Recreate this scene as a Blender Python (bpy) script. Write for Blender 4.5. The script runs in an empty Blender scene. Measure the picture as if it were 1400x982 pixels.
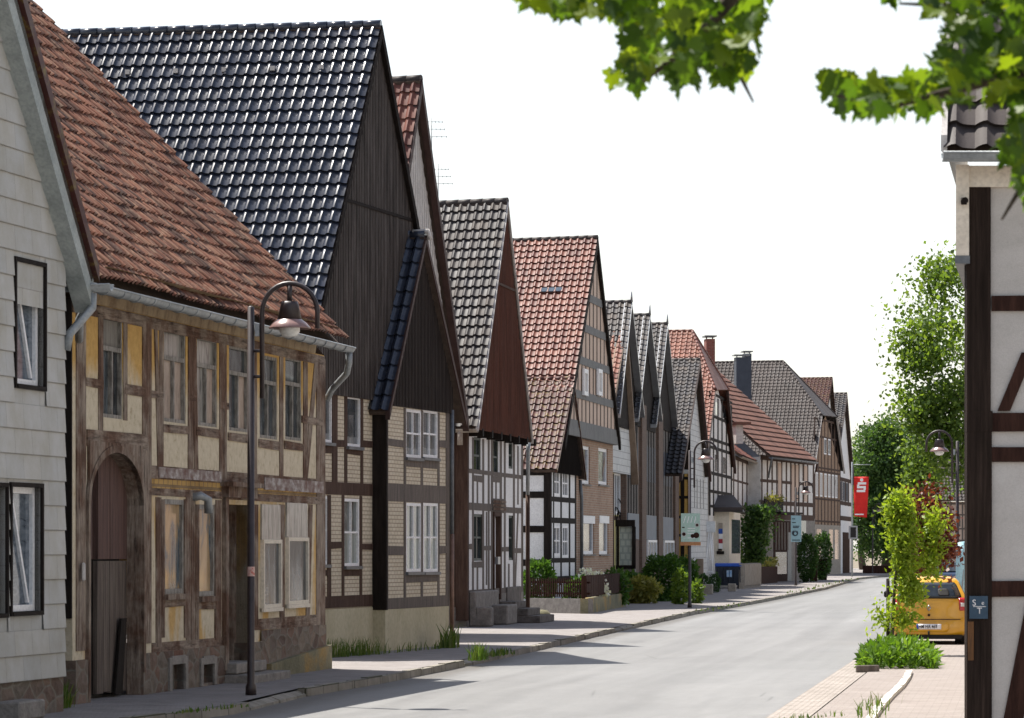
import bpy, bmesh, math, random
import numpy as np
from mathutils import Vector
sc = bpy.context.scene
COL = sc.collection
rnd = random.Random(7)
F, CX, HOR, EYE = 5000.0, 700.0, 750.0, 2.0     # focal length in photo pixels, horizon row, eye height
R = math.radians

# ---------------------------------------------------------------- measuring helpers (photo pixels -> metres on a real plane)
def gnd(px, gy, z=0.0):
    D = F*(EYE-z)/(gy-HOR)
    return Vector(((px-CX)/F*D, D, z))
def zat(py, D): return EYE+(HOR-py)*D/F
def vpdir(vp):
    v = Vector(((vp-CX)/F, 1.0)); return v.normalized()

class Wall:
    """a vertical plane: origin o, run direction d (u), outward normal n"""
    def __init__(s, o, d, n):
        s.o = Vector(o[:2]); s.d = Vector(d[:2]).normalized(); s.n = Vector(n[:2]).normalized()
    @staticmethod
    def street(px, gy, vp, z=0.0):
        d = vpdir(vp); return Wall(gnd(px, gy, z), d, (d.y, -d.x))
    def off(s, k): return Wall(s.o+s.n*k, s.d, s.n)
    def side(s, u):                       # the wall round the corner at u, facing back towards the viewer
        return Wall(s.o+s.d*u, s.n, -s.d)
    def u(s, px):
        rx = (px-CX)/F
        return (s.o.y*rx-s.o.x)/(s.d.x-s.d.y*rx)
    def D(s, u): return s.o.y+u*s.d.y
    def z(s, px, py): return zat(py, s.D(s.u(px)))
    def uz(s, px, py):
        u = s.u(px); return (u, zat(py, s.D(u)))
    def pt(s, u, z, out=0.0):
        p = s.o+s.d*u+s.n*out; return Vector((p.x, p.y, z))

# ---------------------------------------------------------------- objects
WL = {}
def tag(o, label=None, cat=None, group=None, kind=None):
    if label: o['label'] = label
    if cat: o['category'] = cat
    if group: o['group'] = group
    if kind: o['kind'] = kind
    return o
def thing(name, label, cat, loc, group=None):
    o = bpy.data.objects.new(name, None); COL.objects.link(o)
    o.location = loc; o.empty_display_size = .3; WL[o.name] = Vector(loc)
    return tag(o, label, cat, group)
def mesh_np(name, verts, faces, mat, parent=None, uv=None, smooth=False):
    """verts (N,3), faces (M,k) arrays; uv per loop (M*k,2)"""
    verts = np.asarray(verts, dtype=np.float32); faces = np.asarray(faces, dtype=np.int32)
    base = WL[parent.name] if parent is not None else None
    if base is not None: verts = verts-np.array(base, dtype=np.float32)
    me = bpy.data.meshes.new(name)
    me.vertices.add(len(verts)); me.vertices.foreach_set('co', verts.ravel())
    m, k = faces.shape
    me.loops.add(m*k); me.loops.foreach_set('vertex_index', faces.ravel())
    me.polygons.add(m); me.polygons.foreach_set('loop_start', np.arange(0, m*k, k, dtype=np.int32))
    me.polygons.foreach_set('loop_total', np.full(m, k, dtype=np.int32))
    if smooth: me.polygons.foreach_set('use_smooth', np.ones(m, dtype=bool))
    if uv is not None:
        l = me.uv_layers.new(name='UVMap'); l.data.foreach_set('uv', np.asarray(uv, dtype=np.float32).ravel())
    me.update(calc_edges=True); me.validate()
    return link(name, me, mat, parent)
def link(name, me, mat, parent=None):
    o = bpy.data.objects.new(name, me); COL.objects.link(o)
    for m in (mat if isinstance(mat, (list, tuple)) else [mat]): me.materials.append(m)
    if parent is not None:
        o.parent = parent; WL[o.name] = WL[parent.name]
    else: WL[o.name] = Vector((0, 0, 0))
    return o

class MB:
    """collects faces; uv in metres"""
    def __init__(s): s.v = []; s.f = []; s.uv = []; s.mi = []; s.sm = []; s.cut = []
    def face(s, pts, uvs=None, mi=0, sm=False):
        i = len(s.v); s.v += [tuple(p) for p in pts]; s.f.append(list(range(i, i+len(pts))))
        if uvs is None:
            p0 = Vector(pts[0]); e = (Vector(pts[1])-p0)
            nn = Vector((0, 0, 0))
            for k in range(1, len(pts)-1): nn += (Vector(pts[k])-p0).cross(Vector(pts[k+1])-p0)
            nn = nn.normalized() if nn.length > 0 else Vector((0, 0, 1))
            if abs(nn.z) > .8: a = Vector((1, 0, 0)); b = Vector((0, 1, 0))
            else:
                a = Vector((-nn.y, nn.x, 0)).normalized(); b = Vector((0, 0, 1))
            uvs = [(Vector(p).dot(a), Vector(p).dot(b)) for p in pts]
        s.uv += uvs; s.mi.append(mi); s.sm.append(sm)
    def prism(s, bottom, top, mi=0):
        s.cut.append(len(s.f))
        n = len(bottom)
        s.face(list(reversed(bottom)), mi=mi); s.face(top, mi=mi)
        for i in range(n):
            j = (i+1) % n; s.face([bottom[i], bottom[j], top[j], top[i]], mi=mi)
    def wpoly(s, W, uz, o0, o1, mi=0):    # polygon in the wall plane, from depth o0 to depth o1
        s.prism([W.pt(u, z, o0) for u, z in uz], [W.pt(u, z, o1) for u, z in uz], mi)
    def wbox(s, W, u0, u1, z0, z1, o0, o1, mi=0):
        s.wpoly(W, [(u0, z0), (u1, z0), (u1, z1), (u0, z1)], o0, o1, mi)
    def box(s, c, sx, sy, sz, rz=0.0, mi=0):   # c = base centre
        ca, sa = math.cos(rz), math.sin(rz)
        q = [(-sx/2, -sy/2), (sx/2, -sy/2), (sx/2, sy/2), (-sx/2, sy/2)]
        b = [(c[0]+x*ca-y*sa, c[1]+x*sa+y*ca, c[2]) for x, y in q]
        s.prism(b, [(x, y, z+sz) for x, y, z in b], mi)
    def tube(s, path, r, n=8, mi=0, caps=True):
        path = [Vector(p) for p in path]; rs = r if isinstance(r, (list, tuple)) else [r]*len(path)
        rings = []; up = None
        for i, p in enumerate(path):
            t = (path[min(i+1, len(path)-1)]-path[max(i-1, 0)]).normalized()
            if up is None: up = Vector((0, 0, 1)) if abs(t.z) < .9 else Vector((1, 0, 0))
            a = t.cross(up).normalized(); b = a.cross(t).normalized(); up = b
            rings.append([p+(a*math.cos(2*math.pi*k/n)+b*math.sin(2*math.pi*k/n))*rs[i] for k in range(n)])
        for i in range(len(rings)-1):
            for k in range(n):
                m = (k+1) % n
                s.face([rings[i][k], rings[i][m], rings[i+1][m], rings[i+1][k]], mi=mi, sm=True)
        if caps:
            s.face(list(reversed(rings[0])), mi=mi); s.face(rings[-1], mi=mi)
    def lathe(s, c, prof, n=20, mi=0):
        rings = [[(c[0]+r*math.cos(2*math.pi*k/n), c[1]+r*math.sin(2*math.pi*k/n), c[2]+z) for k in range(n)] for r, z in prof]
        for i in range(len(rings)-1):
            for k in range(n):
                m = (k+1) % n
                s.face([rings[i][k], rings[i][m], rings[i+1][m], rings[i+1][k]], mi=mi, sm=True)
    def each(s, name, mat, parent=None, bevel=0):
        """one object for every prism collected"""
        out = []; cuts = s.cut+[len(s.f)]
        for a, b in zip(cuts[:-1], cuts[1:]):
            m = MB()
            off_ = sum(len(f) for f in s.f[:a])
            for f in s.f[a:b]:
                m.face([s.v[i] for i in f], s.uv[off_:off_+len(f)]); off_ += len(f)
            out.append(m.build(name, mat, parent, bevel))
        return out
    def build(s, name, mat, parent=None, bevel=0):
        base = WL[parent.name] if parent is not None else Vector((0, 0, 0))
        me = bpy.data.meshes.new(name)
        me.from_pydata([tuple(Vector(p)-base) for p in s.v], [], s.f)
        l = me.uv_layers.new(name='UVMap')
        l.data.foreach_set('uv', np.array(s.uv, dtype=np.float32).ravel())
        me.polygons.foreach_set('material_index', np.array(s.mi, dtype=np.int32))
        me.polygons.foreach_set('use_smooth', np.array(s.sm, dtype=bool))
        bm = bmesh.new(); bm.from_mesh(me)
        bmesh.ops.remove_doubles(bm, verts=bm.verts, dist=1e-5)
        bmesh.ops.recalc_face_normals(bm, faces=bm.faces)
        bm.to_mesh(me); bm.free(); me.update()
        o = link(name, me, mat, parent)
        if bevel:
            md = o.modifiers.new('bevel', 'BEVEL'); md.width = bevel; md.segments = 1; md.limit_method = 'ANGLE'
        return o

# ---------------------------------------------------------------- materials
def C(*c): return (c[0], c[1], c[2], 1.0)
class Mt:
    def __init__(s, name):
        s.m = bpy.data.materials.new(name); s.m.use_nodes = True; s.t = s.m.node_tree
        s.b = s.t.nodes['Principled BSDF']; s.out = s.t.nodes['Material Output']
    def n(s, typ, attrs=None, **inp):
        x = s.t.nodes.new(typ)
        for k, v in (attrs or {}).items(): setattr(x, k, v)
        for k, v in inp.items():
            key = int(k[1:]) if k[0] == 'i' and k[1:].isdigit() else k.replace('_', ' ')
            if isinstance(v, bpy.types.NodeSocket): s.t.links.new(v, x.inputs[key])
            else: x.inputs[key].default_value = v
        return x
    def l(s, a, b): s.t.links.new(a, b)
    def coord(s, kind='Object', scale=(1, 1, 1)):
        tc = s.n('ShaderNodeTexCoord')
        mp = s.n('ShaderNodeMapping', Vector=tc.outputs[kind], Scale=scale)
        return mp.outputs[0]
    def ramp(s, fac, stops):
        r = s.n('ShaderNodeValToRGB', Fac=fac); e = r.color_ramp.elements
        e[0].position, e[0].color = stops[0][0], C(*stops[0][1])
        e[1].position, e[1].color = stops[-1][0], C(*stops[-1][1])
        for p, c in stops[1:-1]:
            k = e.new(p); k.color = C(*c)
        return r.outputs[0]
    def mix(s, fac, a, b, mode='MIX'):
        x = s.n('ShaderNodeMix', {'data_type': 'RGBA', 'blend_type': mode})
        for sock, v in ((x.inputs[0], fac), (x.inputs[6], a), (x.inputs[7], b)):
            if isinstance(v, bpy.types.NodeSocket): s.l(v, sock)
            else: sock.default_value = v if not isinstance(v, tuple) or len(v) == 4 else C(*v)
        return x.outputs[2]
    def bump(s, h, strength=.3, dist=.02, prev=None):
        x = s.n('ShaderNodeBump', Strength=strength, Distance=dist, Height=h)
        if prev: s.l(prev, x.inputs['Normal'])
        return x.outputs[0]
    def fin(s, col, rough=.8, normal=None, spec=.3, metal=0.0, coat=0.0):
        if isinstance(col, bpy.types.NodeSocket): s.l(col, s.b.inputs['Base Color'])
        else: s.b.inputs['Base Color'].default_value = C(*col)
        if isinstance(rough, bpy.types.NodeSocket): s.l(rough, s.b.inputs['Roughness'])
        else: s.b.inputs['Roughness'].default_value = rough
        s.b.inputs['Specular IOR Level'].default_value = spec
        s.b.inputs['Metallic'].default_value = metal
        s.b.inputs['Coat Weight'].default_value = coat
        if normal: s.l(normal, s.b.inputs['Normal'])
        return s.m

def noisy(name, stops, scale=(1, 1, 1), ns=4.0, rough=.85, bump=.3, bdist=.02, spec=.3, metal=0.0, fine=25.0, coat=0.0):
    m = Mt(name); co = m.coord('Object', scale)
    a = m.n('ShaderNodeTexNoise', Vector=co, Scale=ns, Detail=8.0, Roughness=.62)
    f = m.n('ShaderNodeTexNoise', Vector=co, Scale=fine, Detail=4.0)
    col = m.ramp(a.outputs[0], stops)
    col = m.mix(.35, col, m.ramp(f.outputs[0], [(.25, (.35, .35, .35)), (.6, (1, 1, 1))]), 'MULTIPLY')
    nm = m.bump(f.outputs[0], bump, bdist) if bump else None
    return m.fin(col, rough, nm, spec, metal, coat)

def tilemat(name, cols, rough=.5, spec=.5, lichen=None, lichen_amt=.5, coat=0.0):
    m = Mt(name); tc = m.n('ShaderNodeTexCoord')
    fl = m.n('ShaderNodeVectorMath', {'operation': 'FLOOR'}, i0=tc.outputs['UV'])
    wn = m.n('ShaderNodeTexWhiteNoise', {'noise_dimensions': '2D'}, Vector=fl.outputs[0])
    n = len(cols)
    col = m.ramp(wn.outputs[0], [(i/(n-1), c) for i, c in enumerate(cols)])
    big = m.n('ShaderNodeTexNoise', Vector=tc.outputs['Object'], Scale=.55, Detail=5.0)
    col = m.mix(.55, col, m.ramp(big.outputs[0], [(.3, (.45, .45, .45)), (.7, (1, 1, 1))]), 'MULTIPLY')
    if lichen:
        ln = m.n('ShaderNodeTexNoise', Vector=tc.outputs['Object'], Scale=6.0, Detail=8.0, Roughness=.7)
        k = m.ramp(ln.outputs[0], [(.52, (0, 0, 0)), (.66, (lichen_amt,)*3)])
        col = m.mix(k, col, C(*lichen))
    fn = m.n('ShaderNodeTexNoise', Vector=tc.outputs['Object'], Scale=30.0, Detail=4.0)
    ro = m.n('ShaderNodeMapRange', i0=wn.outputs[0], i3=rough-.04, i4=rough+.07)
    return m.fin(col, ro.outputs[0], m.bump(fn.outputs[0], .25 if rough > .6 else .05, .01 if rough > .6 else .004), spec, 0.0, coat)

def brickmat(name, c1, c2, mortar, bw, bh, ms=.012, rough=.85, bump=.5, stops=None, vein=.5, offset=.5):
    m = Mt(name); tc = m.n('ShaderNodeTexCoord')
    b = m.n('ShaderNodeTexBrick', {'offset': offset}, Vector=tc.outputs['UV'], Color1=C(*c1), Color2=C(*c2), Mortar=C(*mortar),
            Scale=1.0, Mortar_Size=ms, Mortar_Smooth=.15, Bias=0.0, Brick_Width=bw, Row_Height=bh)
    no = m.n('ShaderNodeTexNoise', Vector=tc.outputs['Object'], Scale=1.6, Detail=9.0, Roughness=.65)
    col = m.mix(vein, b.outputs[0], m.ramp(no.outputs[0], stops or [(.3, (.55, .52, .48)), (.65, (1, 1, 1))]), 'MULTIPLY')
    fn = m.n('ShaderNodeTexNoise', Vector=tc.outputs['Object'], Scale=40.0, Detail=4.0)
    inv = m.n('ShaderNodeMath', {'operation': 'SUBTRACT'}, i0=1.0, i1=b.outputs[1])
    nm = m.bump(inv.outputs[0], bump, .02); nm = m.bump(fn.outputs[0], .25, .01, nm)
    return m.fin(col, rough, nm, .3)

def panemat(name, stops, ns=2.0, scale=(1, 1, 1), rough=.06, coat=0.0, spec=.6):
    m = Mt(name); co = m.coord('Object', scale)
    a = m.n('ShaderNodeTexNoise', Vector=co, Scale=ns, Detail=3.0, Distortion=.8)
    w = m.n('ShaderNodeTexNoise', Vector=co, Scale=1.5, Detail=1.0)
    return m.fin(m.ramp(a.outputs[0], stops), rough, m.bump(w.outputs[0], .06, .05), spec, 0.0, coat)

def leafmat(name, cols, trans=.45, rough=.5, tint=(1.3, 1.25, .55)):
    m = Mt(name); tc = m.n('ShaderNodeTexCoord')
    sp = m.n('ShaderNodeSeparateXYZ', i0=tc.outputs['UV'])
    n = len(cols)
    col = m.ramp(sp.outputs[0], [(i/(n-1), c) for i, c in enumerate(cols)])
    m.fin(col, rough, None, .35)
    tr = m.n('ShaderNodeBsdfTranslucent')
    m.l(m.mix(1.0, col, C(*tint), 'MULTIPLY'), tr.inputs[0])
    mx = m.n('ShaderNodeMixShader', i0=trans, i1=m.b.outputs[0], i2=tr.outputs[0])
    m.l(mx.outputs[0], m.out.inputs[0]); return m.m
# ---------------------------------------------------------------- the material library (surface colours)
WOODV = (3, 3, .35)
M = {}
def oldoak(name, sc_):
    m = Mt(name); co = m.coord('Object', sc_); tc = m.n('ShaderNodeTexCoord')
    g = m.n('ShaderNodeTexNoise', Vector=co, Scale=3.2, Detail=8.0, Roughness=.72)
    p = m.n('ShaderNodeTexNoise', Vector=tc.outputs['Object'], Scale=1.1, Detail=5.0, Roughness=.65)
    grey = m.ramp(g.outputs[0], [(.3, (.07, .056, .048)), (.48, (.225, .178, .142)), (.7, (.40, .335, .275))])
    red = m.ramp(g.outputs[0], [(.3, (.035, .018, .014)), (.5, (.115, .066, .045)), (.7, (.21, .135, .10))])
    col = m.mix(m.ramp(p.outputs[0], [(.42, (0, 0, 0)), (.58, (1, 1, 1))]), grey, red)
    cr = m.ramp(g.outputs[0], [(.30, (.25, .25, .25)), (.38, (1, 1, 1))])
    col = m.mix(.8, col, cr, 'MULTIPLY')
    return m.fin(col, .92, m.bump(g.outputs[0], .7, .03), .15)
M['timber_old'] = oldoak('weathered_oak', (5, 5, .7))
M['clay'] = brickmat('ochre_clay_bricks', (.44, .27, .085), (.52, .34, .12), (.25, .17, .09), .24, .12, .02, .95, .8, [(.3, (.45, .4, .35)), (.62, (1, 1, 1))], .8)
M['timber_old_rail'] = oldoak('weathered_oak_rail', (.7, .7, 6))
M['timber_brown'] = noisy('brown_timber', [(.3, (.045, .026, .019)), (.7, (.105, .066, .05))], WOODV, 4, .85, .4, spec=.15)
M['timber_grey'] = noisy('grey_timber', [(.3, (.085, .07, .06)), (.7, (.18, .15, .13))], WOODV, 4, .85, .4)
M['timber_black'] = noisy('black_timber', [(.3, (.009, .007, .006)), (.7, (.026, .02, .017))], WOODV, 4, .8, .3, spec=.12)
M['timber_red'] = noisy('dark_red_brown_timber', [(.3, (.018, .008, .006)), (.7, (.062, .029, .021))], WOODV, 4, .85, .4, spec=.12)
M['clad_black'] = noisy('black_boards', [(.3, (.020, .015, .013)), (.7, (.055, .043, .038))], (6, 6, .25), 3, .8, .3, spec=.12)
M['clad_black2'] = noisy('black_boards_dark', [(.3, (.008, .006, .005)), (.7, (.022, .016, .014))], (6, 6, .25), 3, .8, .3, spec=.1)
M['clad_red'] = noisy('red_brown_boards', [(.3, (.07, .024, .014)), (.7, (.18, .062, .036))], (6, 6, .25), 3, .7, .3)
M['batten'] = noisy('grey_batten', [(.28, (.025, .02, .018)), (.5, (.075, .062, .056)), (.75, (.15, .13, .12))], (3, 3, .3), 2.2, .7, .2, spec=.15)
M['plaster_white'] = noisy('white_plaster', [(.25, (.70, .69, .68)), (.6, (.82, .81, .80))], (1, 1, 1), 2, .9, .25, .01)
M['plaster_cream'] = noisy('cream_plaster', [(.25, (.62, .55, .45)), (.6, (.74, .67, .56))], (1, 1, 1), 2, .9, .25, .01)
M['plaster_beige'] = noisy('beige_panel', [(.25, (.48, .36, .28)), (.6, (.60, .46, .37))], (3, 3, .4), 2, .85, .2, .01)
M['plaster_greyed'] = noisy('greyed_white_plaster', [(.25, (.56, .54, .51)), (.6, (.72, .70, .67))], (1, 1, 1), 3, .9, .4, .01)  # plaster in a slightly greyer white
M['plaster_yellow'] = noisy('yellow_plaster', [(.25, (.50, .42, .16)), (.6, (.62, .55, .26))], (1, 1, 1), 2, .9, .2, .01)
M['ochre'] = noisy('ochre_plaster', [(.25, (.45, .26, .07)), (.6, (.56, .35, .10))], (1, 1, 1), 2, .9, .2, .01)
M['plinth'] = noisy('sand_render', [(.3, (.43, .38, .25)), (.6, (.52, .47, .33))], (1, 1, .5), 1.5, .9, .2, .01)
M['slate_white'] = brickmat('pale_slate_shingle', (.50, .51, .51), (.58, .58, .57), (.25, .25, .25), .5, .26, .012, .7, .5, None, .3)
M['shingle'] = brickmat('fibre_cement_shingle', (.42, .425, .42), (.47, .465, .445), (.34, .335, .32), .62, .30, .006, .75, .6,
                        [(.3, (.72, .67, .56)), (.62, (1, 1, 1))], .75)
M['brick_cream'] = brickmat('cream_brick', (.56, .49, .37), (.62, .55, .43), (.33, .27, .20), .22, .078, .010, .85, .5, [(.3, (.8, .77, .72)), (.6, (1, 1, 1))], .5)
M['brick_brown'] = brickmat('brown_brick', (.30, .17, .11), (.39, .25, .17), (.40, .34, .28), .24, .083, .012)
M['brick_timber'] = brickmat('brick_between_timbers', (.25, .14, .08), (.33, .20, .12), (.30, .24, .18), .24, .083, .012)
M['brick_dark'] = brickmat('dark_brick', (.13, .085, .065), (.17, .11, .085), (.15, .12, .10), .24, .083, .012)
M['stone_red'] = brickmat('red_sandstone_rubble', (.28, .16, .115), (.34, .25, .18), (.20, .17, .14), .38, .17, .03, .9, 1.0, [(.3, (.45, .40, .36)), (.65, (1.1, 1, .95))], .8, .37)
def rubble(name, cols, mortar, sc_):
    m = Mt(name); tc = m.n('ShaderNodeTexCoord'); mp = m.n('ShaderNodeMapping', Vector=tc.outputs['UV'], Scale=(1, 1.7, 1))
    wv = m.n('ShaderNodeTexNoise', Vector=mp.outputs[0], Scale=3.0, Detail=3.0)
    ad = m.n('ShaderNodeMix', {'data_type': 'VECTOR'}); ad.inputs[0].default_value = .12; m.l(mp.outputs[0], ad.inputs[4]); m.l(wv.outputs[1], ad.inputs[5])
    c = m.n('ShaderNodeTexVoronoi', {'feature': 'F1', 'voronoi_dimensions': '2D'}, Vector=ad.outputs[1], Scale=sc_)
    e = m.n('ShaderNodeTexVoronoi', {'feature': 'DISTANCE_TO_EDGE', 'voronoi_dimensions': '2D'}, Vector=ad.outputs[1], Scale=sc_)
    sp = m.n('ShaderNodeSeparateColor', i0=c.outputs['Color']); col = m.ramp(sp.outputs[0], [(i/(len(cols)-1), q) for i, q in enumerate(cols)])
    k = m.ramp(e.outputs[0], [(.03, (1, 1, 1)), (.09, (0, 0, 0))]); col = m.mix(k, col, C(*mortar))
    no = m.n('ShaderNodeTexNoise', Vector=tc.outputs['Object'], Scale=9.0, Detail=8.0, Roughness=.7)
    col = m.mix(.7, col, m.ramp(no.outputs[0], [(.3, (.5, .48, .45)), (.65, (1, 1, 1))]), 'MULTIPLY')
    nm = m.bump(e.outputs[0], .8, .06); nm = m.bump(no.outputs[0], .6, .03, nm)
    return m.fin(col, .92, nm, .2)
M['stone_red'] = rubble('red_sandstone_rubble', [(.115, .08, .066), (.20, .14, .11), (.15, .125, .105), (.24, .195, .155), (.17, .09, .065)], (.20, .18, .15), 3.0)
M['hr_plaster'] = noisy('grey_white_plaster', [(.25, (.43, .41, .38)), (.5, (.49, .465, .435)), (.7, (.53, .51, .48))], (1, 1, 2.2), 1.4, .9, .15, .01, fine=90)
M['stone_grey'] = noisy('grey_sandstone', [(.3, (.16, .145, .13)), (.7, (.30, .275, .25))], (1, 1, 1), 5, .9, .6, .02)
M['stone_warm'] = noisy('warm_concrete', [(.3, (.26, .22, .18)), (.7, (.42, .37, .31))], (1, 1, 1), 4, .9, .5, .02)
M['white_paint'] = noisy('white_window_paint', [(.2, (.76, .76, .77)), (.6, (.85, .85, .86))], (1, 1, 1), 3, .45, .05, .005, .5)
M['old_paint'] = noisy('flaked_grey_paint', [(.35, (.13, .115, .10)), (.62, (.34, .32, .29))], (4, 4, 1), 5, .8, .5, .01)
M['green_paint'] = noisy('dark_green_paint', [(.3, (.05, .065, .055)), (.7, (.09, .105, .09))], (4, 4, 1), 5, .6, .2, .01)
M['zinc'] = noisy('weathered_zinc', [(.3, (.22, .24, .25)), (.7, (.36, .38, .39))], (1, 1, 1), 5, .5, .1, .01, .5, .3)
M['zinc_dark'] = noisy('dark_zinc', [(.3, (.10, .11, .12)), (.7, (.17, .18, .19))], (1, 1, 1), 5, .5, .1, .01, .5, .3)
M['copper'] = noisy('brown_pipe', [(.3, (.16, .09, .06)), (.7, (.24, .14, .10))], (1, 1, 1), 5, .5, .1, .01, .5, .2)
M['lamp_metal'] = noisy('dark_brown_lamp_paint', [(.3, (.022, .014, .014)), (.7, (.042, .028, .028))], (1, 1, 1), 5, .45, .05, .005, .5)
M['lamp_shade'] = noisy('lamp_shade_enamel', [(.3, (.20, .12, .11)), (.7, (.28, .17, .15))], (1, 1, 1), 5, .28, .02, .005, .6)
M['opal'] = noisy('opal_glass', [(.3, (.66, .66, .64)), (.7, (.76, .76, .73))], (1, 1, 1), 5, .2, 0, .005, .5)
M['soffit'] = noisy('stained_eave_render', [(.3, (.16, .10, .055)), (.5, (.32, .24, .15)), (.72, (.40, .31, .19))], (2, 2, 1), 2.2, .95, .5, .02)
M['oldwhite_band'] = noisy('flaking_limewash', [(.35, (.17, .10, .085)), (.5, (.28, .23, .21)), (.62, (.44, .41, .39))], (1.5, 1.5, 2.5), 3, .95, .5, .02)
M['dark'] = noisy('dark_opening', [(.3, (.012, .011, .011)), (.7, (.025, .022, .02))], (1, 1, 1), 3, .7, .1)
M['moss_cement'] = noisy('mossy_cement', [(.3, (.10, .10, .06)), (.5, (.21, .19, .12)), (.66, (.36, .22, .06))], (.7, .7, .9), 1.3, .95, .5, .02)
M['gate_wood'] = noisy('grey_brown_gate_boards', [(.3, (.06, .042, .035)), (.55, (.145, .115, .095)), (.75, (.21, .175, .145))], (7, 7, .35), 2.6, .85, .6, .02)
M['gate_red'] = noisy('faded_red_door_paint', [(.3, (.055, .03, .026)), (.7, (.15, .085, .07))], (7, 7, .35), 2.6, .8, .4, .02)
M['door_grey'] = noisy('grey_door', [(.3, (.13, .12, .105)), (.7, (.24, .225, .20))], (6, 6, .5), 3, .75, .3, .01)
M['pane_dark'] = panemat('dark_window_glass', [(.35, (.012, .015, .018)), (.7, (.05, .06, .07))])
M['pane_old'] = panemat('old_rippled_glass', [(.32, (.018, .022, .026)), (.5, (.05, .062, .07)), (.7, (.13, .15, .16))], 2.4, (2, 2, .8), .14, 0, .35)
M['pane_board'] = noisy('boarded_pane', [(.3, (.24, .185, .145)), (.5, (.38, .295, .235)), (.72, (.48, .39, .32))], (1.5, 1.5, .6), 3, .55, .1, .01, .4)
M['pane_foil'] = panemat('foil_behind_glass', [(.3, (.13, .125, .115)), (.5, (.30, .29, .265)), (.7, (.40, .39, .36))], 2.5, (3, 3, .8), .18, 0, .5)
M['pane_warm'] = panemat('glass_painted_reflection', [(.30, (.03, .035, .04)), (.46, (.10, .13, .15)), (.56, (.36, .25, .14)), (.72, (.46, .33, .19))], 1.5, (1.3, 1.3, .7), .1, 0, .5)  # warm reflection of the street painted into the pane colour
M['pane_curtain'] = panemat('glass_over_net_curtain', [(.3, (.10, .13, .12)), (.5, (.24, .28, .26)), (.72, (.36, .40, .37))], 5.0, (5, 5, .3), .1, 0, .5)
def curtainpane(name, dark, pale, level, sheer):
    m = Mt(name); tc = m.n('ShaderNodeTexCoord'); sp = m.n('ShaderNodeSeparateXYZ', i0=tc.outputs['Generated'])
    no = m.n('ShaderNodeTexNoise', Vector=m.coord('Object', (9, 9, .35)), Scale=2.2, Detail=3.0, Distortion=.4)
    ro = m.n('ShaderNodeTexNoise', Vector=m.coord('Object', (1, 1, 1)), Scale=1.7, Detail=2.0)
    cur = m.ramp(no.outputs[0], [(.3, tuple(c*.45 for c in pale)), (.68, pale)])
    room = m.ramp(ro.outputs[0], [(.35, dark), (.7, tuple(c*4+.01 for c in dark))])
    hgt = m.n('ShaderNodeMath', {'operation': 'MULTIPLY_ADD'}, i0=no.outputs[0], i1=.10, i2=sp.outputs[2])
    k = m.ramp(hgt.outputs[0], [(level, (1, 1, 1)), (level+.02, (sheer,)*3)])
    return m.fin(m.mix(k, room, cur), .06, m.bump(ro.outputs[0], .05, .05), .55)
M['pane_curtain'] = curtainpane('glass_over_half_curtain', (.02, .025, .025), (.40, .44, .40), .56, .30)
M['pane_room'] = curtainpane('glass_over_sheer_curtain', (.014, .016, .018), (.24, .25, .25), .22, .22)
M['glass_tile'] = noisy('dull_glass_tile', [(.3, (.06, .08, .11)), (.7, (.10, .125, .16))], rough=.95, bump=0, spec=.05)
M['beam_grey'] = noisy('grey_green_beam', [(.3, (.125, .125, .122)), (.7, (.215, .213, .208))], WOODV, 3, .8, .2)
M['stone_dark'] = noisy('dark_worn_stone', [(.3, (.085, .075, .068)), (.7, (.19, .17, .155))], (1, 1, 1), 5, .9, .6, .02)
M['pane_blue'] = panemat('glass_over_blind', [(.3, (.05, .065, .085)), (.7, (.17, .20, .235))], 3.0, (1, 1, 4), .1, 0, .5)
M['tile_old'] = tilemat('old_clay_tiles', [(.085, .04, .028), (.18, .072, .044), (.225, .098, .06), (.125, .054, .037), (.048, .028, .024), (.27, .14, .09)], .8, .2, (.30, .215, .15), .5)
M['tile_blue'] = tilemat('glazed_blue_black_tiles', [(.022, .027, .043), (.032, .038, .057), (.026, .031, .048), (.018, .022, .034)], .21, .48, (.07, .07, .065), .35)
M['tile_grey'] = tilemat('weathered_grey_tiles', [(.034, .032, .036), (.058, .052, .05), (.042, .038, .039), (.08, .066, .058)], .56, .22, (.12, .10, .085), .4)
M['tile_red'] = tilemat('red_brown_tiles', [(.13, .045, .033), (.19, .072, .05), (.155, .056, .04), (.10, .036, .029)], .46, .22)
M['tile_darkred'] = tilemat('dark_red_tiles', [(.055, .021, .019), (.08, .029, .025), (.064, .024, .021)], .5, .2, (.30, .25, .04), .35)
M['tile_orange'] = tilemat('orange_red_tiles', [(.16, .056, .036), (.205, .078, .05), (.13, .047, .032)], .6, .3)
M['tile_plain'] = tilemat('plain_red_tiles', [(.13, .062, .045), (.175, .085, .062), (.15, .072, .052), (.105, .052, .04)], .8, .2)
M['tile_brown'] = tilemat('brown_grey_tiles', [(.045, .037, .036), (.07, .056, .052), (.055, .045, .042)], .62, .2)
M['under'] = noisy('roof_boarding', [(.3, (.05, .035, .028)), (.7, (.10, .07, .055))], (2, 2, 2), 3, .9, .2)
M['verge_white'] = noisy('pale_verge', [(.3, (.42, .39, .37)), (.7, (.58, .55, .52))], (2, 2, 2), 3, .6, .1)
M['verge_tan'] = noisy('tan_soffit', [(.3, (.20, .145, .105)), (.7, (.28, .21, .16))], (2, 2, .4), 3, .8, .2)
M['board_grey'] = noisy('grey_bargeboard', [(.3, (.26, .29, .285)), (.7, (.40, .43, .42))], (1, 1, 1), 3, .7, .2)
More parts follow.
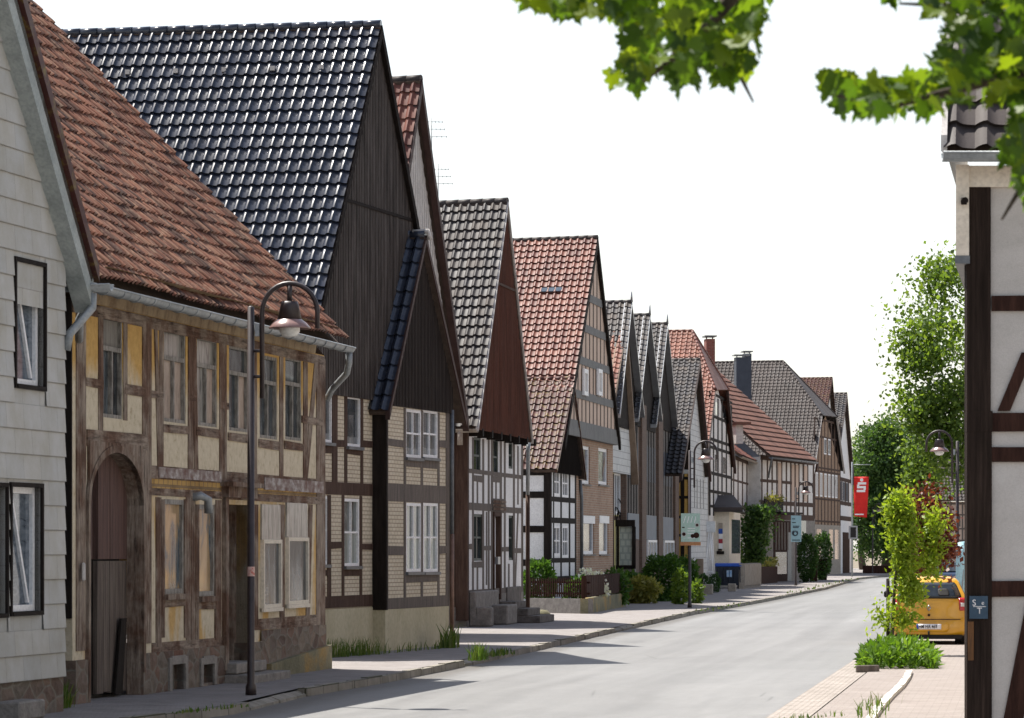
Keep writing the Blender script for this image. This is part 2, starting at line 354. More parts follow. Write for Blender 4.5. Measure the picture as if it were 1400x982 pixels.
M['board_redbrown'] = noisy('red_brown_bargeboard', [(.3, (.035, .016, .013)), (.7, (.065, .034, .028))], (2, 2, .4), 3, .6, .2)
M['bluegrey'] = noisy('blue_grey_panel', [(.3, (.14, .16, .19)), (.7, (.19, .215, .25))], (1, 1, 1), 2, .6, .05)
M['metal_edge'] = noisy('metal_verge_strip', [(.3, (.25, .26, .28)), (.7, (.36, .37, .39))], (1, 1, 1), 2, .35, .05, .005, .6, .5)
M['red_brick_chimney'] = brickmat('red_chimney_brick', (.20, .06, .045), (.25, .08, .06), (.2, .14, .12), .24, .083, .012)
M['chimney_dark'] = noisy('slate_clad_chimney', [(.3, (.03, .036, .052)), (.7, (.045, .054, .075))], (1, 1, 1), 2, .6, .1)
M['bark'] = noisy('bark', [(.3, (.05, .038, .028)), (.7, (.12, .095, .075))], (4, 4, 1), 5, .95, .8, .03)
M['leaf_maple'] = leafmat('maple_leaf', [(.020, .052, .006), (.032, .076, .008), (.05, .105, .010), (.10, .16, .012)], .55, tint=(2.7, 2.2, .55))  # brightest stop paints some random leaves as if lit yellow from behind
M['leaf_dark'] = leafmat('dark_leaf', [(.03, .07, .022), (.055, .115, .03), (.095, .17, .04)], .45)
M['leaf_bed'] = leafmat('feathery_bright_leaf', [(.06, .14, .015), (.10, .20, .02), (.15, .26, .03)], .45)
M['leaf_mid'] = leafmat('mid_green_leaf', [(.055, .105, .022), (.09, .155, .03), (.13, .20, .04)], .5, tint=(1.9, 1.7, .6))
M['leaf_lime'] = leafmat('yellow_green_leaf', [(.15, .24, .02), (.22, .32, .026), (.30, .38, .05)], .5, tint=(1.5, 1.4, .6))
M['leaf_red'] = leafmat('copper_leaf', [(.07, .018, .014), (.12, .03, .02), (.17, .045, .025)], .4)
M['leaf_bush'] = leafmat('bush_leaf', [(.035, .085, .015), (.055, .125, .02), (.08, .16, .025)], .4)
M['leaf_conifer'] = leafmat('conifer_green', [(.03, .075, .018), (.042, .10, .022), (.058, .125, .026)], .3)
M['leaf_yellow'] = leafmat('golden_leaf', [(.16, .17, .03), (.24, .24, .06), (.32, .30, .10)], .4)
M['petal_white'] = leafmat('white_petal', [(.68, .68, .62), (.76, .76, .72), (.80, .80, .78)], .3)
M['grass'] = leafmat('grass_blade', [(.05, .11, .015), (.09, .16, .025), (.17, .19, .06)], .4)
# ---- ground
def asphalt():
    m = Mt('worn_asphalt'); tc = m.n('ShaderNodeTexCoord')
    st = m.n('ShaderNodeMapping', Vector=tc.outputs['UV'], Scale=(1.5, .03, 1))
    a = m.n('ShaderNodeTexNoise', Vector=st.outputs[0], Scale=1.0, Detail=5.0, Roughness=.55)
    big = m.n('ShaderNodeTexNoise', Vector=tc.outputs['Object'], Scale=.25, Detail=6.0, Roughness=.6)
    f = m.n('ShaderNodeTexNoise', Vector=tc.outputs['Object'], Scale=60.0, Detail=3.0)
    col = m.ramp(a.outputs[0], [(.3, (.16, .157, .152)), (.55, (.20, .197, .191)), (.75, (.23, .226, .22))])
    col = m.mix(.5, col, m.ramp(big.outputs[0], [(.3, (.68, .68, .69)), (.7, (1, 1, 1))]), 'MULTIPLY')
    col = m.mix(.4, col, m.ramp(f.outputs[0], [(.3, (.55, .55, .55)), (.7, (1.1, 1.1, 1.1))]), 'MULTIPLY')
    md = m.n('ShaderNodeTexNoise', Vector=tc.outputs['Object'], Scale=5.0, Detail=8.0, Roughness=.75)
    col = m.mix(.45, col, m.ramp(md.outputs[0], [(.3, (.66, .66, .66)), (.68, (1.08, 1.08, 1.08))]), 'MULTIPLY')
    sx = m.n('ShaderNodeSeparateXYZ', i0=tc.outputs['UV']); ed = m.n('ShaderNodeMath', {'operation': 'MULTIPLY_ADD'}, i0=md.outputs[0], i1=-1.1, i2=sx.outputs[0])
    col = m.mix(m.ramp(ed.outputs[0], [(.0, (.75, .75, .75)), (.35, (0, 0, 0))]), col, C(.075, .066, .055))
    cr = m.n('ShaderNodeTexVoronoi', {'feature': 'DISTANCE_TO_EDGE'}, Vector=m.n('ShaderNodeMapping', Vector=tc.outputs['UV'], Scale=(.28, .07, 1)).outputs[0], Scale=1.0)
    ck = m.ramp(cr.outputs[0], [(.0, (1, 1, 1)), (.004, (0, 0, 0))])
    pk = m.n('ShaderNodeTexNoise', Vector=tc.outputs['UV'], Scale=.12, Detail=1.0)
    ck = m.mix(1.0, ck, m.ramp(pk.outputs[0], [(.60, (0, 0, 0)), (.66, (.45, .45, .45))]), 'MULTIPLY')
    col = m.mix(ck, col, C(.035, .034, .033))
    return m.fin(col, .62, m.bump(f.outputs[0], .5, .01), .45)
M['asphalt'] = asphalt()
M['paver'] = brickmat('sidewalk_pavers', (.225, .208, .20), (.275, .255, .245), (.17, .15, .14), .20, .10, .008, .85, .3, [(.28, (.50, .48, .47)), (.45, (.8, .78, .77)), (.65, (1, 1, 1))], .75)
M['paver_right'] = brickmat('parking_pavers', (.235, .202, .185), (.27, .238, .218), (.19, .165, .15), .22, .11, .006, .85, .25, [(.3, (.70, .68, .66)), (.65, (1, 1, 1))], .6)
M['setts'] = brickmat('gutter_setts', (.29, .26, .235), (.36, .32, .29), (.20, .175, .155), .16, .16, .014, .85, .6, None, .6)
M['kerbstone'] = brickmat('kerb_stone', (.22, .20, .17), (.29, .265, .23), (.07, .07, .045), 1.0, .6, .012, .9, .5, [(.3, (.45, .45, .38)), (.6, (1, 1, 1))], .7)
M['kerb_white'] = noisy('pale_kerb', [(.3, (.48, .45, .40)), (.7, (.64, .61, .56))], (1, 1, 1), 4, .9, .4)
M['earth'] = noisy('earth_ground', [(.3, (.14, .115, .085)), (.7, (.22, .19, .14))], (1, 1, 1), .4, .95, .5, .03)
M['gravel'] = noisy('pale_gravel', [(.3, (.16, .15, .135)), (.7, (.32, .30, .28))], (1, 1, 1), 12, .95, .9, .03)
# ---------------------------------------------------------------- building kit
def tile_roof(name, parent, P, Rv, Sv, tw, th, mat, amp=.035, step=.03, ks=10, jit=0.0, clip=None, sag=0.0, up=None, under=True, seed=1):
    """pantiles over the parallelogram P + a*Rv + b*Sv; clip(a,b)->bool keeps a tile (arrays)"""
    P, Rv, Sv = Vector(P), Vector(Rv), Vector(Sv)
    N = Rv.cross(Sv).normalized()
    if N.z < 0: N = -N
    nc = max(1, round(Rv.length/tw)); nr = max(1, round(Sv.length/th))
    r = np.random.RandomState(seed)
    f = np.arange(nc*ks+1)/ks; fr = f-np.floor(f)
    prof = np.interp(fr, np.arange(11)/10, np.array([-.25, -.22, -.17, -.1, 0, .35, 1, .89, .78, .3, -.25])*amp)
    a = f/nc
    st = np.array([0, .38, .72, 1.0]); K = len(st)                # lines along one tile, slightly convex
    ls = np.repeat(np.arange(nr), K)+np.tile(st, nr)
    off = np.tile(np.array([0.0, .52, .86, 1.0])*step, nr); vv = np.repeat(np.arange(nr), K)+np.tile([.02, .38, .72, .98], nr)
    b = (ls-np.where(vv-np.floor(vv) < .1, .07, 0)*(ls > 0))/nr       # each course tucks under the lip of the one above
    A, B = np.meshgrid(a, b); H = prof[None, :]+off[:, None]
    if jit:
        J = r.uniform(-jit, jit, (nr, nc+1)); ci = np.minimum(np.floor(f).astype(int), nc-1)
        H = H+np.repeat(J, K, axis=0)[:, ci]
        B = B+(np.repeat(r.uniform(-jit, jit, (nr, nc+1)), K, axis=0)[:, ci]*off[:, None]/max(step, 1e-4))*.5/Sv.length
    if sag: H = H-sag*np.sin(np.pi*A)*np.sin(np.pi*B*.9+.2)+.35*sag*np.sin(A*17)*np.sin(B*9)
    V = np.array(P)[None, None, :]+A[..., None]*np.array(Rv)+B[..., None]*np.array(Sv)+H[..., None]*np.array(N)
    nl, nu = V.shape[:2]
    i = np.arange(nl*nu).reshape(nl, nu)
    q = np.stack([i[:-1, :-1], i[1:, :-1], i[1:, 1:], i[:-1, 1:]], -1).reshape(-1, 4)
    UV = np.stack([np.broadcast_to(f, (nl, nu)), np.broadcast_to(vv[:, None], (nl, nu))], -1).reshape(-1, 2)
    fu = UV[q].copy(); cen = np.floor(fu[:, :, 0].mean(1))      # keep face uv inside its own tile
    fu[:, :, 0] = np.clip(fu[:, :, 0], cen[:, None]+.01, cen[:, None]+.99)
    if clip is not None:
        ca = A.reshape(-1)[q].mean(1); cb = B.reshape(-1)[q].mean(1); k = clip(ca, cb); q = q[k]; fu = fu[k]
    o = mesh_np(name, V.reshape(-1, 3), q, mat, parent, fu.reshape(-1, 2), smooth=True)
    o.data.set_sharp_from_angle(angle=R(38))
    if under and clip is None:
        mb = MB(); n = N
        c = [P, P+Sv, P+Sv+Rv, P+Rv]
        mb.prism([p-n*.12 for p in c], [p-n*(.02+sag) for p in c]); mb.build('roof_boarding', M['under'], o)
    return o
def ridge_tiles(mb, p0, p1, r=.10, seg=.36):
    p0, p1 = Vector(p0), Vector(p1); L = (p1-p0).length; n = max(1, round(L/seg)); d = (p1-p0)/n
    for k in range(n):
        a = p0+d*k; b = a+d*1.06
        mb.tube([a, b], [r*.98, r*.9], 8)
def barge(mb, W, a, b, w, o0, o1):
    """board lying under the line a->b (u,z) of the wall plane"""
    (u0, z0), (u1, z1) = a, b
    mb.wpoly(W, [(u0, z0), (u1, z1), (u1, z1-w), (u0, z0-w)], o0, o1)

def gable_roof(root, W, peak, eL, eR, rd, L, mat, tw=.25, th=.33, out=.12, verge=None, vw=.2, hip=None, amp=.04, step=.03,
               ridge_mat=None, jit=0.0, right=True, sag=0.0, vthick=.05, left=True, ks=10):
    """peak/eL/eR are photo pixels measured in the plane W.off(out); rd = 2D ridge direction, L its length"""
    V = W.off(out); up_, zp = V.uz(*peak); uL, zL = V.uz(*eL); uR, zR = V.uz(*eR)
    P = V.pt(up_, zp); Lp = V.pt(uL, zL); Rp = V.pt(uR, zR)
    Rv = Vector((rd[0], rd[1], 0)).normalized()*L
    cl = None
    if hip:
        ha, hs = hip[0]/L, hip[1]
        cl = lambda a, b: (a/ha+b/hs) > 1
    ro = []
    if left: ro.append(tile_roof('roof', root, P, Rv, Lp-P, tw, th, mat, amp, step, ks, jit, cl, sag, seed=3))
    if right: ro.append(tile_roof('roof', root, P, Rv, Rp-P, tw*1.5, th*1.5, mat, amp, step, 4, jit, cl, sag, seed=4))
    mb = MB(); a0 = P+Rv*(hip[0]/L) if hip else P
    ridge_tiles(mb, a0, P+Rv)
    if hip:
        hL = P+(Lp-P)*hip[1]; hR = P+(Rp-P)*hip[1]; ap = a0
        ridge_tiles(mb, hL, ap); ridge_tiles(mb, hR, ap)
        h = MB(); n = (hL-ap).cross(hR-ap).normalized()
        h.prism([p-n*.05 for p in (ap, hL, hR)], [p+n*.02 for p in (ap, hL, hR)]); h.build('hip', mat, ro[0])
    mb.build('ridge', ridge_mat or mat, ro[0])
    if verge:
        vb = MB()
        s0 = hip[1] if hip else 0
        for e, z in ((uL, zL), (uR, zR)):
            a = (up_+(e-up_)*s0, zp+(z-zp)*s0)
            barge(vb, V, (a[0], a[1]-.01), (e, z-.01), vw, -vthick, .03)
        vb.each('bargeboard', verge, root)
    return dict(V=V, up=up_, zp=zp, uL=uL, zL=zL, uR=uR, zR=zR, P=P, Lp=Lp, Rp=Rp)

def gz(g, u, drop=.12):                    # height of the roofline at u
    if u < g['up']: t = (g['up']-u)/(g['up']-g['uL']); return g['zp']+(g['zL']-g['zp'])*t-drop
    t = (u-g['up'])/(g['uR']-g['up']); return g['zp']+(g['zR']-g['zp'])*t-drop
def gable_poly(g, u0, u1, z0, drop=.12, zmax=1e9):
    pts = [(u0, z0), (u1, z0), (u1, max(z0, min(zmax, gz(g, u1, drop))))]
    for u in (g['up'],) if u0 < g['up'] < u1 else (): pts.append((u, min(zmax, gz(g, u, drop))))
    pts.append((u0, max(z0, min(zmax, gz(g, u0, drop)))))
    return pts
def wall_front(mb, W, u0, u1, z0, z1, holes=(), reveal=.2, mi=0):
    us = sorted(set([u0, u1]+[x for h in holes for x in h[:2] if u0 < x < u1]))
    zs = sorted(set([z0, z1]+[x for h in holes for x in h[2:4] if z0 < x < z1]))
    inside = lambda u, z: any(h[0] < u < h[1] and h[2] < z < h[3] for h in holes)
    for i in range(len(us)-1):
        for j in range(len(zs)-1):
            if inside((us[i]+us[i+1])/2, (zs[j]+zs[j+1])/2): continue
            a, b, c, d = us[i], us[i+1], zs[j], zs[j+1]
            mb.face([W.pt(a, c), W.pt(b, c), W.pt(b, d), W.pt(a, d)], [(a, c), (b, c), (b, d), (a, d)], mi)
    for a, b, c, d in [h[:4] for h in holes]:
        low = c <= z0; high = d >= z1; c = max(c, z0); d = min(d, z1)
        for (p, q) in ((((a, c), (b, c)),) if not low else ())+(((b, c), (b, d)), ((a, d), (a, c)))+((((b, d), (a, d)),) if not high else ()):
            mb.face([W.pt(*p), W.pt(*q), W.pt(*q, -reveal), W.pt(*p, -reveal)], mi=mi)
def body(root, W, u0, u1, zE, rd, depth, mat, holes=(), gpoly=None, side_mat=None, z0=0.0, reveal=.2, name='wall', front=True):
    mb = MB(); r3 = Vector((rd[0], rd[1], 0)).normalized()*depth
    if front: wall_front(mb, W, u0, u1, z0, zE, holes, reveal)
    A, B = W.pt(u0, z0), W.pt(u1, z0); up = Vector((0, 0, zE-z0))
    mb.face([A+r3, A, A+up, A+r3+up]); mb.face([B, B+r3, B+r3+up, B+up]); mb.face([B+r3, A+r3, A+r3+up, B+r3+up])
    if gpoly:
        f = [W.pt(u, z) for u, z in gpoly]; mb.face(f, list(gpoly)); mb.face([p+r3 for p in reversed(f)])
    return mb.build(name, mat, root)
class Frame:
    rails = None
    """timbers given in photo pixels; every beam a little different in depth"""
    def __init__(s, W, t=.03): s.W = W; s.mb = MB(); s.t = t; s.k = 0
    def o(s):
        s.k += 1; return s.t*(.6+.4*((s.k*7) % 11)/10)+.00021*s.k
    def v(s, x, w, ya, yb, x2=None):       # post of pixel width w; x2 = its x at the foot when it leans
        W = s.W; x2 = x if x2 is None else x2
        q = [W.uz(x2-w/2, yb), W.uz(x2+w/2, yb), W.uz(x+w/2, ya), W.uz(x-w/2, ya)]
        zb = W.z(x2, yb); za = W.z(x, ya)
        j = lambda u: u+rnd.uniform(-.008, .008)
        s.mb.wpoly(W, [(j(q[0][0]), zb), (j(q[1][0]), zb), (j(q[2][0]), za), (j(q[3][0]), za)], -.02, s.o())
    def h(s, xa, xb, x, yt, yb):           # level rail from xa to xb whose rows yt..yb are read at x
        W = s.W; u0, u1 = W.u(xa), W.u(xb); zt, zb = W.z(x, yt), W.z(x, yb)
        j = lambda: rnd.uniform(-.012, .012)
        s.mb.wpoly(W, [(u0, zb+j()), (u1, zb+j()), (u1, zt+j()), (u0, zt+j())], -.02, s.o()+.0015, 1 if s.rails else 0)
    def p(s, *px):                         # any polygon
        s.mb.wpoly(s.W, [s.W.uz(*q) for q in px], -.02, s.o())
    def vs(s, xs, w, ya, yb):              # posts whose ends stay at one height (read at the first x)
        za, zb = s.W.z(xs[0], ya), s.W.z(xs[0], yb)
        for x in xs:
            u0, u1 = s.W.u(x-w/2), s.W.u(x+w/2); s.mb.wbox(s.W, u0, u1, zb, za, -.02, s.o())
    def build(s, root, mat, name='timber_frame'): return s.mb.build(name, mat, root)
def rect(W, xl, xr, yt, yb):               # pixel rectangle -> (u0,u1,z0,z1), rows read at its middle
    xc = (xl+xr)/2; return (W.u(xl), W.u(xr), W.z(xc, yb), W.z(xc, yt))
def window(root, W, r, fm, pm, bars=(1, 1), fw=.06, depth=.05, sill=None, bw=.035, name='window', pane_split=None, sill_h=.06, proud=.03):
    """frame with nx casements and ny lights set back by depth"""
    u0, u1, z0, z1 = r; mb = MB(); a, b = -depth-.05, -depth+.03
    mb.wbox(W, u0, u0+fw, z0, z1, a, b); mb.wbox(W, u1-fw, u1, z0, z1, a, b)
    mb.wbox(W, u0+fw, u1-fw, z0, z0+fw, a, b-.003); mb.wbox(W, u0+fw, u1-fw, z1-fw, z1, a, b-.003)
    nx, ny = bars
    for i in range(1, nx):
        u = u0+(u1-u0)*i/nx; mb.wbox(W, u-bw/2, u+bw/2, z0+fw, z1-fw, a+.01, b-.006)
    for j in range(1, ny):
        z = z0+(z1-z0)*j/ny; mb.wbox(W, u0+fw, u1-fw, z-bw/2, z+bw/2, a+.012, b-.012)
    fr = mb.build(name, fm, root)
    pb = MB(); pb.wbox(W, u0+fw*.5, u1-fw*.5, z0+fw*.5, z1-fw*.5, a+.02, a+.035); pb.build('pane', pm, fr)
    if sill:
        sb = MB(); sb.wbox(W, u0-.04, u1+.04, z0-sill_h, z0-.002, -depth, proud+.04); sb.build('sill', sill, fr)
    return fr
def gutter(mb, p0, p1, r=.075):
    p0, p1 = Vector(p0), Vector(p1); d = (p1-p0).normalized(); s = d.cross(Vector((0, 0, 1))).normalized()
    ring = [(math.cos(t), math.sin(t)) for t in [math.pi+math.pi*k/7 for k in range(8)]]
    A = [p0+s*c*r+Vector((0, 0, z*r)) for c, z in ring]; B = [p1+s*c*r+Vector((0, 0, z*r)) for c, z in ring]
    for k in range(7): mb.face([A[k], A[k+1], B[k+1], B[k]], sm=True)
    A2 = [p0+s*c*(r-.012)+Vector((0, 0, z*(r-.012))) for c, z in ring]; B2 = [p1+s*c*(r-.012)+Vector((0, 0, z*(r-.012))) for c, z in ring]
    for k in range(7): mb.face([A2[k+1], A2[k], B2[k], B2[k+1]], sm=True)
    mb.face(A+list(reversed(A2))); mb.face(B+list(reversed(B2)))
    mb.tube([A[0], B[0]], .014, 6); mb.tube([A[7], B[7]], .014, 6)
    n = max(2, int((p1-p0).length/.7))
    for k in range(1, n):
        q = p0+(p1-p0)*k/n
        mb.tube([q+s*c*(r+.008)+Vector((0, 0, z*(r+.008))) for c, z in ring], .012, 5)
def boards(mb, W, g, u0, u1, z0, pitch, w, o0, o1, drop=.16, zmax=1e9):
    n = int((u1-u0)/pitch)
    for k in range(n+1):
        u = u0+k*pitch+rnd.uniform(-.1, .1)*pitch*.2
        za, zb = gz(g, u-w/2, drop), gz(g, u+w/2, drop)
        za, zb = min(za, zmax), min(zb, zmax)
        if min(za, zb) > z0+.05: mb.wpoly(W, [(u-w/2, z0), (u+w/2, z0), (u+w/2, zb), (u-w/2, za)], o0, o1)

# ---------------------------------------------------------------- leaves
def diamonds(pts, size, r, jit=.35, aspect=.55, droop=0.0, out=None, outw=0.0):
    n = len(pts); pts = np.asarray(pts, dtype=np.float64)
    d = r.normal(size=(n, 3)); d[:, 2] -= droop
    if out is not None: d += np.asarray(out)*outw
    d /= np.linalg.norm(d, axis=1)[:, None]+1e-9
    e = np.cross(d, r.normal(size=(n, 3))); e /= np.linalg.norm(e, axis=1)[:, None]+1e-9
    L = size*(1+jit*r.uniform(-1, 1, n))[:, None]
    nn = np.cross(d, e)
    v = np.stack([pts, pts+d*L*.5+e*L*aspect*.5+nn*L*.08, pts+d*L, pts+d*L*.5-e*L*aspect*.5+nn*L*.08], 1).reshape(-1, 3)
    f = np.arange(4*n).reshape(-1, 4); uv = np.repeat(r.uniform(0, 1, n), 4)
    return v, f, np.stack([uv, np.zeros(4*n)], 1)
def foliage(name, mat, parent, pts, size, seed=1, **k):
    r = np.random.RandomState(seed); v, f, uv = diamonds(pts, size, r, **k)
    return mesh_np(name, v, f, mat, parent, uv)
def clumps(r, cen, rad, nclump, nleaf, crad, shell=.75, flat=.8, lo=-1.0):
    """leaf points in many small clumps spread over an ellipsoid"""
    cen = np.array(cen); rad = np.array(rad); out = []
    for _ in range(nclump):
        while True:
            d = r.normal(size=3); d /= np.linalg.norm(d)
            if d[2] > lo: break
        c = cen+d*rad*(shell+(1-shell)*r.uniform(-.9, 1.05)) if r.uniform() < .8 else cen+d*rad*r.uniform(.2, .8)
        k = crad*r.uniform(.55, 1.35)
        out.append(c+r.normal(size=(int(nleaf*r.uniform(.6, 1.4)), 3))*np.array([k, k, k*flat])*.5)
    return np.concatenate(out)
def limbs(mb, base, top, r0, r, n=6, spread=1.0, levels=(.3, .95)):
    base, top = Vector(base), Vector(top); H = top-base
    path = [base+H*t+Vector((r.uniform(-.03, .03), r.uniform(-.03, .03), 0))*H.length*(1 if 0 < t < 1 else 0) for t in (0, .15, .35, .55, .75, 1)]
    mb.tube(path, [r0*1.25, r0, r0*.8, r0*.6, r0*.38, r0*.12], 9)
    for k in range(n):
        t = levels[0]+(levels[1]-levels[0])*k/max(1, n-1); p = base+H*t; a = r.uniform(0, 6.28); l = spread*(1.05-t*.6)*r.uniform(.7, 1.1)
        q = p+Vector((math.cos(a)*l*.5, math.sin(a)*l*.5, l*.35)); e = q+Vector((math.cos(a+.3)*l*.5, math.sin(a+.3)*l*.5, l*.3))
        mb.tube([p, q, e], [r0*.4*(1.1-t), r0*.25*(1.1-t), r0*.06], 6)
def blades(name, parent, pts, h, mat, seed=2, w=.02, lean=.35):
    r = np.random.RandomState(seed); n = len(pts); p = np.asarray(pts, dtype=np.float64)
    a = r.uniform(0, 6.28, n); d = np.stack([np.cos(a), np.sin(a), np.zeros(n)], 1)
    H = h*r.uniform(.4, 1.25, n)[:, None]; l = d[:, [1, 0, 2]]*np.array([1, -1, 0])
    b = r.normal(size=(n, 3))*lean*.5; b[:, 2] = 0
    m = p+np.array([0, 0, .55])*H+b*H*.4; t = p+np.array([0, 0, 1])*H+b*H*1.3
    v = np.stack([p-l*w*.5, p+l*w*.5, m+l*w*.45, m-l*w*.45, t+l*w*.08, t-l*w*.08], 1).reshape(-1, 3)
    i = np.arange(n)*6; f = np.concatenate([np.stack([i, i+1, i+2, i+3], 1), np.stack([i+3, i+2, i+4, i+5], 1)])
    u = np.repeat(r.uniform(0, 1, n), 6); uv = np.stack([u[f.ravel()], np.zeros(f.size)], 1)
    return mesh_np(name, v, f, mat, parent, uv)
def text_mesh(name, txt, mat, parent, origin, right, size, ext=.004, align='LEFT', squash=1.0, bold=0.0):
    """lettering standing upright: origin = lower left, right = 2D reading direction"""
    cu = bpy.data.curves.new('txt', 'FONT'); cu.body = txt; cu.size = size; cu.extrude = ext; cu.align_x = align; cu.offset = bold
    to = bpy.data.objects.new('txt', cu); COL.objects.link(to)
    dg = bpy.context.evaluated_depsgraph_get(); me = bpy.data.meshes.new_from_object(to.evaluated_get(dg))
    COL.objects.unlink(to); bpy.data.objects.remove(to)
    rx = Vector((right[0], right[1], 0)).normalized(); nz = Vector((rx.y, -rx.x, 0)); b = WL[parent.name]
    for v in me.vertices:
        v.co = Vector(origin)+rx*v.co.x*squash+Vector((0, 0, v.co.y))+nz*v.co.z-b
    me.materials.clear()
    return link(name, me, mat, parent)
# ---------------------------------------------------------------- sky, sun, camera
w = bpy.data.worlds.new('World'); sc.world = w; w.use_nodes = True
SUN_EL, SUN_AZ = R(63), R(48)              # azimuth: left of the viewing direction
sdir = Vector((-math.sin(SUN_AZ)*math.cos(SUN_EL), math.cos(SUN_AZ)*math.cos(SUN_EL), math.sin(SUN_EL)))
wt = w.node_tree; bg = wt.nodes['Background']
sky = wt.nodes.new('ShaderNodeTexSky'); sky.sky_type = 'NISHITA'; sky.sun_disc = False
sky.sun_elevation = SUN_EL; sky.sun_rotation = -SUN_AZ; sky.air_density = 1.0; sky.dust_density = 1.6; sky.ozone_density = 1.0
mx = wt.nodes.new('ShaderNodeMix'); mx.data_type = 'RGBA'; mx.inputs[0].default_value = .38     # thin bright overcast veil
mx.inputs[7].default_value = (9.5, 9.2, 8.6, 1)
tc = wt.nodes.new('ShaderNodeTexCoord'); sp = wt.nodes.new('ShaderNodeSeparateXYZ'); mr = wt.nodes.new('ShaderNodeMapRange')
wt.links.new(tc.outputs['Generated'], sp.inputs[0]); wt.links.new(sp.outputs[2], mr.inputs[0])      # the veil is thickest towards the horizon
mr.inputs[1].default_value = .08; mr.inputs[2].default_value = .7; mr.inputs[3].default_value = .46; mr.inputs[4].default_value = .08
wt.links.new(mr.outputs[0], mx.inputs[0])
wt.links.new(sky.outputs[0], mx.inputs[6]); wt.links.new(mx.outputs[2], bg.inputs[0]); bg.inputs[1].default_value = .075
sl = bpy.data.lights.new('sun', 'SUN'); sl.energy = 4.3; sl.angle = R(.5); sl.color = (1, .955, .88)
so = bpy.data.objects.new('sun', sl); COL.objects.link(so); so.rotation_euler = (-sdir).to_track_quat('-Z', 'Y').to_euler()
so.location = (0, 0, 40)
cd = bpy.data.cameras.new('camera'); cam = bpy.data.objects.new('camera', cd); COL.objects.link(cam); sc.camera = cam
cam.location = (0, 0, EYE); cam.rotation_euler = (R(90), 0, 0)
cd.sensor_width = 36; cd.lens = 36*F/1400; cd.shift_y = (HOR-491)/1400; cd.clip_end = 6000; cd.clip_start = .5
cd.dof.use_dof = True; cd.dof.focus_distance = 90; cd.dof.aperture_fstop = cd.lens/1000/.0125
sc.view_settings.view_transform = 'Standard'; sc.view_settings.look = 'None'; sc.view_settings.gamma = 1; sc.view_settings.exposure = 1.2
sc.view_settings.use_curve_mapping = False
sc.cycles.max_bounces = 6; sc.cycles.transparent_max_bounces = 4

# ---------------------------------------------------------------- ground, road, pavements
ZR = -.12
kerb_px = [(178, 982), (322, 964), (420, 941), (525, 924), (610, 908), (713, 887), (830, 861), (947, 836), (1041, 820), (1130, 803), (1175, 790)]
kp = [gnd(*p) for p in kerb_px]
# smooth: straight line through the far points, gentle wobble near
road_d = Vector((.138, 1, 0))
kerb = [Vector((-9.6, 6, 0)), Vector((-6.2, 30, 0))]+kp
e = kerb[-1]; far = [e+Vector((9, 50, 0)), e+Vector((10, 90, 0)), e+Vector((2, 140, 0))]
kerb = kerb+far
def offs(pl, k):
    out = []
    for i, p in enumerate(pl):
        t = (pl[min(i+1, len(pl)-1)]-pl[max(i-1, 0)]).normalized(); out.append(p+Vector((t.y, -t.x, 0))*k)
    return out
def strip(name, L, Rr, z, mat, kind='structure', thick=0):
    mb = MB(); s = 0
    for i in range(len(L)-1):
        l = (L[i+1]-L[i]).length; wd = (L[i]-Rr[i]).length
        q = [(L[i].x, L[i].y, z), (Rr[i].x, Rr[i].y, z), (Rr[i+1].x, Rr[i+1].y, z), (L[i+1].x, L[i+1].y, z)]
        mb.face(q, [(0, s), (wd, s), (wd, s+l), (0, s+l)]); s += l
    o = mb.build(name, mat); o['kind'] = kind; return o
mb = MB(); mb.face([(-900, -40, -.30), (900, -40, -.30), (900, 3000, -.30), (-900, 3000, -.30)]); o = mb.build('ground', M['earth']); o['kind'] = 'structure'
edge = []
for i, p in enumerate(kerb):                 # right-hand edge of the carriageway
    edge.append(Vector((2.8+.1398*(p.y-43.1), p.y, 0)) if p.y < 255 else p+Vector((7.6, 0, 0)))
strip('road', [p+Vector((-.3, 0, 0)) for p in kerb], [p+Vector((.15, 0, 0)) for p in edge], ZR, M['asphalt'])
k2 = offs(kerb, -.14)
strip('sidewalk', [Vector((p.x-22, p.y, 0)) for p in k2], k2, -.006, M['paver'])
mb = MB(); s = 0
for i in range(len(kerb)-1):
    n = max(1, int((kerb[i+1]-kerb[i]).length/1.0))
    for k in range(n):
        a0, a1 = kerb[i].lerp(kerb[i+1], k/n), kerb[i].lerp(kerb[i+1], (k+.985)/n); b0, b1 = k2[i].lerp(k2[i+1], k/n), k2[i].lerp(k2[i+1], (k+.985)/n)
        j = rnd.uniform(-.012, .012); jx = Vector((rnd.uniform(-.015, .015), 0, 0))
        drop = -.075 if (46.9 < a0.y < 51.5 or 64.5 < a0.y < 68 or 92 < a0.y < 97) else 0
        q = [a0+jx, a1+jx, b1, b0]
        bot = [Vector((p.x, p.y, -.25)) for p in q]
        top = [Vector((q[0].x-.012, q[0].y, j+drop)), Vector((q[1].x-.012, q[1].y, j+drop)), Vector((q[2].x, q[2].y, j+drop*.3)), Vector((q[3].x, q[3].y, j+drop*.3))]
        mb.prism(bot, top)
o = mb.build('kerb', M['kerbstone']); o['kind'] = 'structure'
g1 = [p+Vector((.55, 0, 0)) for p in edge]
strip('gutter_strip', [p+Vector((.02, 0, 0)) for p in edge], g1, ZR+.012, M['setts'])
strip('parking_pavement', [p+Vector((.58, 0, 0)) for p in edge], [p+Vector((40, 0, 0)) for p in edge], ZR+.02, M['paver_right'])
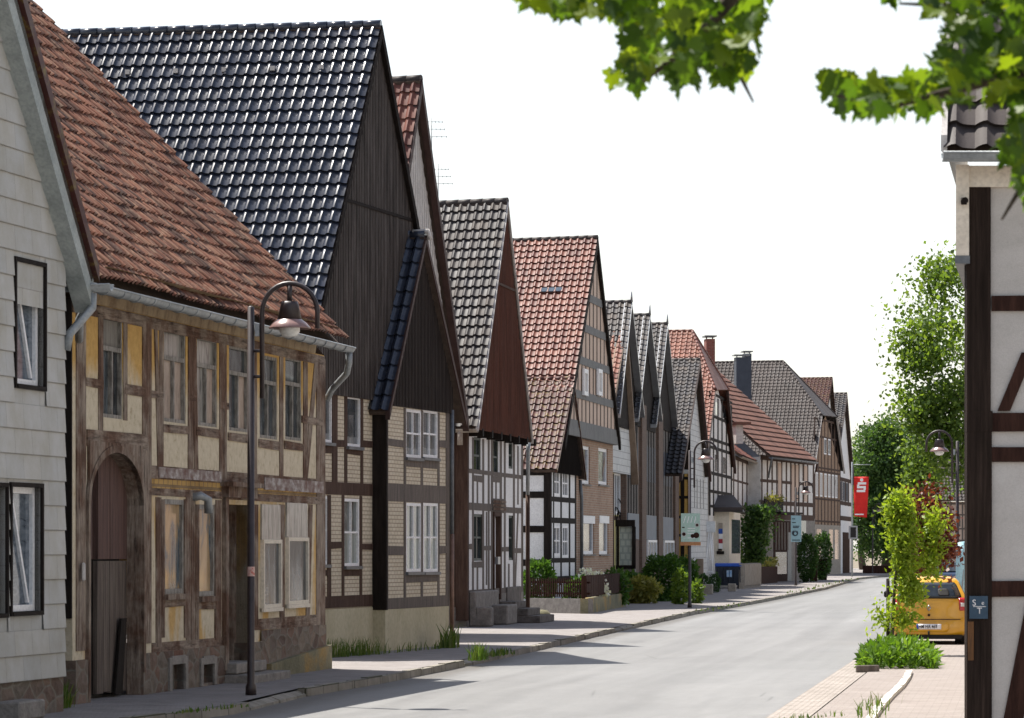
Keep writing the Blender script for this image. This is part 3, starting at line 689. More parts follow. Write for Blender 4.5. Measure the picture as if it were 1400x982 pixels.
# the curved pale edging that divides parking bay from footway
ed = [gnd(*p, -.08) for p in ((1186, 990), (1199, 972), (1216, 953), (1232, 938), (1240, 927), (1243, 919))]
mb = MB()
for i in range(len(ed)-1):
    n = max(1, round((ed[i+1]-ed[i]).length/.8))
    for k in range(n):
        a, b = ed[i].lerp(ed[i+1], k/n), ed[i].lerp(ed[i+1], (k+.97)/n)
        t = (b-a).normalized(); sx = Vector((t.y, -t.x, 0))*.055
        q = [a-sx, a+sx, b+sx, b-sx]; mb.prism([Vector((p.x, p.y, -.2)) for p in q], [Vector((p.x, p.y, -.045+rnd.uniform(-.008, .008))) for p in q])
o = mb.build('kerb_edging', M['kerb_white']); o['kind'] = 'structure'
# ================================================================ grey shingled gable house at the left edge
W = Wall.street(88, 972, 1730)
root = thing('gable_house', 'pale grey shingle clad gable house at the left edge of the street', 'house', W.pt(0, 0))
rd = -W.n
V = W.off(.22)
uE, zE_ = V.uz(128, 377); slope = (V.uz(128, 377), V.uz(20, -18))
(u1_, z1_), (u0_, z0_) = slope; k = (z0_-z1_)/(u0_-u1_)
up_ = uE-4.9; zp_ = zE_+k*(up_-uE)
PKpx = lambda u, z: (CX+F*(V.pt(u, z).x)/V.pt(u, z).y, HOR-F*(z-EYE)/V.pt(u, z).y)
g = gable_roof(root, W, PKpx(up_, zp_), PKpx(up_-4.9, zE_), (128, 377), rd, 11, M['tile_darkred'], .25, .33, .22, None)
mb = MB(); Vv = g['V']; n_up = .0
barge(mb, Vv, (g['up'], g['zp']-.02), (g['uR'], g['zR']-.02), .44, -.24, -.0)
mb.build('bargeboard', M['board_grey'], root)
mb = MB(); barge(mb, Vv, (g['up'], g['zp']+.16), (g['uR']+.02, g['zR']+.12), .2, -.3, .07); mb.build('verge_tiles', M['tile_darkred'], root)
hw = [rect(W, 20, 59, 361, 527), rect(W, 14, 55, 666, 836), rect(W, -40, 7, 665, 840)]
uL = g['uL']+.6; zb = W.z(60, 928)
body(root, W, uL, 0, 4.9, rd, 11, M['shingle'], hw, gable_poly(g, uL, 0, 4.9, .02), z0=zb, reveal=.16)
mb = MB(); cz = zb
while cz < g['zp']-.4:
    c1 = cz+.30; ue = 0.0
    if c1 > gz(g, 0, .1): ue = min(0.0, g['up']+(g['uR']-g['up'])*(g['zp']-.1-c1)/(g['zp']-g['zR']))
    cuts = sorted([(h[0]-.06, h[1]+.06) for h in hw if h[2]-.1 < (cz+c1)/2 < h[3]+.1]); x = uL
    for a_, b_ in cuts+[(ue, ue)]:
        if min(a_, ue) > x+.02:
            e_ = min(a_, ue); mb.face([W.pt(x, cz, .026), W.pt(e_, cz, .026), W.pt(e_, c1, .006), W.pt(x, c1, .006)], [(x, cz-zb), (e_, cz-zb), (e_, c1-zb), (x, c1-zb)])
            mb.face([W.pt(x, cz, .0), W.pt(e_, cz, .0), W.pt(e_, cz, .026), W.pt(x, cz, .026)])
        x = max(x, b_)
    cz = c1
mb.build('shingle_courses', M['shingle'], root)
mb = MB(); mb.wbox(W, uL, 0.0, -.02, zb-.002, -.3, -.012); mb.build('plinth', M['stone_red'], root)
for i, h in enumerate(hw):
    fr = window(root, W, h, M['white_paint'], M['pane_blue'], (1, 1), .075, .1, None)
    mb = MB(); u0, u1, z0, z1 = h; mb.wbox(W, u0-.05, u0, z0-.05, z1+.05, -.1, .035); mb.wbox(W, u1, u1+.05, z0-.05, z1+.05, -.1, .035)
    mb.wbox(W, u0, u1, z1, z1+.05, -.1, .036); mb.wbox(W, u0, u1, z0-.05, z0, -.1, .05); mb.build('surround', M['timber_black'], fr)
    # tilted-open sash seen through the frame
    mb = MB(); um = u0+(u1-u0)*.25
    mb.wpoly(W, [(um, z1-.12), (um+.05, z1-.12), (u1-.16, z0+.1), (u1-.22, z0+.1)], -.115, -.08); mb.build('sash', M['white_paint'], fr)
mb = MB(); p = W.pt(-.02, 0)
gA = W.pt(g['uR']-.05, g['zR']-.12, .22); gutter(mb, gA+Vector((rd.x, rd.y, 0))*6, gA+Vector((-rd.x, -rd.y, 0))*.25, .085)
mb.tube([gA+Vector((0, 0, -.1)), gA+Vector((0, 0, -.28)), W.pt(.02, g['zR']-.75, .06), W.pt(.02, g['zR']-.95, .02)], .055, 8)
mb.build('gutter', M['zinc'], root)
b0 = gnd(22, 972)
t = MB(); t.box(W.pt(W.u(6), 0, .2), .9, .3, .22, math.atan2(W.d.y, W.d.x)); o = t.build('stone_step', M['stone_grey'], None, .02)
tag(o, 'low grey stone block on the pavement under the shingled house at the left edge', 'stone step')

# ================================================================ decayed brown half-timbered house, eaves to the street
W = Wall.street(443, 914, 1600); W1 = W
root = thing('timber_house', 'decayed brown half timbered house with arched gate and old clay tile roof', 'house', W.pt(W.u(100), 0)); H1 = root
rd = -W.n; uA, uB = W.u(99), 0.0
zt = W.z(443, 486)                         # wall top under the cove
gate = (W.u(119), W.u(192), 0, W.z(155, 600))
door = (W.u(307), W.u(338), W.z(322, 905), W.z(322, 690))
wins = dict(u1=(140, 168, 433, 572), u2=(224, 254, 450, 578), u3=(269, 297, 462, 583), u4=(313, 340, 474, 590), u5=(355, 379, 487, 600), u6=(390, 412, 489, 602),
            g1=(224, 251, 683, 812), g2=(271, 293, 690, 815), g3=(356, 381, 690, 831), g4=(390, 418, 688, 826))
wr = {k: rect(W, *v) for k, v in wins.items()}
cel = [rect(W, 229, 247, 908, 944), rect(W, 272, 287, 908, 934)]
zs = W.z(250, 888)                         # top of the stone base
m = Mt('ochre_and_pale_plaster'); tc = m.n('ShaderNodeTexCoord'); sp = m.n('ShaderNodeSeparateXYZ', i0=tc.outputs['UV'])
no = m.n('ShaderNodeTexNoise', Vector=m.coord('Object', (1, 1, .5)), Scale=1.5, Detail=9.0, Roughness=.68)
fn = m.n('ShaderNodeTexNoise', Vector=tc.outputs['Object'], Scale=9.0, Detail=8.0, Roughness=.7)
ad = m.n('ShaderNodeMath', {'operation': 'MULTIPLY_ADD'}, i0=no.outputs[0], i1=1.5, i2=sp.outputs[1])
pale = m.ramp(fn.outputs[0], [(.3, (.38, .31, .21)), (.45, (.54, .47, .345)), (.7, (.64, .565, .44))])
och = m.ramp(fn.outputs[0], [(.3, (.42, .26, .085)), (.6, (.56, .35, .12)), (.8, (.62, .43, .18))])
pn = m.n('ShaderNodeTexNoise', Vector=m.coord('Object', (1, 1, .35)), Scale=.9, Detail=6.0)
k0 = m.ramp(pn.outputs[0], [(.50, (.0, .0, .0)), (.56, (.9, .9, .9))])
k1 = m.ramp(m.n('ShaderNodeMapRange', i0=ad.outputs[0], i1=0.0, i2=8.0).outputs[0], [(.40, (1, 1, 1)), (.46, (.0, .0, .0))])
k2 = m.ramp(m.n('ShaderNodeMapRange', i0=ad.outputs[0], i1=0.0, i2=8.0).outputs[0], [(.61, (.0, .0, .0)), (.66, (1, 1, 1))])
k1 = m.mix(1.0, m.mix(1.0, k1, k0, 'MULTIPLY'), k2, 'ADD')
M['h1plaster'] = m.fin(m.mix(k1, pale, och), .95, m.bump(fn.outputs[0], .7, .03), .2)
body(root, W, uA, uB, zt, rd, 11, M['h1plaster'], [gate, door]+list(wr.values()), z0=zs, reveal=.17)
# stone base with openings
mb = MB(); hl = [(gate[0], gate[1], -.02, zs+.01), (door[0], door[1], -.02, zs+.01)]+[c for c in cel]
wall_front(mb, W.off(.045), uA, W.u(355), -.08, zs, hl, .25)
for a_, b_ in ((uA, gate[0]), (gate[1], door[0]), (door[1], W.u(355))): mb.face([W.pt(a_, zs, .045), W.pt(b_, zs, .045), W.pt(b_, zs, 0), W.pt(a_, zs, 0)])
zs2 = W.z(400, 858)
wall_front(mb, W.off(.03), W.u(355), uB+.05, .2, zs2, [], .25)
A, B = W.pt(uA, -.05, .045), W.pt(uA, -.05, -1); mb.face([B, A, A+Vector((0, 0, zs+.05)), B+Vector((0, 0, zs+.05))])
mb.build('stone_base', M['stone_red'], root)
mb = MB(); mb.wpoly(W, [(W.u(362), -.05), (uB+.12, -.05), (uB+.12, W.z(443, 882)), (W.u(362), W.z(362, 908))], -.05, .11); mb.build('cement_base', M['moss_cement'], root)
for c in cel:
    fb = MB(); u0, u1, z0, z1 = c; Wc = W.off(.045)
    fb.wbox(Wc, u0-.14, u0, z0-.03, z1+.1, -.1, .03); fb.wbox(Wc, u1, u1+.14, z0-.03, z1+.1, -.1, .031); fb.wbox(Wc, u0, u1, z1, z1+.12, -.1, .032)
    f_ = fb.build('cellar_window', M['stone_grey'], root)
    fb = MB(); fb.wbox(Wc, u0, u1, z0, z1, -.2, -.14); fb.build('shutter', M['door_grey'], f_)
# timbers
fr = Frame(W, .014); fr.rails = True
fr.h(99, 443, 300, 456, 470)               # top plate
fr.h(202, 443, 260, 640, 657); fr.h(202, 443, 260, 670, 681)
fr.h(207, 306, 250, 876, 892); fr.h(340, 443, 400, 843, 858)
fr.v(110, 13, 420, 890); fr.v(137, 6, 430, 590); fr.v(171, 5, 436, 575)
fr.v(200, 12, 440, 880); fr.v(438, 12, 490, 870)
for x, w_ in ((220, 6), (260, 7), (303, 7), (346, 8), (384, 5), (417, 6)): fr.v(x, w_, W1 and HOR-(HOR-470)*(1600-x)/(1300), HOR-(HOR-655)*(1600-x)/(1300))
fr.v(212, 4, 446, 640, 217); fr.v(432, 5, 495, 655, 417)
fr.v(265, 5, 458, 650, 268); fr.v(307, 3.5, 470, 655)
fr.v(216, 7, 680, 885); fr.v(257, 6, 680, 880); fr.v(263, 5, 680, 880); fr.v(298, 7, 684, 878); fr.v(348, 7, 690, 855); fr.v(385, 6, 690, 850); fr.v(424, 5, 690, 850, 420)
fr.h(118, 200, 155, 590, 612); fr.h(116, 140, 128, 518, 530); fr.h(170, 198, 184, 527, 541)
fr.h(206, 222, 214, 535, 545); fr.h(258, 268, 262, 540, 548); fr.h(300, 312, 305, 550, 560); fr.h(412, 440, 425, 570, 580)
for k in ('u2', 'u3', 'u4', 'u5', 'u6'):
    a, b, c, d = wins[k]; fr.h(a-2, b+2, (a+b)/2, d+3, d+14)
for k in ('g1', 'g2'):
    a, b, c, d = wins[k]; fr.h(a-3, b+3, (a+b)/2, d+2, d+18); fr.v(a-2, 4, c, d+60); fr.v(b+2, 4, c, d+60)
fr.h(220, 300, 260, 725, 731) if False else None
# arch spandrels and posts of the gateway
uL_, uR_ = gate[0], gate[1]; uc = (uL_+uR_)/2; rr = (uR_-uL_)/2; zsp = W.z(155, 690); zap = W.z(155, 619); zt2 = W.z(155, 606)
N_ = 12
for sgn in (-1, 1):
    for k in range(N_):
        a0, a1 = math.pi/2*k/N_, math.pi/2*(k+1)/N_
        ua, ub = uc+sgn*rr*math.cos(a0), uc+sgn*rr*math.cos(a1)
        za, zb_ = zsp+(zap-zsp)*math.sin(a0), zsp+(zap-zsp)*math.sin(a1)
        q = [(ua, za), (ub, zb_), (ub, zt2), (ua, zt2)]
        fr.mb.wpoly(W, q if sgn < 0 else q[::-1], -.02, .042)
        # soffit of the arch
        fr.mb.face([W.pt(ua, za, .042), W.pt(ub, zb_, .042), W.pt(ub, zb_, -.3), W.pt(ua, za, -.3)])
        if True:
            rim = .10
            q2 = [(ua-sgn*0, za), (ub, zb_), (ub-sgn*-rim*math.cos(a1), zb_+rim*math.sin(a1)), (ua+sgn*rim*math.cos(a0), za+rim*math.sin(a0))]
            fr.mb.wpoly(W, q2, .02, .055)
fr.mb.wbox(W, uL_-.002, uL_+.012, 0, zsp, -.19, .01); fr.mb.wbox(W, uR_-.012, uR_+.002, 0, zsp, -.19, .01); fr.mb.wbox(W, uL_-.09, uL_, 0, zsp, -.02, .052); fr.mb.wbox(W, uR_, uR_+.10, 0.3, zsp, -.02, .053)
fr.build(root, [M['timber_old'], M['timber_old_rail']])
mb = MB(); mb.wbox(W, W.u(206), W.u(304), W.z(255, 671), W.z(255, 656), -.02, .004); mb.wbox(W, W.u(342), W.u(434), W.z(395, 686), W.z(395, 670), -.02, .005); mb.each('clay_band', M['clay'], root)
# side wall posts seen round the near corner
Ws = W.side(uA); fs = Frame(Ws, .03)
mb = MB(); mb.wbox(Ws, -.12, .0, 1.1, zt, .01, .05); mb.wbox(Ws, -.34, -.2, .9, zt, .01, .045); mb.build('corner_post', M['timber_black'], root)
# flaking limewash on the floor beam
mb = MB(); Wb = W.off(.058)
u0, u1 = W.u(360), W.u(440); mb.wbox(W, u0, u1, W.z(400, 672), W.z(400, 656), 0, .03)
mb.wbox(W, W.u(215), W.u(300), W.z(258, 656), W.z(258, 642), 0, .031); mb.each('limewashed_beam', M['oldwhite_band'], root)
# gate leaves
gm = MB(); Wg = W.off(-.2); us = [uL_, uL_+.33*(uR_-uL_), uL_+.44*(uR_-uL_), uR_]
zsplit = W.z(150, 766)
def gl(u0, u1, z0, z1, o): gm.wbox(Wg, u0, u1, z0, z1, -.06, o)
n = 9
for k in range(n):
    a, b = uL_+(uR_-uL_)*k/n, uL_+(uR_-uL_)*(k+1)/n-.006
    if k == 3: continue
    gl(a, b, .02+rnd.uniform(0, .06), zsplit-.012, rnd.uniform(0, .012))
gate_o = gm.build('gate', M['gate_wood'], root)
gm = MB()
for k in range(n):
    a, b = uL_+(uR_-uL_)*k/n, uL_+(uR_-uL_)*(k+1)/n-.006
    if k == 3: continue
    gl(a, b, zsplit+.012, zap+.05, rnd.uniform(0, .012)+.01)
gm.build('gate_top', M['gate_red'], gate_o)
gm = MB(); gm.wbox(Wg, uL_, uR_, 0, zap+.1, -.2, -.1); gm.build('gate_backing', M['dark'], gate_o)
gm = MB(); Wq = W.off(-.12); uu = uL_+.78*(uR_-uL_); gm.wpoly(Wq, [(uu-.25, .03), (uu+.1, .03), (uu+.3, 1.05), (uu+.05, 1.05)], -.03, .0); gm.build('loose_board', M['timber_black'], gate_o)
# upper and ground floor windows
def oldwin(k, top, panes, low=None):
    u0, u1, z0, z1 = wr[k]; zc = z0+(z1-z0)*.68
    mb = MB(); f = .05
    for a, b, c, d in ((u0, u0+f, z0, z1), (u1-f, u1, z0, z1), (u0+f, u1-f, z0, z0+f), (u0+f, u1-f, z1-f, z1), (u0+f, u1-f, zc-.03, zc+.03), ((u0+u1)/2-.025, (u0+u1)/2+.025, z0+f, zc-.03)):
        mb.wbox(W, a, b, c, d, -.09, -.01+rnd.uniform(-.004, .004))
    fr_ = mb.build('window', M['old_paint'], root)
    pb = MB(); pb.wbox(W, u0+.03, u1-.03, zc, z1-.03, -.075, -.06); pb.build('pane', M[top], fr_)
    um = (u0+u1)/2
    pb = MB(); pb.wbox(W, u0+.03, um, z0+.03, zc, -.077, -.062); pb.build('pane', M[panes[0]], fr_)
    pb = MB(); pb.wbox(W, um, u1-.03, z0+.03, zc, -.081, -.065); pb.build('pane', M[panes[1]], fr_)
    return fr_
f_ = oldwin('u1', 'door_grey', ('pane_old', 'pane_dark'))
oldwin('u2', 'pane_foil', ('pane_board', 'pane_board')); oldwin('u3', 'pane_foil', ('pane_foil', 'pane_board'))
oldwin('u4', 'pane_old', ('pane_old', 'pane_board')); oldwin('u5', 'pane_old', ('pane_old', 'pane_old')); oldwin('u6', 'pane_old', ('pane_old', 'pane_old'))
for k, pm in (('g1', 'pane_warm'), ('g2', 'pane_warm')):
    window(root, W, wr[k], M['old_paint'], M[pm], (1, 1), .07, .03, M['timber_old'], sill_h=.08)
for k in ('g3', 'g4'):
    u0, u1, z0, z1 = wr[k]; zc = z0+(z1-z0)*.66
    fr_ = window(root, W, (u0, u1, z0, zc), M['plaster_cream'], M['pane_old'], (1, 1), .06, -.03, M['plaster_cream'], sill_h=.06)
    pb = MB(); pb.wpoly(W, [(u0-.02, zc), (u1+.02, zc), (u1-.0, z1), (u0+.0, z1)], -.06, .03); pb.build('plastic_sheet', M['pane_foil'], fr_)
# doorway
u0, u1, z0, z1 = door; mb = MB(); Wd = W.off(-.3)
mb.wbox(Wd, u0, u1, z0, z1, -.06, 0); mb.wbox(Wd, u0+.1, u1-.1, z0+.15, z0+.75, 0, .03); mb.wbox(Wd, u0+.1, u1-.1, z0+.95, z0+1.9, 0, .03)
d_ = mb.build('door', M['door_grey'], root)
mb = MB(); mb.wbox(W, u0-.16, u0, z0-.1, z1+.1, -.3, .07); mb.wbox(W, u1, u1+.12, z0-.1, z1+.1, -.3, .072); mb.wbox(W, u0-.2, u1+.18, z1+.1, z1+.26, -.3, .12); mb.wbox(W, u0-.26, u1+.24, z1+.26, z1+.33, -.3, .2)
mb.build('frame', M['timber_old'], d_)
mb = MB(); mb.wbox(W, u0-.1, u1+.35, z0-.16, z0, -.3, .22); mb.wbox(W, u0-.15, u1+.75, -.02, z0-.17, -.2, .5); mb.build('doorstep', M['stone_grey'], d_, .015)
# stove pipe
mb = MB(); uq = W.u(266); zq = W.z(266, 681); mb.tube([W.pt(uq-.12, zq, -.05), W.pt(uq-.1, zq+.03, .12), W.pt(uq-.0, zq-.02, .2), W.pt(uq+.02, zq-.22, .2)], .062, 9); mb.build('stove_pipe', M['zinc'], root)
mb = MB(); uq = W.u(108); zq = W.z(108, 782); mb.wbox(W, uq-.05, uq+.05, zq-.12, zq+.12, .04, .08); mb.build('bell_plate', M['verge_white'], root, .02)
# roof
V = W.off(.52); uR, zR = V.uz(474, 466); pt0 = V.pt(uR, zR)
uN = V.u(128); Lr = uR-uN
rise = 6.4; run = rise/math.tan(R(46.5)); Pk = Vector((pt0.x+rd.x*run, pt0.y+rd.y*run, zR+rise))
tile_roof('roof', root, Pk, Vector((-W.d.x, -W.d.y, 0))*Lr, pt0-Pk, .185, .30, M['tile_old'], .05, .04, 10, .013, None, .12)
mb = MB(); ridge_tiles(mb, Pk, Pk+Vector((-W.d.x, -W.d.y, 0))*Lr); mb.build('ridge', M['tile_old'], root)
e2 = Pk+Vector((rd.x, rd.y, 0))*run-Vector((0, 0, rise))
mb = MB(); mb.face([Pk, e2, e2-Vector((W.d.x, W.d.y, 0))*Lr, Pk-Vector((W.d.x, W.d.y, 0))*Lr]); q = [W.pt(uB, zt), Vector((W.pt(uB, zt).x+rd.x*11, W.pt(uB, zt).y+rd.y*11, zt)), Pk-Vector((W.d.x, W.d.y, 0))*.5]
mb.face(q); mb.build('roof_back', M['under'], root)
# cove (rendered eave) and gutter
mb = MB(); ns = 5
for i in range(ns):
    a0, a1 = math.pi/2*i/ns, math.pi/2*(i+1)/ns
    f0 = (.06+.42*(1-math.cos(a0)), zt-.02+.42*math.sin(a0)); f1 = (.06+.42*(1-math.cos(a1)), zt-.02+.42*math.sin(a1))
    mb.face([W.pt(uA, f0[1], f0[0]), W.pt(uR-.3, f0[1], f0[0]), W.pt(uR-.3, f1[1], f1[0]), W.pt(uA, f1[1], f1[0])], sm=True)
mb.face([W.pt(uR-.3, zt-.02, .06)]+[W.pt(uR-.3, zt-.02+.42*math.sin(math.pi/2*i/ns), .06+.42*(1-math.cos(math.pi/2*i/ns))) for i in range(1, ns+1)]+[W.pt(uR-.3, zt+.4, .06)])
mb.build('eave_cove', M['soffit'], root)
mb = MB(); gp0, gp1 = V.pt(V.u(112), zR-.12, .06), V.pt(uR+.02, zR-.12, .06); gutter(mb, gp0, gp1, .085)
mb.tube([gp1+Vector((-.02, -.1, -.08)), gp1+Vector((-.02, -.1, -.25)), gp1+Vector((-.06, -.05, -.42)), W.pt(uB+.12, zR-.78, .1), W.pt(uB+.12, zR-.95, .02)], .055, 8)
mb.tube([gp0+Vector((0, .1, -.08)), gp0+Vector((0, .1, -.25)), gp0+Vector((-.1, .1, -.45)), W.pt(uA-.1, zR-.75, .12)], .055, 8)
mb.build('gutter', M['zinc'], root)

# ================================================================ tall house with black boarded gable and blue-black roof
W = Wall.street(526, 890, 2000); Wm = W.off(-.25)
root = thing('gable_house', 'tall cream brick house with black boarded gable and glossy blue black tiled roof', 'house', Wm.pt(Wm.u(450), 0))
rd = Vector((-5.14, 1.0)).normalized()
g = gable_roof(root, Wm, (521, 34), (405, 578), (621, 575), rd, 13, M['tile_blue'], .212, .31, .14, M['clad_black2'], .26, None, .042, .048, M['tile_blue'])
uA, uB = Wm.u(411), Wm.u(612); zc = Wm.z(470, 540)
zpl = Wm.z(470, 832)
h2 = dict(a=(473.5, 493, 542, 611), b=(470, 491, 682, 774), c=(436, 454, 538, 605), d=(430, 448, 678, 772))
hh = {k: rect(Wm, *v) for k, v in h2.items()}
body(root, Wm, uA, uB, zc+.25, rd, 12, M['brick_cream'], list(hh.values()), gable_poly(g, uA, uB, zc+.25, .2), z0=zpl, reveal=.14)
mb = MB(); mb.wbox(Wm, uA, Wm.u(518), -.05, zpl-.002, -.3, .012); mb.build('plinth', M['plinth'], root)
for k, h in hh.items():
    window(root, Wm, h, M['white_paint'], M['pane_curtain'] if k == 'b' else M['pane_room'], (2 if k in 'bd' else 1, 2 if k in 'bd' else 1), .055, .03, M['zinc_dark'])
fr = Frame(Wm, .016)
fr.h(411, 514, 475, 814, 831); fr.h(411, 514, 475, 660, 677)
fr.v(457, 7, 540, 662); fr.vs((472.3, 494.3), 3.6, 541, 660); fr.v(449.5, 4.5, 677, 816); fr.vs((468.5, 493), 3.2, 677, 815); fr.v(434, 4, 540, 662)
fr.h(458, 472, 465, 602, 611); fr.h(495, 513, 503, 603, 612); fr.h(473, 494, 484, 613, 622); fr.h(430, 456, 445, 610, 620)
fr.h(450, 468, 460, 741, 750); fr.h(494, 513, 503, 743, 752); fr.h(469, 493, 481, 779, 787); fr.h(425, 449, 440, 780, 788)
fr.h(411, 514, 475, 537, 543)
fr.build(root, M['timber_brown'])
mb = MB(); mb.wpoly(Wm, gable_poly(g, uA-.1, uB+.1, zc, .14), 0.0, .05); cl = mb.build('gable_boarding', M['clad_black2'], root)
mb = MB(); boards(mb, Wm, g, uA-.05, uB+.05, zc-.03, .105, .045, .05, .075, .2)
mb.build('batten', M['batten'], cl)
mb = MB(); z5 = Wm.z(515, 288); ga = [u for u in np.linspace(uA, uB, 400) if gz(g, u, .2) > z5]
mb.wbox(Wm, ga[0], ga[-1], z5-.03, z5+.03, .05, .095); mb.build('drip_board', M['clad_black2'], cl)
# projecting front bay
ub0, ub1 = W.u(526), W.u(613); zcb = W.z(570, 558); zpb = W.z(570, 831)
bw = dict(a=(554, 575, 560, 626), b=(577, 597.5, 561, 626), c=(554.5, 575.5, 688, 782), d=(578, 598, 688, 782))
bh = {k: rect(W, *v) for k, v in bw.items()}
gb = gable_roof(root, W, (581.5, 321), (531, 562), (637, 574), -W.n, .62, M['tile_blue'], .2, .36, .16, M['board_redbrown'], .16, None, .04, .04, M['tile_blue'], vthick=.06)
body(root, W, ub0, ub1, zcb+.1, -W.n, .3, M['brick_cream'], list(bh.values()), gable_poly(gb, ub0, ub1, zcb+.1, .1), z0=zpb, reveal=.14, name='bay')
mb = MB(); mb.wbox(W, ub0, ub1, -.05, zpb-.002, -.3, .012); mb.build('bay_plinth', M['plinth'], root)
for k, h in bh.items():
    window(root, W, h, M['white_paint'], M['pane_curtain'] if k in 'cd' else M['pane_room'], (2, 2), .06, .02, M['zinc_dark'])
mb = MB(); mb.wbox(W, ub0-.02, ub0+.06, zpb-.01, zcb, -.28, .045); mb.build('corner_post', M['timber_black'], root)
fr = Frame(W, .016)
fr.h(527, 613, 570, 816, 831); fr.h(527, 613, 570, 663, 687)
fr.vs((553, 576.3, 599.2), 2.6, 558, 818); fr.vs((611.5,), 4.5, 558, 818); fr.vs((528.5,), 3.2, 558, 818)
fr.h(530, 553, 541, 601, 611); fr.h(600, 611, 605, 602, 612); fr.h(553, 599, 576, 627, 640)
fr.h(530, 553, 541, 747, 759); fr.h(600, 611, 605, 746, 757); fr.h(553, 599, 576, 783, 796)
fr.build(root, M['timber_grey'])
mb = MB(); mb.wpoly(W, gable_poly(gb, ub0-.05, ub1+.12, zcb, .1), .0, .05); cl = mb.build('bay_boarding', M['clad_black2'], root)
mb = MB(); boards(mb, W, gb, ub0, ub1+.1, zcb-.03, .105, .045, .05, .07, .16); mb.build('batten', M['clad_black'], cl)
mb = MB(); p = gb['P']; mb.tube([p+Vector((-.25, .05, .05)), p+Vector((.05, 0, .07)), p+Vector((.1, 0, -.1))], .06, 6); mb.build('ridge_cap', M['verge_white'], root)
mb = MB(); q = W.pt(ub1+.1, zcb-.1, .05); mb.tube([W.pt(ub1+.09, 2.3, .05), W.pt(ub1+.09, zcb+.05, .05)], .045, 8); mb.build('downpipe', M['zinc_dark'], root)
mb = MB(); mb.tube([W.pt(ub1+.09, 0, .05), W.pt(ub1+.09, 2.3, .05)], .048, 8); mb.build('downpipe_foot', M['copper'], root)
# row of ventilation tiles
mb = MB(); P, Rv = g['P'], (g['Lp']-g['P'])
for k in range(9):
    p = P+Rv*.12+Vector((rd.x, rd.y, 0))*(1.0+k*.98); mb.box(p+Vector((0, -.03, .02)), .09, .1, .09)
mb.each('vent_tile', M['verge_white'], root)
# roof window low on the slope
p = P+Rv*.60+Vector((rd.x, rd.y, 0))*4.0; mb = MB(); n = Vector((rd.x, rd.y, 0)).cross(Rv).normalized(); n = n if n.z > 0 else -n
s_ = Rv.normalized(); r_ = Vector((rd.x, rd.y, 0)); q = [p, p+r_*.8, p+r_*.8+s_*1.0, p+s_*1.0]
mb.prism(q, [x+n*.14 for x in q]); rw = mb.build('roof_window', M['zinc_dark'], root)
q = [p+r_*.08+s_*.08, p+r_*.72+s_*.08, p+r_*.72+s_*.92, p+r_*.08+s_*.92]; mb = MB(); mb.prism([x+n*.14 for x in q], [x+n*.15 for x in q]); mb.build('pane', M['pane_blue'], rw)

# ================================================================ house behind it
Wb = Wall.street(576, 869, 2000)
root = thing('gable_house', 'narrow house with pale gable and dark red bargeboard rising behind the black boarded house', 'house', Wb.pt(0, 0))
rdb = Vector((-2.5, 1)).normalized()
g = gable_roof(root, Wb, (576, 108), (508, 560), (639.5, 572), rdb, 9, M['tile_red'], .24, .36, .2, M['board_redbrown'], .3, None, .045, .035, M['tile_brown'], vthick=.12)
ua, ub = Wb.u(512), Wb.u(611)
body(root, Wb, ua, ub, 4.9, rdb, 9, M['plaster_greyed'], [], gable_poly(g, ua, ub, 4.9, .3), z0=0)
mb = MB(); boards(mb, Wb, g, ua, ub, 4.9, .16, .03, 0, .02, .35); mb.build('gable_panel', M['verge_white'], root)
def antenna(px, py, Dd, h, lab):
    b = Vector(((px-CX)/F*Dd, Dd, zat(py, Dd)))
    r_ = thing('aerial', lab, 'aerial', b)
    mb = MB(); mb.tube([b+Vector((0, 0, -1.5)), b+Vector((0, 0, h))], .014, 6); mb.build('mast', M['zinc'], r_)
    mb = MB()
    for k in range(3):
        z = h*(.55+.16*k); l = .36-.05*k
        mb.tube([b+Vector((-l*.3, -.1, z)), b+Vector((l, .1, z+.01))], .006, 5)
        for q in range(5): c = b+Vector((-l*.3+l*1.3*q/4, 0, z)); mb.tube([c+Vector((0, -.2, 0)), c+Vector((0, .2, 0))], .006, 4)
    mb.build('rods', M['zinc'], r_)
antenna(590, 222, 87, 1.1, 'thin television aerial behind the dark red bargeboard, the upper of two')
antenna(599, 285, 90, 1.1, 'thin television aerial beside the dark red bargeboard, the lower of two')

# ================================================================ white timbered house with red-brown boarded gable
W = Wall.street(638, 857, 1500)
root = thing('gable_house', 'white half timbered house with red brown boarded gable and stone steps', 'house', W.pt(0, 0)); H3 = root
rd = Vector((-2.2, 1)).normalized(); rdw = -W.n
g = gable_roof(root, W, (694, 275), (653, 584), (728, 602), rd, 9, M['tile_grey'], .235, .335, .42, M['verge_white'], .09, None, .044, .05, M['tile_grey'], vthick=.05)
ua, ub = 0.0, W.u(715); zb = W.z(675, 600)
h3 = dict(a=(648, 657.5, 598, 648), b=(674, 681.5, 600, 650), c=(695.3, 701, 604, 641), d=(645.5, 660, 703, 767), e=(695.5, 701.5, 705, 766))
dr = rect(W, 674, 682.5, 706, 820)
hh = {k: rect(W, *v) for k, v in h3.items()}
zst = W.z(675, 812)
body(root, W, ua, ub, zb+.3, rdw, 9, M['plaster_white'], list(hh.values())+[(dr[0], dr[1], zst, dr[3])], None, z0=zst, reveal=.2)
mb = MB(); wall_front(mb, W.off(.02), ua, ub, -.05, zst, [(dr[0], dr[1], W.z(678, 828), zst+.01)]); Sd = W.side(0)
mb.face([Sd.pt(-8, -.05, .02), Sd.pt(0, -.05, .02), Sd.pt(0, zst, .02), Sd.pt(-8, zst, .02)]); mb.build('stone_base', M['stone_grey'], root)
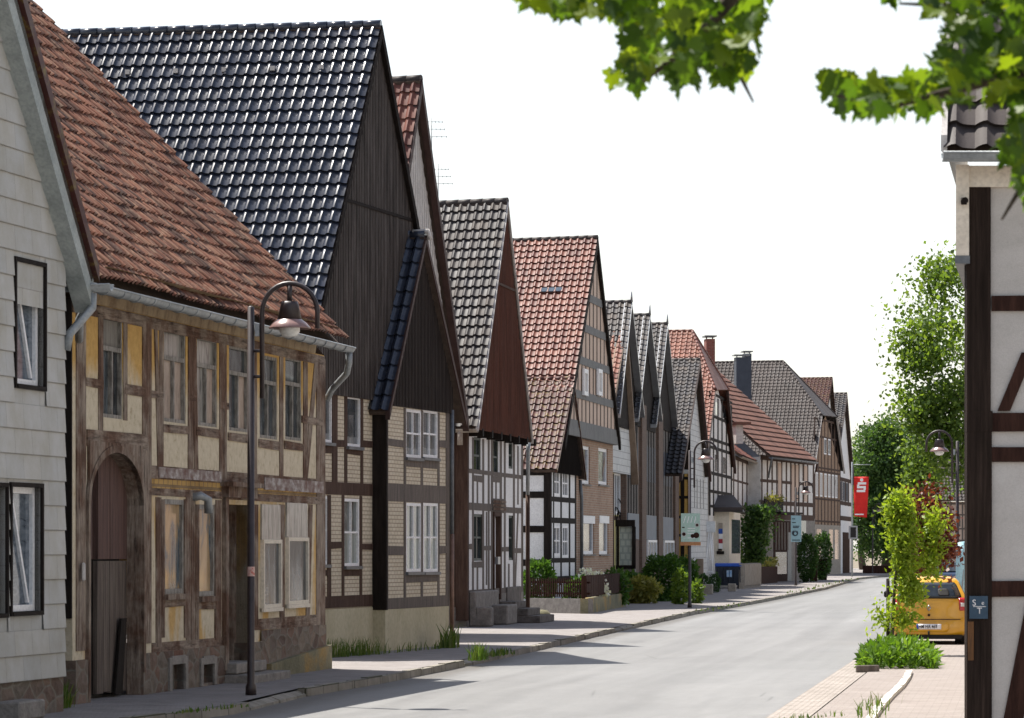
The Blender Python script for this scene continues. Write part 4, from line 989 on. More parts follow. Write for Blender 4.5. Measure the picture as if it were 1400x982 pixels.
for k, h in hh.items(): window(root, W, h, M['green_paint'], M['pane_dark'], (2 if k in 'd' else 1, 2), .07, .05, None, bw=.05)
fr = Frame(W, .006)
fr.vs((638.8,), 2, 595, 812); fr.vs((646.5, 660.5), 2.6, 598, 812); fr.vs((668, 690, 702.5, 713.8), 2.6, 600, 808); fr.vs((672.5, 684.5), 3, 600, 818)
fr.vs((652.5,), 2.0, 655, 690); fr.vs((678,), 2, 655, 684); fr.vs((708,), 1.8, 610, 690); fr.v(708, 2, 700, 805, 704); fr.vs((652.5, 695.5), 2, 772, 808); fr.vs((665,), 1.8, 700, 800)
fr.h(638, 715, 675, 645, 651); fr.h(646, 661, 653, 650, 659); fr.h(671, 686, 678, 651, 660)
fr.h(638, 671, 652, 688, 698); fr.h(689, 715, 702, 694, 702); fr.h(671, 690, 680, 682, 701)
fr.h(638, 646, 642, 744, 751); fr.h(661, 671, 666, 746, 752); fr.h(686, 695, 690, 748, 754); fr.h(702, 715, 708, 750, 756); fr.h(645, 661, 653, 768, 776)
fr.h(638, 715, 676, 805, 812)
fr.build(root, M['timber_grey'])
# carved lintel: worn lines of cut letters
mb = MB(); uu0, uu1 = W.u(671.5), W.u(689)
for r_ in range(3):
    z = W.z(680, 686+r_*5); u = uu0+.05
    while u < uu1-.1:
        l = rnd.uniform(.05, .16); mb.wbox(W, u, min(u+l, uu1), z-.035, z+.03, .05, .066); u += l+rnd.uniform(.03, .07)
mb.build('carved_lintel', M['timber_old'], root)
mb = MB(); mb.wbox(W, -.2, .02, zst*.2, zb+.2, -.25, .06); mb.build('corner_post', M['timber_brown'], root)
Sw = W.side(0); ss = Frame(Sw, .02)
mb = MB()
for z0_, z1_ in ((2.0, 2.15), (3.2, 3.35), (4.35, 4.5), (5.1, 5.3), (.95, 1.1)): mb.wbox(Sw, -6, -.1, z0_, z1_, -.01, .03)
for u_ in (-.22, -.9, -2.1): mb.wbox(Sw, u_-.12, u_+.1, .5, 5.2, -.01, .036)
mb.build('side_timbers', M['timber_brown'], root)
mb = MB(); mb.wbox(Sw, -8, -.02, zst, zb+.2, -.004, .008); mb.build('side_infill', M['plaster_cream'], root)
# door
mb = MB(); Wd = W.off(-.08); mb.wbox(Wd, dr[0]+.05, dr[1]-.1, dr[2], dr[3]-.05, -.05, 0); mb.wbox(Wd, dr[0]+.15, dr[1]-.25, dr[2]+1.2, dr[3]-.2, 0, .012); d_ = mb.build('door', M['white_paint'], root)
mb = MB(); mb.wbox(W, dr[0]-.05, dr[0]+.04, dr[2], dr[3], -.1, .045); mb.wbox(W, dr[1]-.03, dr[1]+.12, dr[2], dr[3], -.1, .046); mb.wbox(W, dr[0]-.05, dr[1]+.12, dr[3], dr[3]+.12, -.1, .05); mb.build('frame', M['timber_brown'], d_)
mb = MB(); mb.wbox(W, dr[0]+.1, dr[0]+.5, dr[2]+.95, dr[2]+1.15, .0, .12); mb.build('letter_box', M['metal_edge'], d_)
# boarded gable, jettied
Wj = W.off(.36); ja, jb = Wj.u(654), Wj.u(725); zj = Wj.z(690, 592)
mb = MB(); mb.wpoly(Wj, gable_poly(g, ja, jb, zj, .2), -.15, 0); cl = mb.build('gable_boarding', M['clad_red'], root)
mb = MB(); boards(mb, Wj, g, ja, jb, zj-.05, .19, .03, 0, .03, .16); z6 = Wj.z(690, 392)
mb.build('batten', M['clad_red'], cl)
mb = MB(); gg = [u for u in np.linspace(ja, jb, 300) if gz(g, u, .2) > z6]; mb.wbox(Wj, gg[0], gg[-1], z6-.03, z6+.03, 0, .05); mb.build('drip_board', M['timber_brown'], cl)
mb = MB()
for k in range(7): u = ua+.2+(ub-.4)*k/6; mb.wbox(W, u-.09, u+.09, zj-.2, zj-.01, 0, .4)
mb.each('joist_end', M['timber_black'], root)
mb = MB(); e = g['Lp']; gutter(mb, e+Vector((rd.x, rd.y, 0))*5+Vector((0, 0, -.06)), e+Vector((0, 0, -.06)), .08)
mb.tube([e+Vector((-.45, .2, -.1)), e+Vector((-.45, .2, -.45))], .07, 8); mb.build('gutter', M['stone_warm'], root)
mb = MB(); e = g['Rp']; mb.tube([e+Vector((-.1, .3, -.05)), e+Vector((-.12, .3, -.3)), W.pt(ub+.1, g['zR']-1.5, .12)], .055, 8); pipe = mb.build('downpipe', M['zinc'], root)
mb = MB(); mb.tube([W.pt(ub+.1, g['zR']-1.5, .12), W.pt(ub+.1, .2, .12)], .06, 8); mb.build('lower_pipe', M['timber_brown'], pipe)
# bench and steps
mb = MB(); b0, b1 = W.u(640), W.u(672); mb.wbox(W, b0, b1, 0, .9, .02, .2); mb.wbox(W, b0, b0+.4, 0, .5, .2, .6); mb.wbox(W, W.u(662), W.u(676), 0, .52, .2, .62)
o = mb.build('stone_bench', M['stone_grey'], None, .03); tag(o, 'grey stone bench against the white timbered house, left of its steps', 'bench')
t_ = thing('entrance_steps', 'grey stone steps with side block before the door of the white timbered house', 'steps', W.pt(W.u(690), 0))
d0 = W.u(683)
for k, (w_, h_) in enumerate(((1.6, .19), (1.2, .38), (.8, .57))):
    mb = MB(); mb.wbox(W, d0-.3, d0-.3+w_+.3*k*.0+1.0, .0 if k == 0 else .19*k, h_, .05, 1.15-.33*k); mb.build('step', M['stone_dark'], t_, .015)
mb = MB(); mb.wbox(W, W.u(691), W.u(710), .2, .95, .01, .06); mb.build('side_block', M['stone_dark'], t_, .02)

# ================================================================ small white house with black gable and dark red roof
W = Wall.street(752, 834, 1500)
root = thing('small_house', 'small white house with black timbers, black gable and mossy dark red roof', 'house', W.pt(0, 0))
rd = Vector((-2.4, 1)).normalized()
g = gable_roof(root, W, (784, 518), (761, 642), (801, 652), rd, 6, M['tile_darkred'], .26, .36, .26, M['tile_darkred'], .1, None, .046, .04, M['tile_darkred'])
ua, ub = 0, W.u(791); ze = W.z(770, 646)
hw = [rect(W, 757.5, 765, 640, 678), rect(W, 769, 776.5, 642, 680), rect(W, 757, 765.5, 719, 760), rect(W, 769, 776.5, 719, 762)]
body(root, W, ua, ub, ze, -W.n, 6, M['plaster_white'], hw, gable_poly(g, ua, ub, ze, .12), reveal=.12)
for h in hw: window(root, W, h, M['white_paint'], M['pane_dark'], (2, 2), .08, .03, None, bw=.05)
fr = Frame(W, .006); fr.vs((753,), 2.6, 640, 800); fr.vs((767, 778.5), 2.2, 640, 800); fr.vs((787.5,), 3.5, 640, 800); fr.vs((756.8,), 1.6, 640, 790)
fr.h(752, 791, 770, 680, 687); fr.h(752, 791, 770, 708, 716); fr.h(752, 791, 770, 763, 769); fr.h(752, 791, 770, 788, 796)
fr.build(root, M['timber_black'])
Sw = W.side(0); mb = MB(); zz = lambda y: zat(y, W.D(0))
for a, b in ((672, 681), (719, 728), (643, 650), (765, 774)): mb.wbox(Sw, -3.4, 0, zz(b), zz(a), 0, .03)
mb.wbox(Sw, -.2, .03, 0, zz(645), 0, .06); mb.wbox(Sw, -1.1, -.95, 0, zz(645), 0, .034); mb.build('side_timbers', M['timber_black'], root)
mb = MB(); mb.wpoly(W.off(.12), gable_poly(g, ua-.02, ub+.02, ze-.05, .12), -.1, .02); mb.build('gable_boarding', M['clad_black2'], root)
mb = MB(); boards(mb, W.off(.12), g, ua, ub, ze-.07, .2, .03, .02, .045, .2); mb.each('batten', M['clad_black2'], root)
mb = MB(); mb.tube([g['Rp']+Vector((-.2, .1, -.1)), W.pt(ub+.06, ze-.8, .1), W.pt(ub+.06, 0, .1)], .06, 7); mb.build('downpipe', M['zinc_dark'], root)

# ================================================================ brown brick house with beige panelled gable
W = Wall.street(788, 830, 1500)
root = thing('gable_house', 'brown brick house with beige panelled gable and shiny red brown roof', 'house', W.pt(0, 0))
rd = Vector((-2.3, 1)).normalized()
g = gable_roof(root, W, (817, 325), (772, 604), (848, 604), rd, 11, M['tile_red'], .27, .34, .3, M['timber_black'], .3, None, .05, .05, M['tile_brown'], vthick=.06)
ua, ub = 0, W.u(838); zj = W.z(812, 592)
hw = [rect(W, 796, 806.5, 610, 662), rect(W, 818, 831, 613, 663), rect(W, 796.5, 812.5, 705, 758), rect(W, 819, 832, 705, 758)]
body(root, W, ua, ub, zj+.3, -W.n, 10, M['brick_brown'], hw, None, reveal=.16)
for i, h in enumerate(hw):
    f_ = window(root, W, h, M['white_paint'], M['pane_blue'], (1, 1), .12, .08, M['stone_grey'])
    if i > 1:
        mb = MB(); mb.wbox(W, h[0]+.02, h[1]-.02, h[3]-.28, h[3]-.01, -.12, .03); mb.build('shutter_box', M['white_paint'], f_)
Wj = W.off(.2); ja, jb = Wj.u(776), Wj.u(845)
mb = MB(); mb.wpoly(Wj, gable_poly(g, ja, jb, zj, .22), -.18, 0); mb.build('gable_panels', M['plaster_beige'], root)
mb = MB(); zl = [Wj.z(815, y) for y in (412, 455, 500, 546)]
for z in zl+[zj+.12]:
    gg = [u for u in np.linspace(ja, jb, 400) if gz(g, u, .2) > z]
    if gg: mb.wbox(Wj, gg[0], gg[-1], z-.15, z+.12, 0, .035)
mb.build('gable_beams', M['beam_grey'], root)
mb = MB(); boards(mb, Wj, g, ja+.5, jb, zj+.2, .95, .09, 0, .025, .2); mb.build('cover_strip', M['timber_grey'], root)
for a, b in ((794.5, 800), (814, 819.5)):
    h = rect(Wj, a, b, 505, 541); window(root, Wj, h, M['white_paint'], M['verge_white'], (1, 1), .14, -.09, None)
mb = MB(); mb.wbox(Wj, ja, jb, zj-.3, zj-.003, -.25, .05); mb.build('jetty_beam', M['beam_grey'], root)
# a small skylight strip among the tiles
mb = MB(); P, Rv, Sv = g['P'], Vector((rd.x, rd.y, 0)), g['Lp']-g['P']; n = Rv.cross(Sv).normalized(); n = n if n.z > 0 else -n
for k in range(3):
    p = P+Sv*.26+Rv*(1.0+k*.27); q = [p, p+Rv*.22, p+Rv*.22+Sv.normalized()*.2, p+Sv.normalized()*.2]; mb.prism([x+n*.03 for x in q], [x+n*.085 for x in q])
mb.each('glass_tile', M['glass_tile'], root)
# ================================================================ slate gable and yellow wall
W = Wall.street(838, 821.5, 1400)
root = thing('gable_house', 'narrow house with pale slate gable, orange red roof and yellow wall with scrawled graffiti', 'house', W.pt(0, 0))
rd = Vector((-2.4, 1)).normalized()
g = gable_roof(root, W, (857, 443), (823, 640), (872, 652), rd, 8, M['tile_orange'], .27, .36, .45, M['verge_tan'], .3, None, .05, .04, M['verge_white'], vthick=.3)
ua, ub = 0, W.u(860); zj = W.z(845, 648)
hw = [rect(W, 839.5, 848, 646, 704)]
body(root, W, ua, ub, zj, -W.n, 8, M['plaster_yellow'], hw, None, reveal=.1)
window(root, W, hw[0], M['white_paint'], M['pane_blue'], (2, 1), .12, .02, None)
mb = MB(); Wj = W.off(.25); mb.wpoly(Wj, gable_poly(g, Wj.u(834), Wj.u(862), zj, .2), -.3, 0); mb.build('slate_gable', M['slate_white'], root)
fr = Frame(W, .012); fr.h(838, 860, 848, 706, 712); fr.vs((838.6, 851), 1.6, 648, 790); fr.vs((844.5,), 1.0, 712, 790); fr.h(838, 860, 848, 642, 648); fr.build(root, M['timber_brown'])
gm = MB(); z0 = W.z(845, 690); u0, u1 = W.u(839.5), W.u(850.5); pts = []
for k in range(26):
    t = k/25; pts.append(W.pt(u0+(u1-u0)*(.5+.45*math.sin(t*9.2)), z0-.75*t+.22*math.cos(t*14), .022))
gm.tube(pts, .022, 5); gm.tube([W.pt(u0+(u1-u0)*(.3+.5*k/9+.12*math.cos(k*1.9)), z0-.25-.3*math.sin(k*1.3)**2, .022) for k in range(10)], .02, 5)
gm.build('graffiti', M['timber_black'], root)
pw = thing('glass_porch', 'small porch of patterned glass in a black frame beside the brown brick house', 'porch', gnd(846, 821))
Wp = Wall(gnd(841, 821), (1, -.06), (-.06, -1)); mb = MB(); D_ = Wp.o.y
q = lambda x: Wp.u(x); zp = lambda y: zat(y, D_)
for a, b, c, d in ((841, 868, 711, 720), (843, 846.5, 720, 778), (864, 868, 720, 778), (841, 868, 773, 778)): mb.wbox(Wp, q(a), q(b), zp(d), zp(c), -.1 if c > 715 else -.5, .04 if c > 715 else .15)
mb.wbox(Wp, q(864), q(868), zp(778), zp(720), -1.4, -1.3); mb.build('frame', M['timber_black'], pw); mb = MB(); mb.wbox(Wp, q(837), q(868), 0, zp(778)-.002, -1.4, -.02); mb.build('base', M['stone_grey'], pw)
mb = MB(); mb.wbox(Wp, q(847), q(863.8), zp(772.8), zp(720.3), -.05, -.02); mb.wbox(Wp, q(837), q(842.8), zp(776), zp(720.3), -.05, -.02)
gm_ = brickmat('patterned_glass', (.42, .46, .43), (.50, .54, .50), (.34, .38, .36), .22, .26, .04, .25, .2); mb.build('pane', gm_, pw)

# ================================================================ long building with three dark gables
W = Wall.street(870, 818, 1294)
root = thing('row_building', 'long brown building with a row of three narrow dark gables edged in metal', 'building', W.pt(0, 0))
rd = Vector((-2.4, 1)).normalized(); ua, ub = W.u(856), W.u(925)
ztop = W.z(900, 590)
body(root, W, ua, ub, W.z(900, 560), -W.n, 9, M['brick_dark'], [], None)
for (pk, el, er) in (((863.5, 413), (847, 566), (880.5, 566)), ((888.5, 431), (872.5, 572), (905, 572)), ((912.5, 443), (897, 580), (926, 580))):
    gb = gable_roof(root, W, pk, el, er, rd, 6, M['tile_grey'], .27, .36, .3, M['metal_edge'], .14, None, .05, .042, M['tile_grey'], vthick=.28)
    mb = MB(); Wg = W.off(.06); zb = W.z(sum((el[0], er[0]))/2, 590); mb.wpoly(Wg, gable_poly(gb, gb['uL']+.35, gb['uR']-.3, zb, .15), -.3, 0); gbm = mb.build('gable_boarding', M['bluegrey' if False else 'clad_black2'], root)
    mb = MB(); p = gb['P']; mb.tube([p, p+Vector((0, 0, .45))], [.06, .02], 6); mb.build('finial', M['metal_edge'], gbm)
mb = MB()
for a, b in ((857, 871.5), (881, 895), (904, 919)):
    n = 4
    for k in range(n):
        x = a+(b-a)*(k+.5)/n; u0, u1 = W.u(x-.7), W.u(x+.7); mb.wbox(W, u0, u1, W.z(890, 706), W.z(890, 575), -.05, .02)
sl_ = mb.each('slat', M['clad_black2'], root)
for nm, ya, yb, mt, o in (('parapet_panel', 738, 705, 'bluegrey', .05), ('panel', 660, 612, 'chimney_dark', .0165)):
    mb = MB()
    for a, b in ((857, 872), (881, 896), (904, 919)): mb.wbox(W, W.u(a), W.u(b), W.z(890, ya), W.z(890, yb), -.02, o)
    mb.each(nm, M[mt], root)
mb = MB()
for a, b in ((857, 872), (881, 896), (904, 919)): mb.wbox(W, W.u(a), W.u(b), W.z(890, 704), W.z(890, 572), -.02, .008)
mb.each('infill_panel', M['stone_dark'], root)
mb = MB()
for a, b in ((874, 880), (897, 903), (920, 925)): mb.wbox(W, W.u(a), W.u(b), -.05, W.z(890, 560), -.1, .12)
mb.each('brick_pier', M['brick_dark'], root)
for a, b in ((882, 894), (905, 918)):
    h = (W.u(a), W.u(b), W.z(890, 770), W.z(890, 738.5)); window(root, W.off(.14), h, M['white_paint'], M['pane_blue'], (3, 1), .1, .03, None)

# ================================================================ dark roofed house with pale slate gable
W = Wall.street(944, 809, 1380)
root = thing('gable_house', 'dark tile roofed house with tall white slate gable beside the three dark gables', 'house', W.pt(0, 0))
rd = Vector((-2.4, 1)).normalized()
g = gable_roof(root, W, (957, 492), (932, 648), (972, 650), rd, 9, M['tile_grey'], .28, .36, .3, M['board_redbrown'], .3, None, .05, .042, M['tile_grey'], vthick=.1)
ua, ub = 0, W.u(967.5); ze = W.z(955, 645)
body(root, W, ua, ub, ze, -W.n, 9, M['slate_white'], [], gable_poly(g, ua, ub, ze, .2))
mb = MB()
for x in (949, 952.5, 957, 961): mb.wbox(W, W.u(x), W.u(x+1.0), W.z(955, 695), W.z(955, 655), 0, .012)
mb.each('louvre', M['zinc_dark'], root)
Sw = W.side(0); zz = lambda y: zat(y, W.D(0)); mb = MB(); mb.wbox(Sw, -1.0, 0, 0, zz(648), -.02, .012); mb.build('side_infill', M['ochre'], root)
mb = MB(); mb.wbox(Sw, -.45, -.28, 0, zz(648), -.02, .035); mb.wbox(Sw, -.12, .02, 0, zz(648), -.02, .036)
for y in (652, 678, 705, 730): mb.wbox(Sw, -1.0, 0, zz(y+4), zz(y), -.02, .03)
mb.wpoly(Sw, [(-.95, zz(676)), (-.8, zz(676)), (-.4, zz(655)), (-.55, zz(655))], -.02, .028); mb.build('side_timbers', M['timber_black'], root)

# ================================================================ half-hipped red house with porch
W = Wall.street(970, 804, 1400)
root = thing('gable_house', 'half hipped red roofed house with white and black timbered gable and a shop porch', 'house', W.pt(0, 0))
rd = Vector((-3.2, 1)).normalized()
D0 = W.off(.25).D(W.off(.25).u(988)); Lh = 41/F*D0/abs(rd.x)
g = gable_roof(root, W, (988, 452), (963, 652), (1006, 640), rd, 9, M['tile_orange'], .28, .36, .25, M['board_redbrown'], .3, (Lh, .42), .05, .04, M['tile_red'], vthick=.1)
ua, ub = 0, W.u(1001); ze = W.z(985, 620)
zcap = W.z(988, 535)
body(root, W, ua, ub, ze, -W.n, 9, M['plaster_greyed'], [], gable_poly(g, ua, ub, ze, .2, zcap))
fr = Frame(W, .012); fr.vs((970.5, 975.5, 981.5, 987, 993, 999.8), 1.7, 540, 705)
for y in (542, 572, 603, 614, 648, 672, 692): fr.h(970, 1001, 986, y, y+4)
fr.build(root, M['timber_black'])
mb = MB()
for a, b in ((977.5, 980), (988.5, 991.5)):
    for y0, y1 in ((553, 570), (624, 646)): mb.wbox(W, W.u(a), W.u(b), W.z(985, y1), W.z(985, y0), 0, .018)
mb.each('window', M['pane_dark'], root)
mb = MB(); p = gnd(967, 803)
Wp = Wall(gnd(968, 803.2), (1, -.1), (-.1, -1)); D_ = Wp.o.y; zp = lambda y: zat(y, D_)
mb.wbox(Wp, Wp.u(967), Wp.u(997), 0, zp(700), -3, 0); porch = mb.build('porch_wall', M['plaster_cream'], root)
mb = MB(); mb.prism([Wp.pt(Wp.u(965), zp(700), .5), Wp.pt(Wp.u(1016), zp(700), .5), Wp.pt(Wp.u(1016), zp(700), -3), Wp.pt(Wp.u(965), zp(700), -3)],
                    [Wp.pt(Wp.u(965), zp(694), .5), Wp.pt(Wp.u(1016), zp(694), .5), Wp.pt(Wp.u(1000), zp(676), -2.5), Wp.pt(Wp.u(965), zp(676), -2.5)])
mb.build('porch_roof', M['tile_brown'], porch)
Wq = Wp.side(Wp.u(997)); mb = MB()
Ws_ = Wall(Wp.pt(Wp.u(997), 0), vpdir(1400), (1, -.14)); mb.wbox(Ws_, 0, 7.5, 0, zp(700), -2, 0); mb.build('shop_front', M['plaster_cream'], porch)
mb = MB(); mb.wbox(Ws_, 1.5, 7, zp(757), zp(710), 0, .02); mb.build('shop_window', M['pane_blue'], porch)
sg = thing('barber_sign', 'narrow vertical sign striped blue, white and red on the white porch wall', 'sign', Wp.pt(Wp.u(984), zp(757), .02))
for k, (y0, y1, mt) in enumerate(((715, 723, 'stone_warm'), (723, 730, 'sign_blue'), (730, 737, 'plaster_white'), (737, 743, 'sign_red'), (743, 751, 'plaster_white'))):
    if mt == 'sign_blue': M[mt] = noisy('sign_blue_paint', [(.3, (.02, .07, .32)), (.7, (.03, .10, .40))], rough=.4, bump=0)
    if mt == 'sign_red': M[mt] = noisy('sign_red_paint', [(.3, (.30, .02, .04)), (.7, (.36, .03, .05))], rough=.4, bump=0)
    mb = MB(); mb.wbox(Wp, Wp.u(982.5), Wp.u(988), zp(y1), zp(y0)-.003, .015, .06); mb.build('panel', M[mt], sg)
mb = MB(); mb.wbox(Wp, Wp.u(980), Wp.u(990), zp(758), zp(753.5), .01, .07); mb.wbox(Wp, Wp.u(982), Wp.u(987), zp(753), zp(750.5), .01, .065); mb.build('lettering_block', M['timber_black'], sg)
def chimney(px0, px1, yt, yb, Dd, mat, cap, lab, root, dep=.9):
    c = Vector((((px0+px1)/2-CX)/F*Dd, Dd, zat(yb, Dd)-2)); wd = (px1-px0)/F*Dd
    mb = MB(); mb.box(c, wd, dep, zat(yt, Dd)-c.z, .1); ch = mb.build('chimney', mat, root)
    mb = MB(); mb.box((c.x, c.y, zat(yt, Dd)+.12), wd*1.35, dep*1.3, .07, .1)
    for sx in (-.35, .35): mb.box((c.x+sx*wd, c.y, zat(yt, Dd)), .07, .07, .12)
    mb.build('cap', cap, ch)
chimney(964, 976, 464, 492, 206, M['red_brick_chimney'], M['zinc_dark'], '', root)

# ================================================================ low eaves-front cottage between the red roofs
W = Wall.street(1003, 799, 1330)
root = thing('cottage', 'low cottage with small orange roof and pale timbered upper wall above a climbing plant', 'house', W.pt(0, 0))
ua, ub = W.u(1001), W.u(1044); ze = W.z(1003, 622)
body(root, W, ua, ub, ze, -W.n, 7, M['plaster_greyed'], [], None)
fr = Frame(W, .012); fr.vs((1003, 1009, 1015, 1021, 1027, 1033, 1039, 1043), 1.5, 622, 695); fr.h(1001, 1044, 1003, 622, 628); fr.h(1001, 1044, 1003, 655, 658); fr.h(1001, 1044, 1003, 690, 696); fr.build(root, M['timber_brown'])
p0, p1 = W.pt(ua, ze-.05, .5), W.pt(ub+.3, ze-.05, .5); Rv = p0-p1
up_ = Vector((-W.n.x*4.2, -W.n.y*4.2, 3.0)); tile_roof('roof', root, p1+up_, Rv, -up_, .27, .34, M['tile_orange'], .035, .04)
mb = MB(); gutter(mb, p0+Vector((0, 0, -.08)), p1+Vector((0, 0, -.08)), .08); mb.build('gutter', M['stone_warm'], root)
Dq = 206; mb = MB(); c = Vector(((1006-CX)/F*Dq, Dq, zat(607, Dq))); mb.box(c, .42, 1.2, 1.05, .3); do = mb.build('dormer', M['verge_white'], root)
mb = MB(); mb.box(c+Vector((.1, 0, 1.05)), .9, 1.9, .16, .3); mb.build('dormer_roof', M['tile_plain'], do)
mb = MB(); pq = W.pt(W.u(1012), W.z(1012, 706), 0)
mb.wbox(W, W.u(1005), W.u(1046), W.z(1020, 704), W.z(1020, 694), 0, .9); mb.build('balcony', M['timber_grey'], root)

# ================================================================ large red-roofed timbered house, eaves to the street
W = Wall.street(1042, 796, 2160)
root = thing('timber_house', 'timbered house under a large plain red roof with flower box balcony and dark ground floor', 'house', W.pt(0, 0))
ua, ub = W.u(1040), W.u(1113); ze = W.z(1042, 625)
body(root, W, ua, ub, ze, -W.n, 11, M['plaster_greyed'], [], None)
zfl = W.z(1042, 706)
fr = Frame(W, .02); fr.h(1040, 1113, 1042, 622, 629); fr.h(1040, 1113, 1042, 684, 690); fr.h(1040, 1113, 1042, 702, 710); fr.h(1040, 1113, 1042, 655, 659)
fr.vs((1041.5, 1049, 1055.5, 1062, 1068.5, 1075, 1081, 1086.5, 1092, 1098, 1104, 1112), 1.7, 625, 706); fr.build(root, M['timber_brown'])
mb = MB()
for a, b in ((1063.5, 1067.5), (1082.3, 1085.5), (1087.5, 1091), (1099, 1103)): mb.wbox(W, W.u(a), W.u(b), W.z(1070, 684), W.z(1070, 634), 0, .03)
mb.each('shutter', M['plaster_beige'], root)
mb = MB(); mb.wbox(W, W.u(1040), W.u(1114), -.05, zfl-.02, -.3, .012); gf = mb.build('ground_floor', M['stone_grey'], root)
mb = MB(); mb.wbox(W, W.u(1057), W.u(1080), 0, W.z(1065, 712), .0, .05); mb.build('dark_front', M['timber_red'], gf)
mb = MB()
for k in range(5): x = 1058.5+k*4; mb.wbox(W, W.u(x), W.u(x+1.5), W.z(1065, 752), W.z(1065, 714), .05, .09)
mb.each('slat', M['timber_grey'], gf)
mb = MB(); mb.wbox(W, W.u(1059), W.u(1074), W.z(1065, 785), W.z(1065, 755), .05, .07); mb.build('shop_window', M['pane_blue'], gf)
mb = MB(); mb.wbox(W, W.u(1075.5), W.u(1081), 0, W.z(1078, 728), .05, .06); mb.build('door', M['zinc_dark'], gf)
mb = MB(); mb.wbox(W, W.u(1094), W.u(1101), W.z(1097, 775), W.z(1097, 712), .0, .05); mb.build('display_window', M['pane_curtain'], gf)
Wb_ = W.off(1.1); mb = MB(); za, zb = W.z(1050, 700), W.z(1050, 684)
mb.wbox(W, W.u(1043), W.u(1073), za-.12, za, 0, 1.1); mb.wbox(Wb_, Wb_.u(1046), Wb_.u(1071), za, zb, -.08, 0); mb.build('balcony', M['timber_black'], root)
V = W.off(.7); p0, p1 = V.pt(V.u(1053), V.z(1053, 623)), V.pt(V.u(1117), V.z(1053, 623))
run, rise = 7.0, 6.3; up_ = Vector((-W.n.x*run, -W.n.y*run, rise)); 
tile_roof('roof', root, p1+up_, p0-p1, -up_, .30, .50, M['tile_plain'], .012, .06, 4)
mb = MB(); mb.face([p0, p1, p1+up_*1.0+Vector((.0, 0, 0)), p0+up_]); back = Vector((up_.x*2, up_.y*2, 0)); mb.face([p1+up_, p1+back, p0+back, p0+up_]); mb.build('roof_back', M['under'], root)
mb = MB(); q0 = W.pt(ua, ze, -.02); qb = q0+Vector((-W.n.x*11, -W.n.y*11, 0)); mb.face([q0, W.pt(ua, ze, -.02)+Vector((up_.x*.93, up_.y*.93, rise*.9)), qb]); mb.build('slate_gable', M['bluegrey'], root)
mb = MB(); gutter(mb, p0+Vector((0, 0, -.1)), p1+Vector((0, 0, -.1)), .09); mb.tube([p0+Vector((.1, 0, -.15)), W.pt(W.u(1046), ze-1.2, .2)], .06, 6); mb.build('gutter', M['zinc_dark'], root)
fb = MB()
r_ = np.random.RandomState(5); L0, L1 = Wb_.pt(Wb_.u(1047), zb+.05), Wb_.pt(Wb_.u(1070), zb+.05)
pts = np.array([L0.lerp(L1, t) for t in r_.uniform(0, 1, 260)])+r_.normal(size=(260, 3))*np.array([.12, .12, .12])
o = foliage('flower_bush', M['leaf_yellow'], None, pts, .16, 3); tag(o, 'row of yellow flowers along the dark balcony of the large red roofed house', 'flowers')

# ================================================================ brown half-hipped house
W = Wall.street(1113, 787, 1800)
root = thing('gable_house', 'big half hipped house with brown grey roof and brown timbered brick front', 'house', W.pt(0, 0))
rd = Vector((-3.0, 1)).normalized(); V = W.off(.3); D0 = V.D(V.u(1134)); Lh = 62/F*D0/abs(rd.x)
g = gable_roof(root, W, (1134, 493), (1113, 645), (1155, 645), rd, 11.5, M['tile_brown'], .30, .36, .3, M['verge_white'], .15, (Lh, .5), .05, .04, M['tile_brown'], vthick=.1)
ua, ub = 0, W.u(1149); ze = W.z(1130, 640)
zq = W.z(1134, 570)
body(root, W, ua, ub, ze, -W.n, 11, M['brick_timber'], [], gable_poly(g, ua, ub, ze, .2, zq))
fr = Frame(W, .015); fr.vs((1113.8, 1118.5, 1123, 1127.5, 1132, 1136.5, 1141, 1145.5, 1148.6), 1.1, 572, 785)
for y in (575, 598, 640, 645, 682, 712, 718): fr.h(1113, 1149, 1131, y, y+2.5)
fr.build(root, M['timber_brown'])
for row, (ya, yb) in enumerate(((648, 680), (600, 622))):
    for x in ((1116.5, 1122.5, 1128.5, 1133.5, 1138.5, 1143) if row == 0 else (1128, 1133.5)):
        h = (W.u(x-1.6), W.u(x+1.6), W.z(1131, yb), W.z(1131, ya)); mb = MB(); mb.wbox(W, *h, -.02, .022); f_ = mb.build('window', M['white_paint'], root)
        mb = MB(); mb.wbox(W, h[0]+.1, h[1]-.1, h[2]+.1, h[3]-.1, .02, .027); mb.build('pane', M['verge_white' if row == 0 else 'pane_blue'], f_)
mb = MB(); mb.wbox(W, W.u(1113), W.u(1149), 0, W.z(1131, 718), 0, .018); mb.build('ground_floor', M['stone_warm'], root)
mb = MB(); mb.wbox(W, W.u(1124), W.u(1129), 0, W.z(1126, 726), 0, .03); mb.build('door', M['dark'], root)
for a, b in ((1116, 1122), (1133, 1138), (1141, 1146)): mb = MB(); mb.wbox(W, W.u(a), W.u(b), W.z(1131, 765), W.z(1131, 724), 0, .03); mb.build('window', M['pane_curtain'], root)
Sw = W.side(0); zz = lambda y: zat(y, W.D(0)); mb = MB(); mb.wbox(Sw, -2, 0, 0, zz(640), -.02, .012); mb.build('side_infill', M['ochre'], root)
mb = MB()
for y in (640, 680, 716, 735): mb.wbox(Sw, -2, 0, zz(y+5), zz(y), -.02, .03)
mb.wbox(Sw, -.25, .02, 0, zz(640), -.02, .035); mb.wbox(Sw, -1.0, -.8, 0, zz(640), -.02, .036); mb.build('side_timbers', M['timber_brown'], root)
chimney(1005, 1021, 489, 530, 255, M['chimney_dark'], M['zinc'], '', root, 1.0)
chimney(1016, 1026, 484, 530, 262, M['chimney_dark'], M['zinc_dark'], '', root, 1.0)

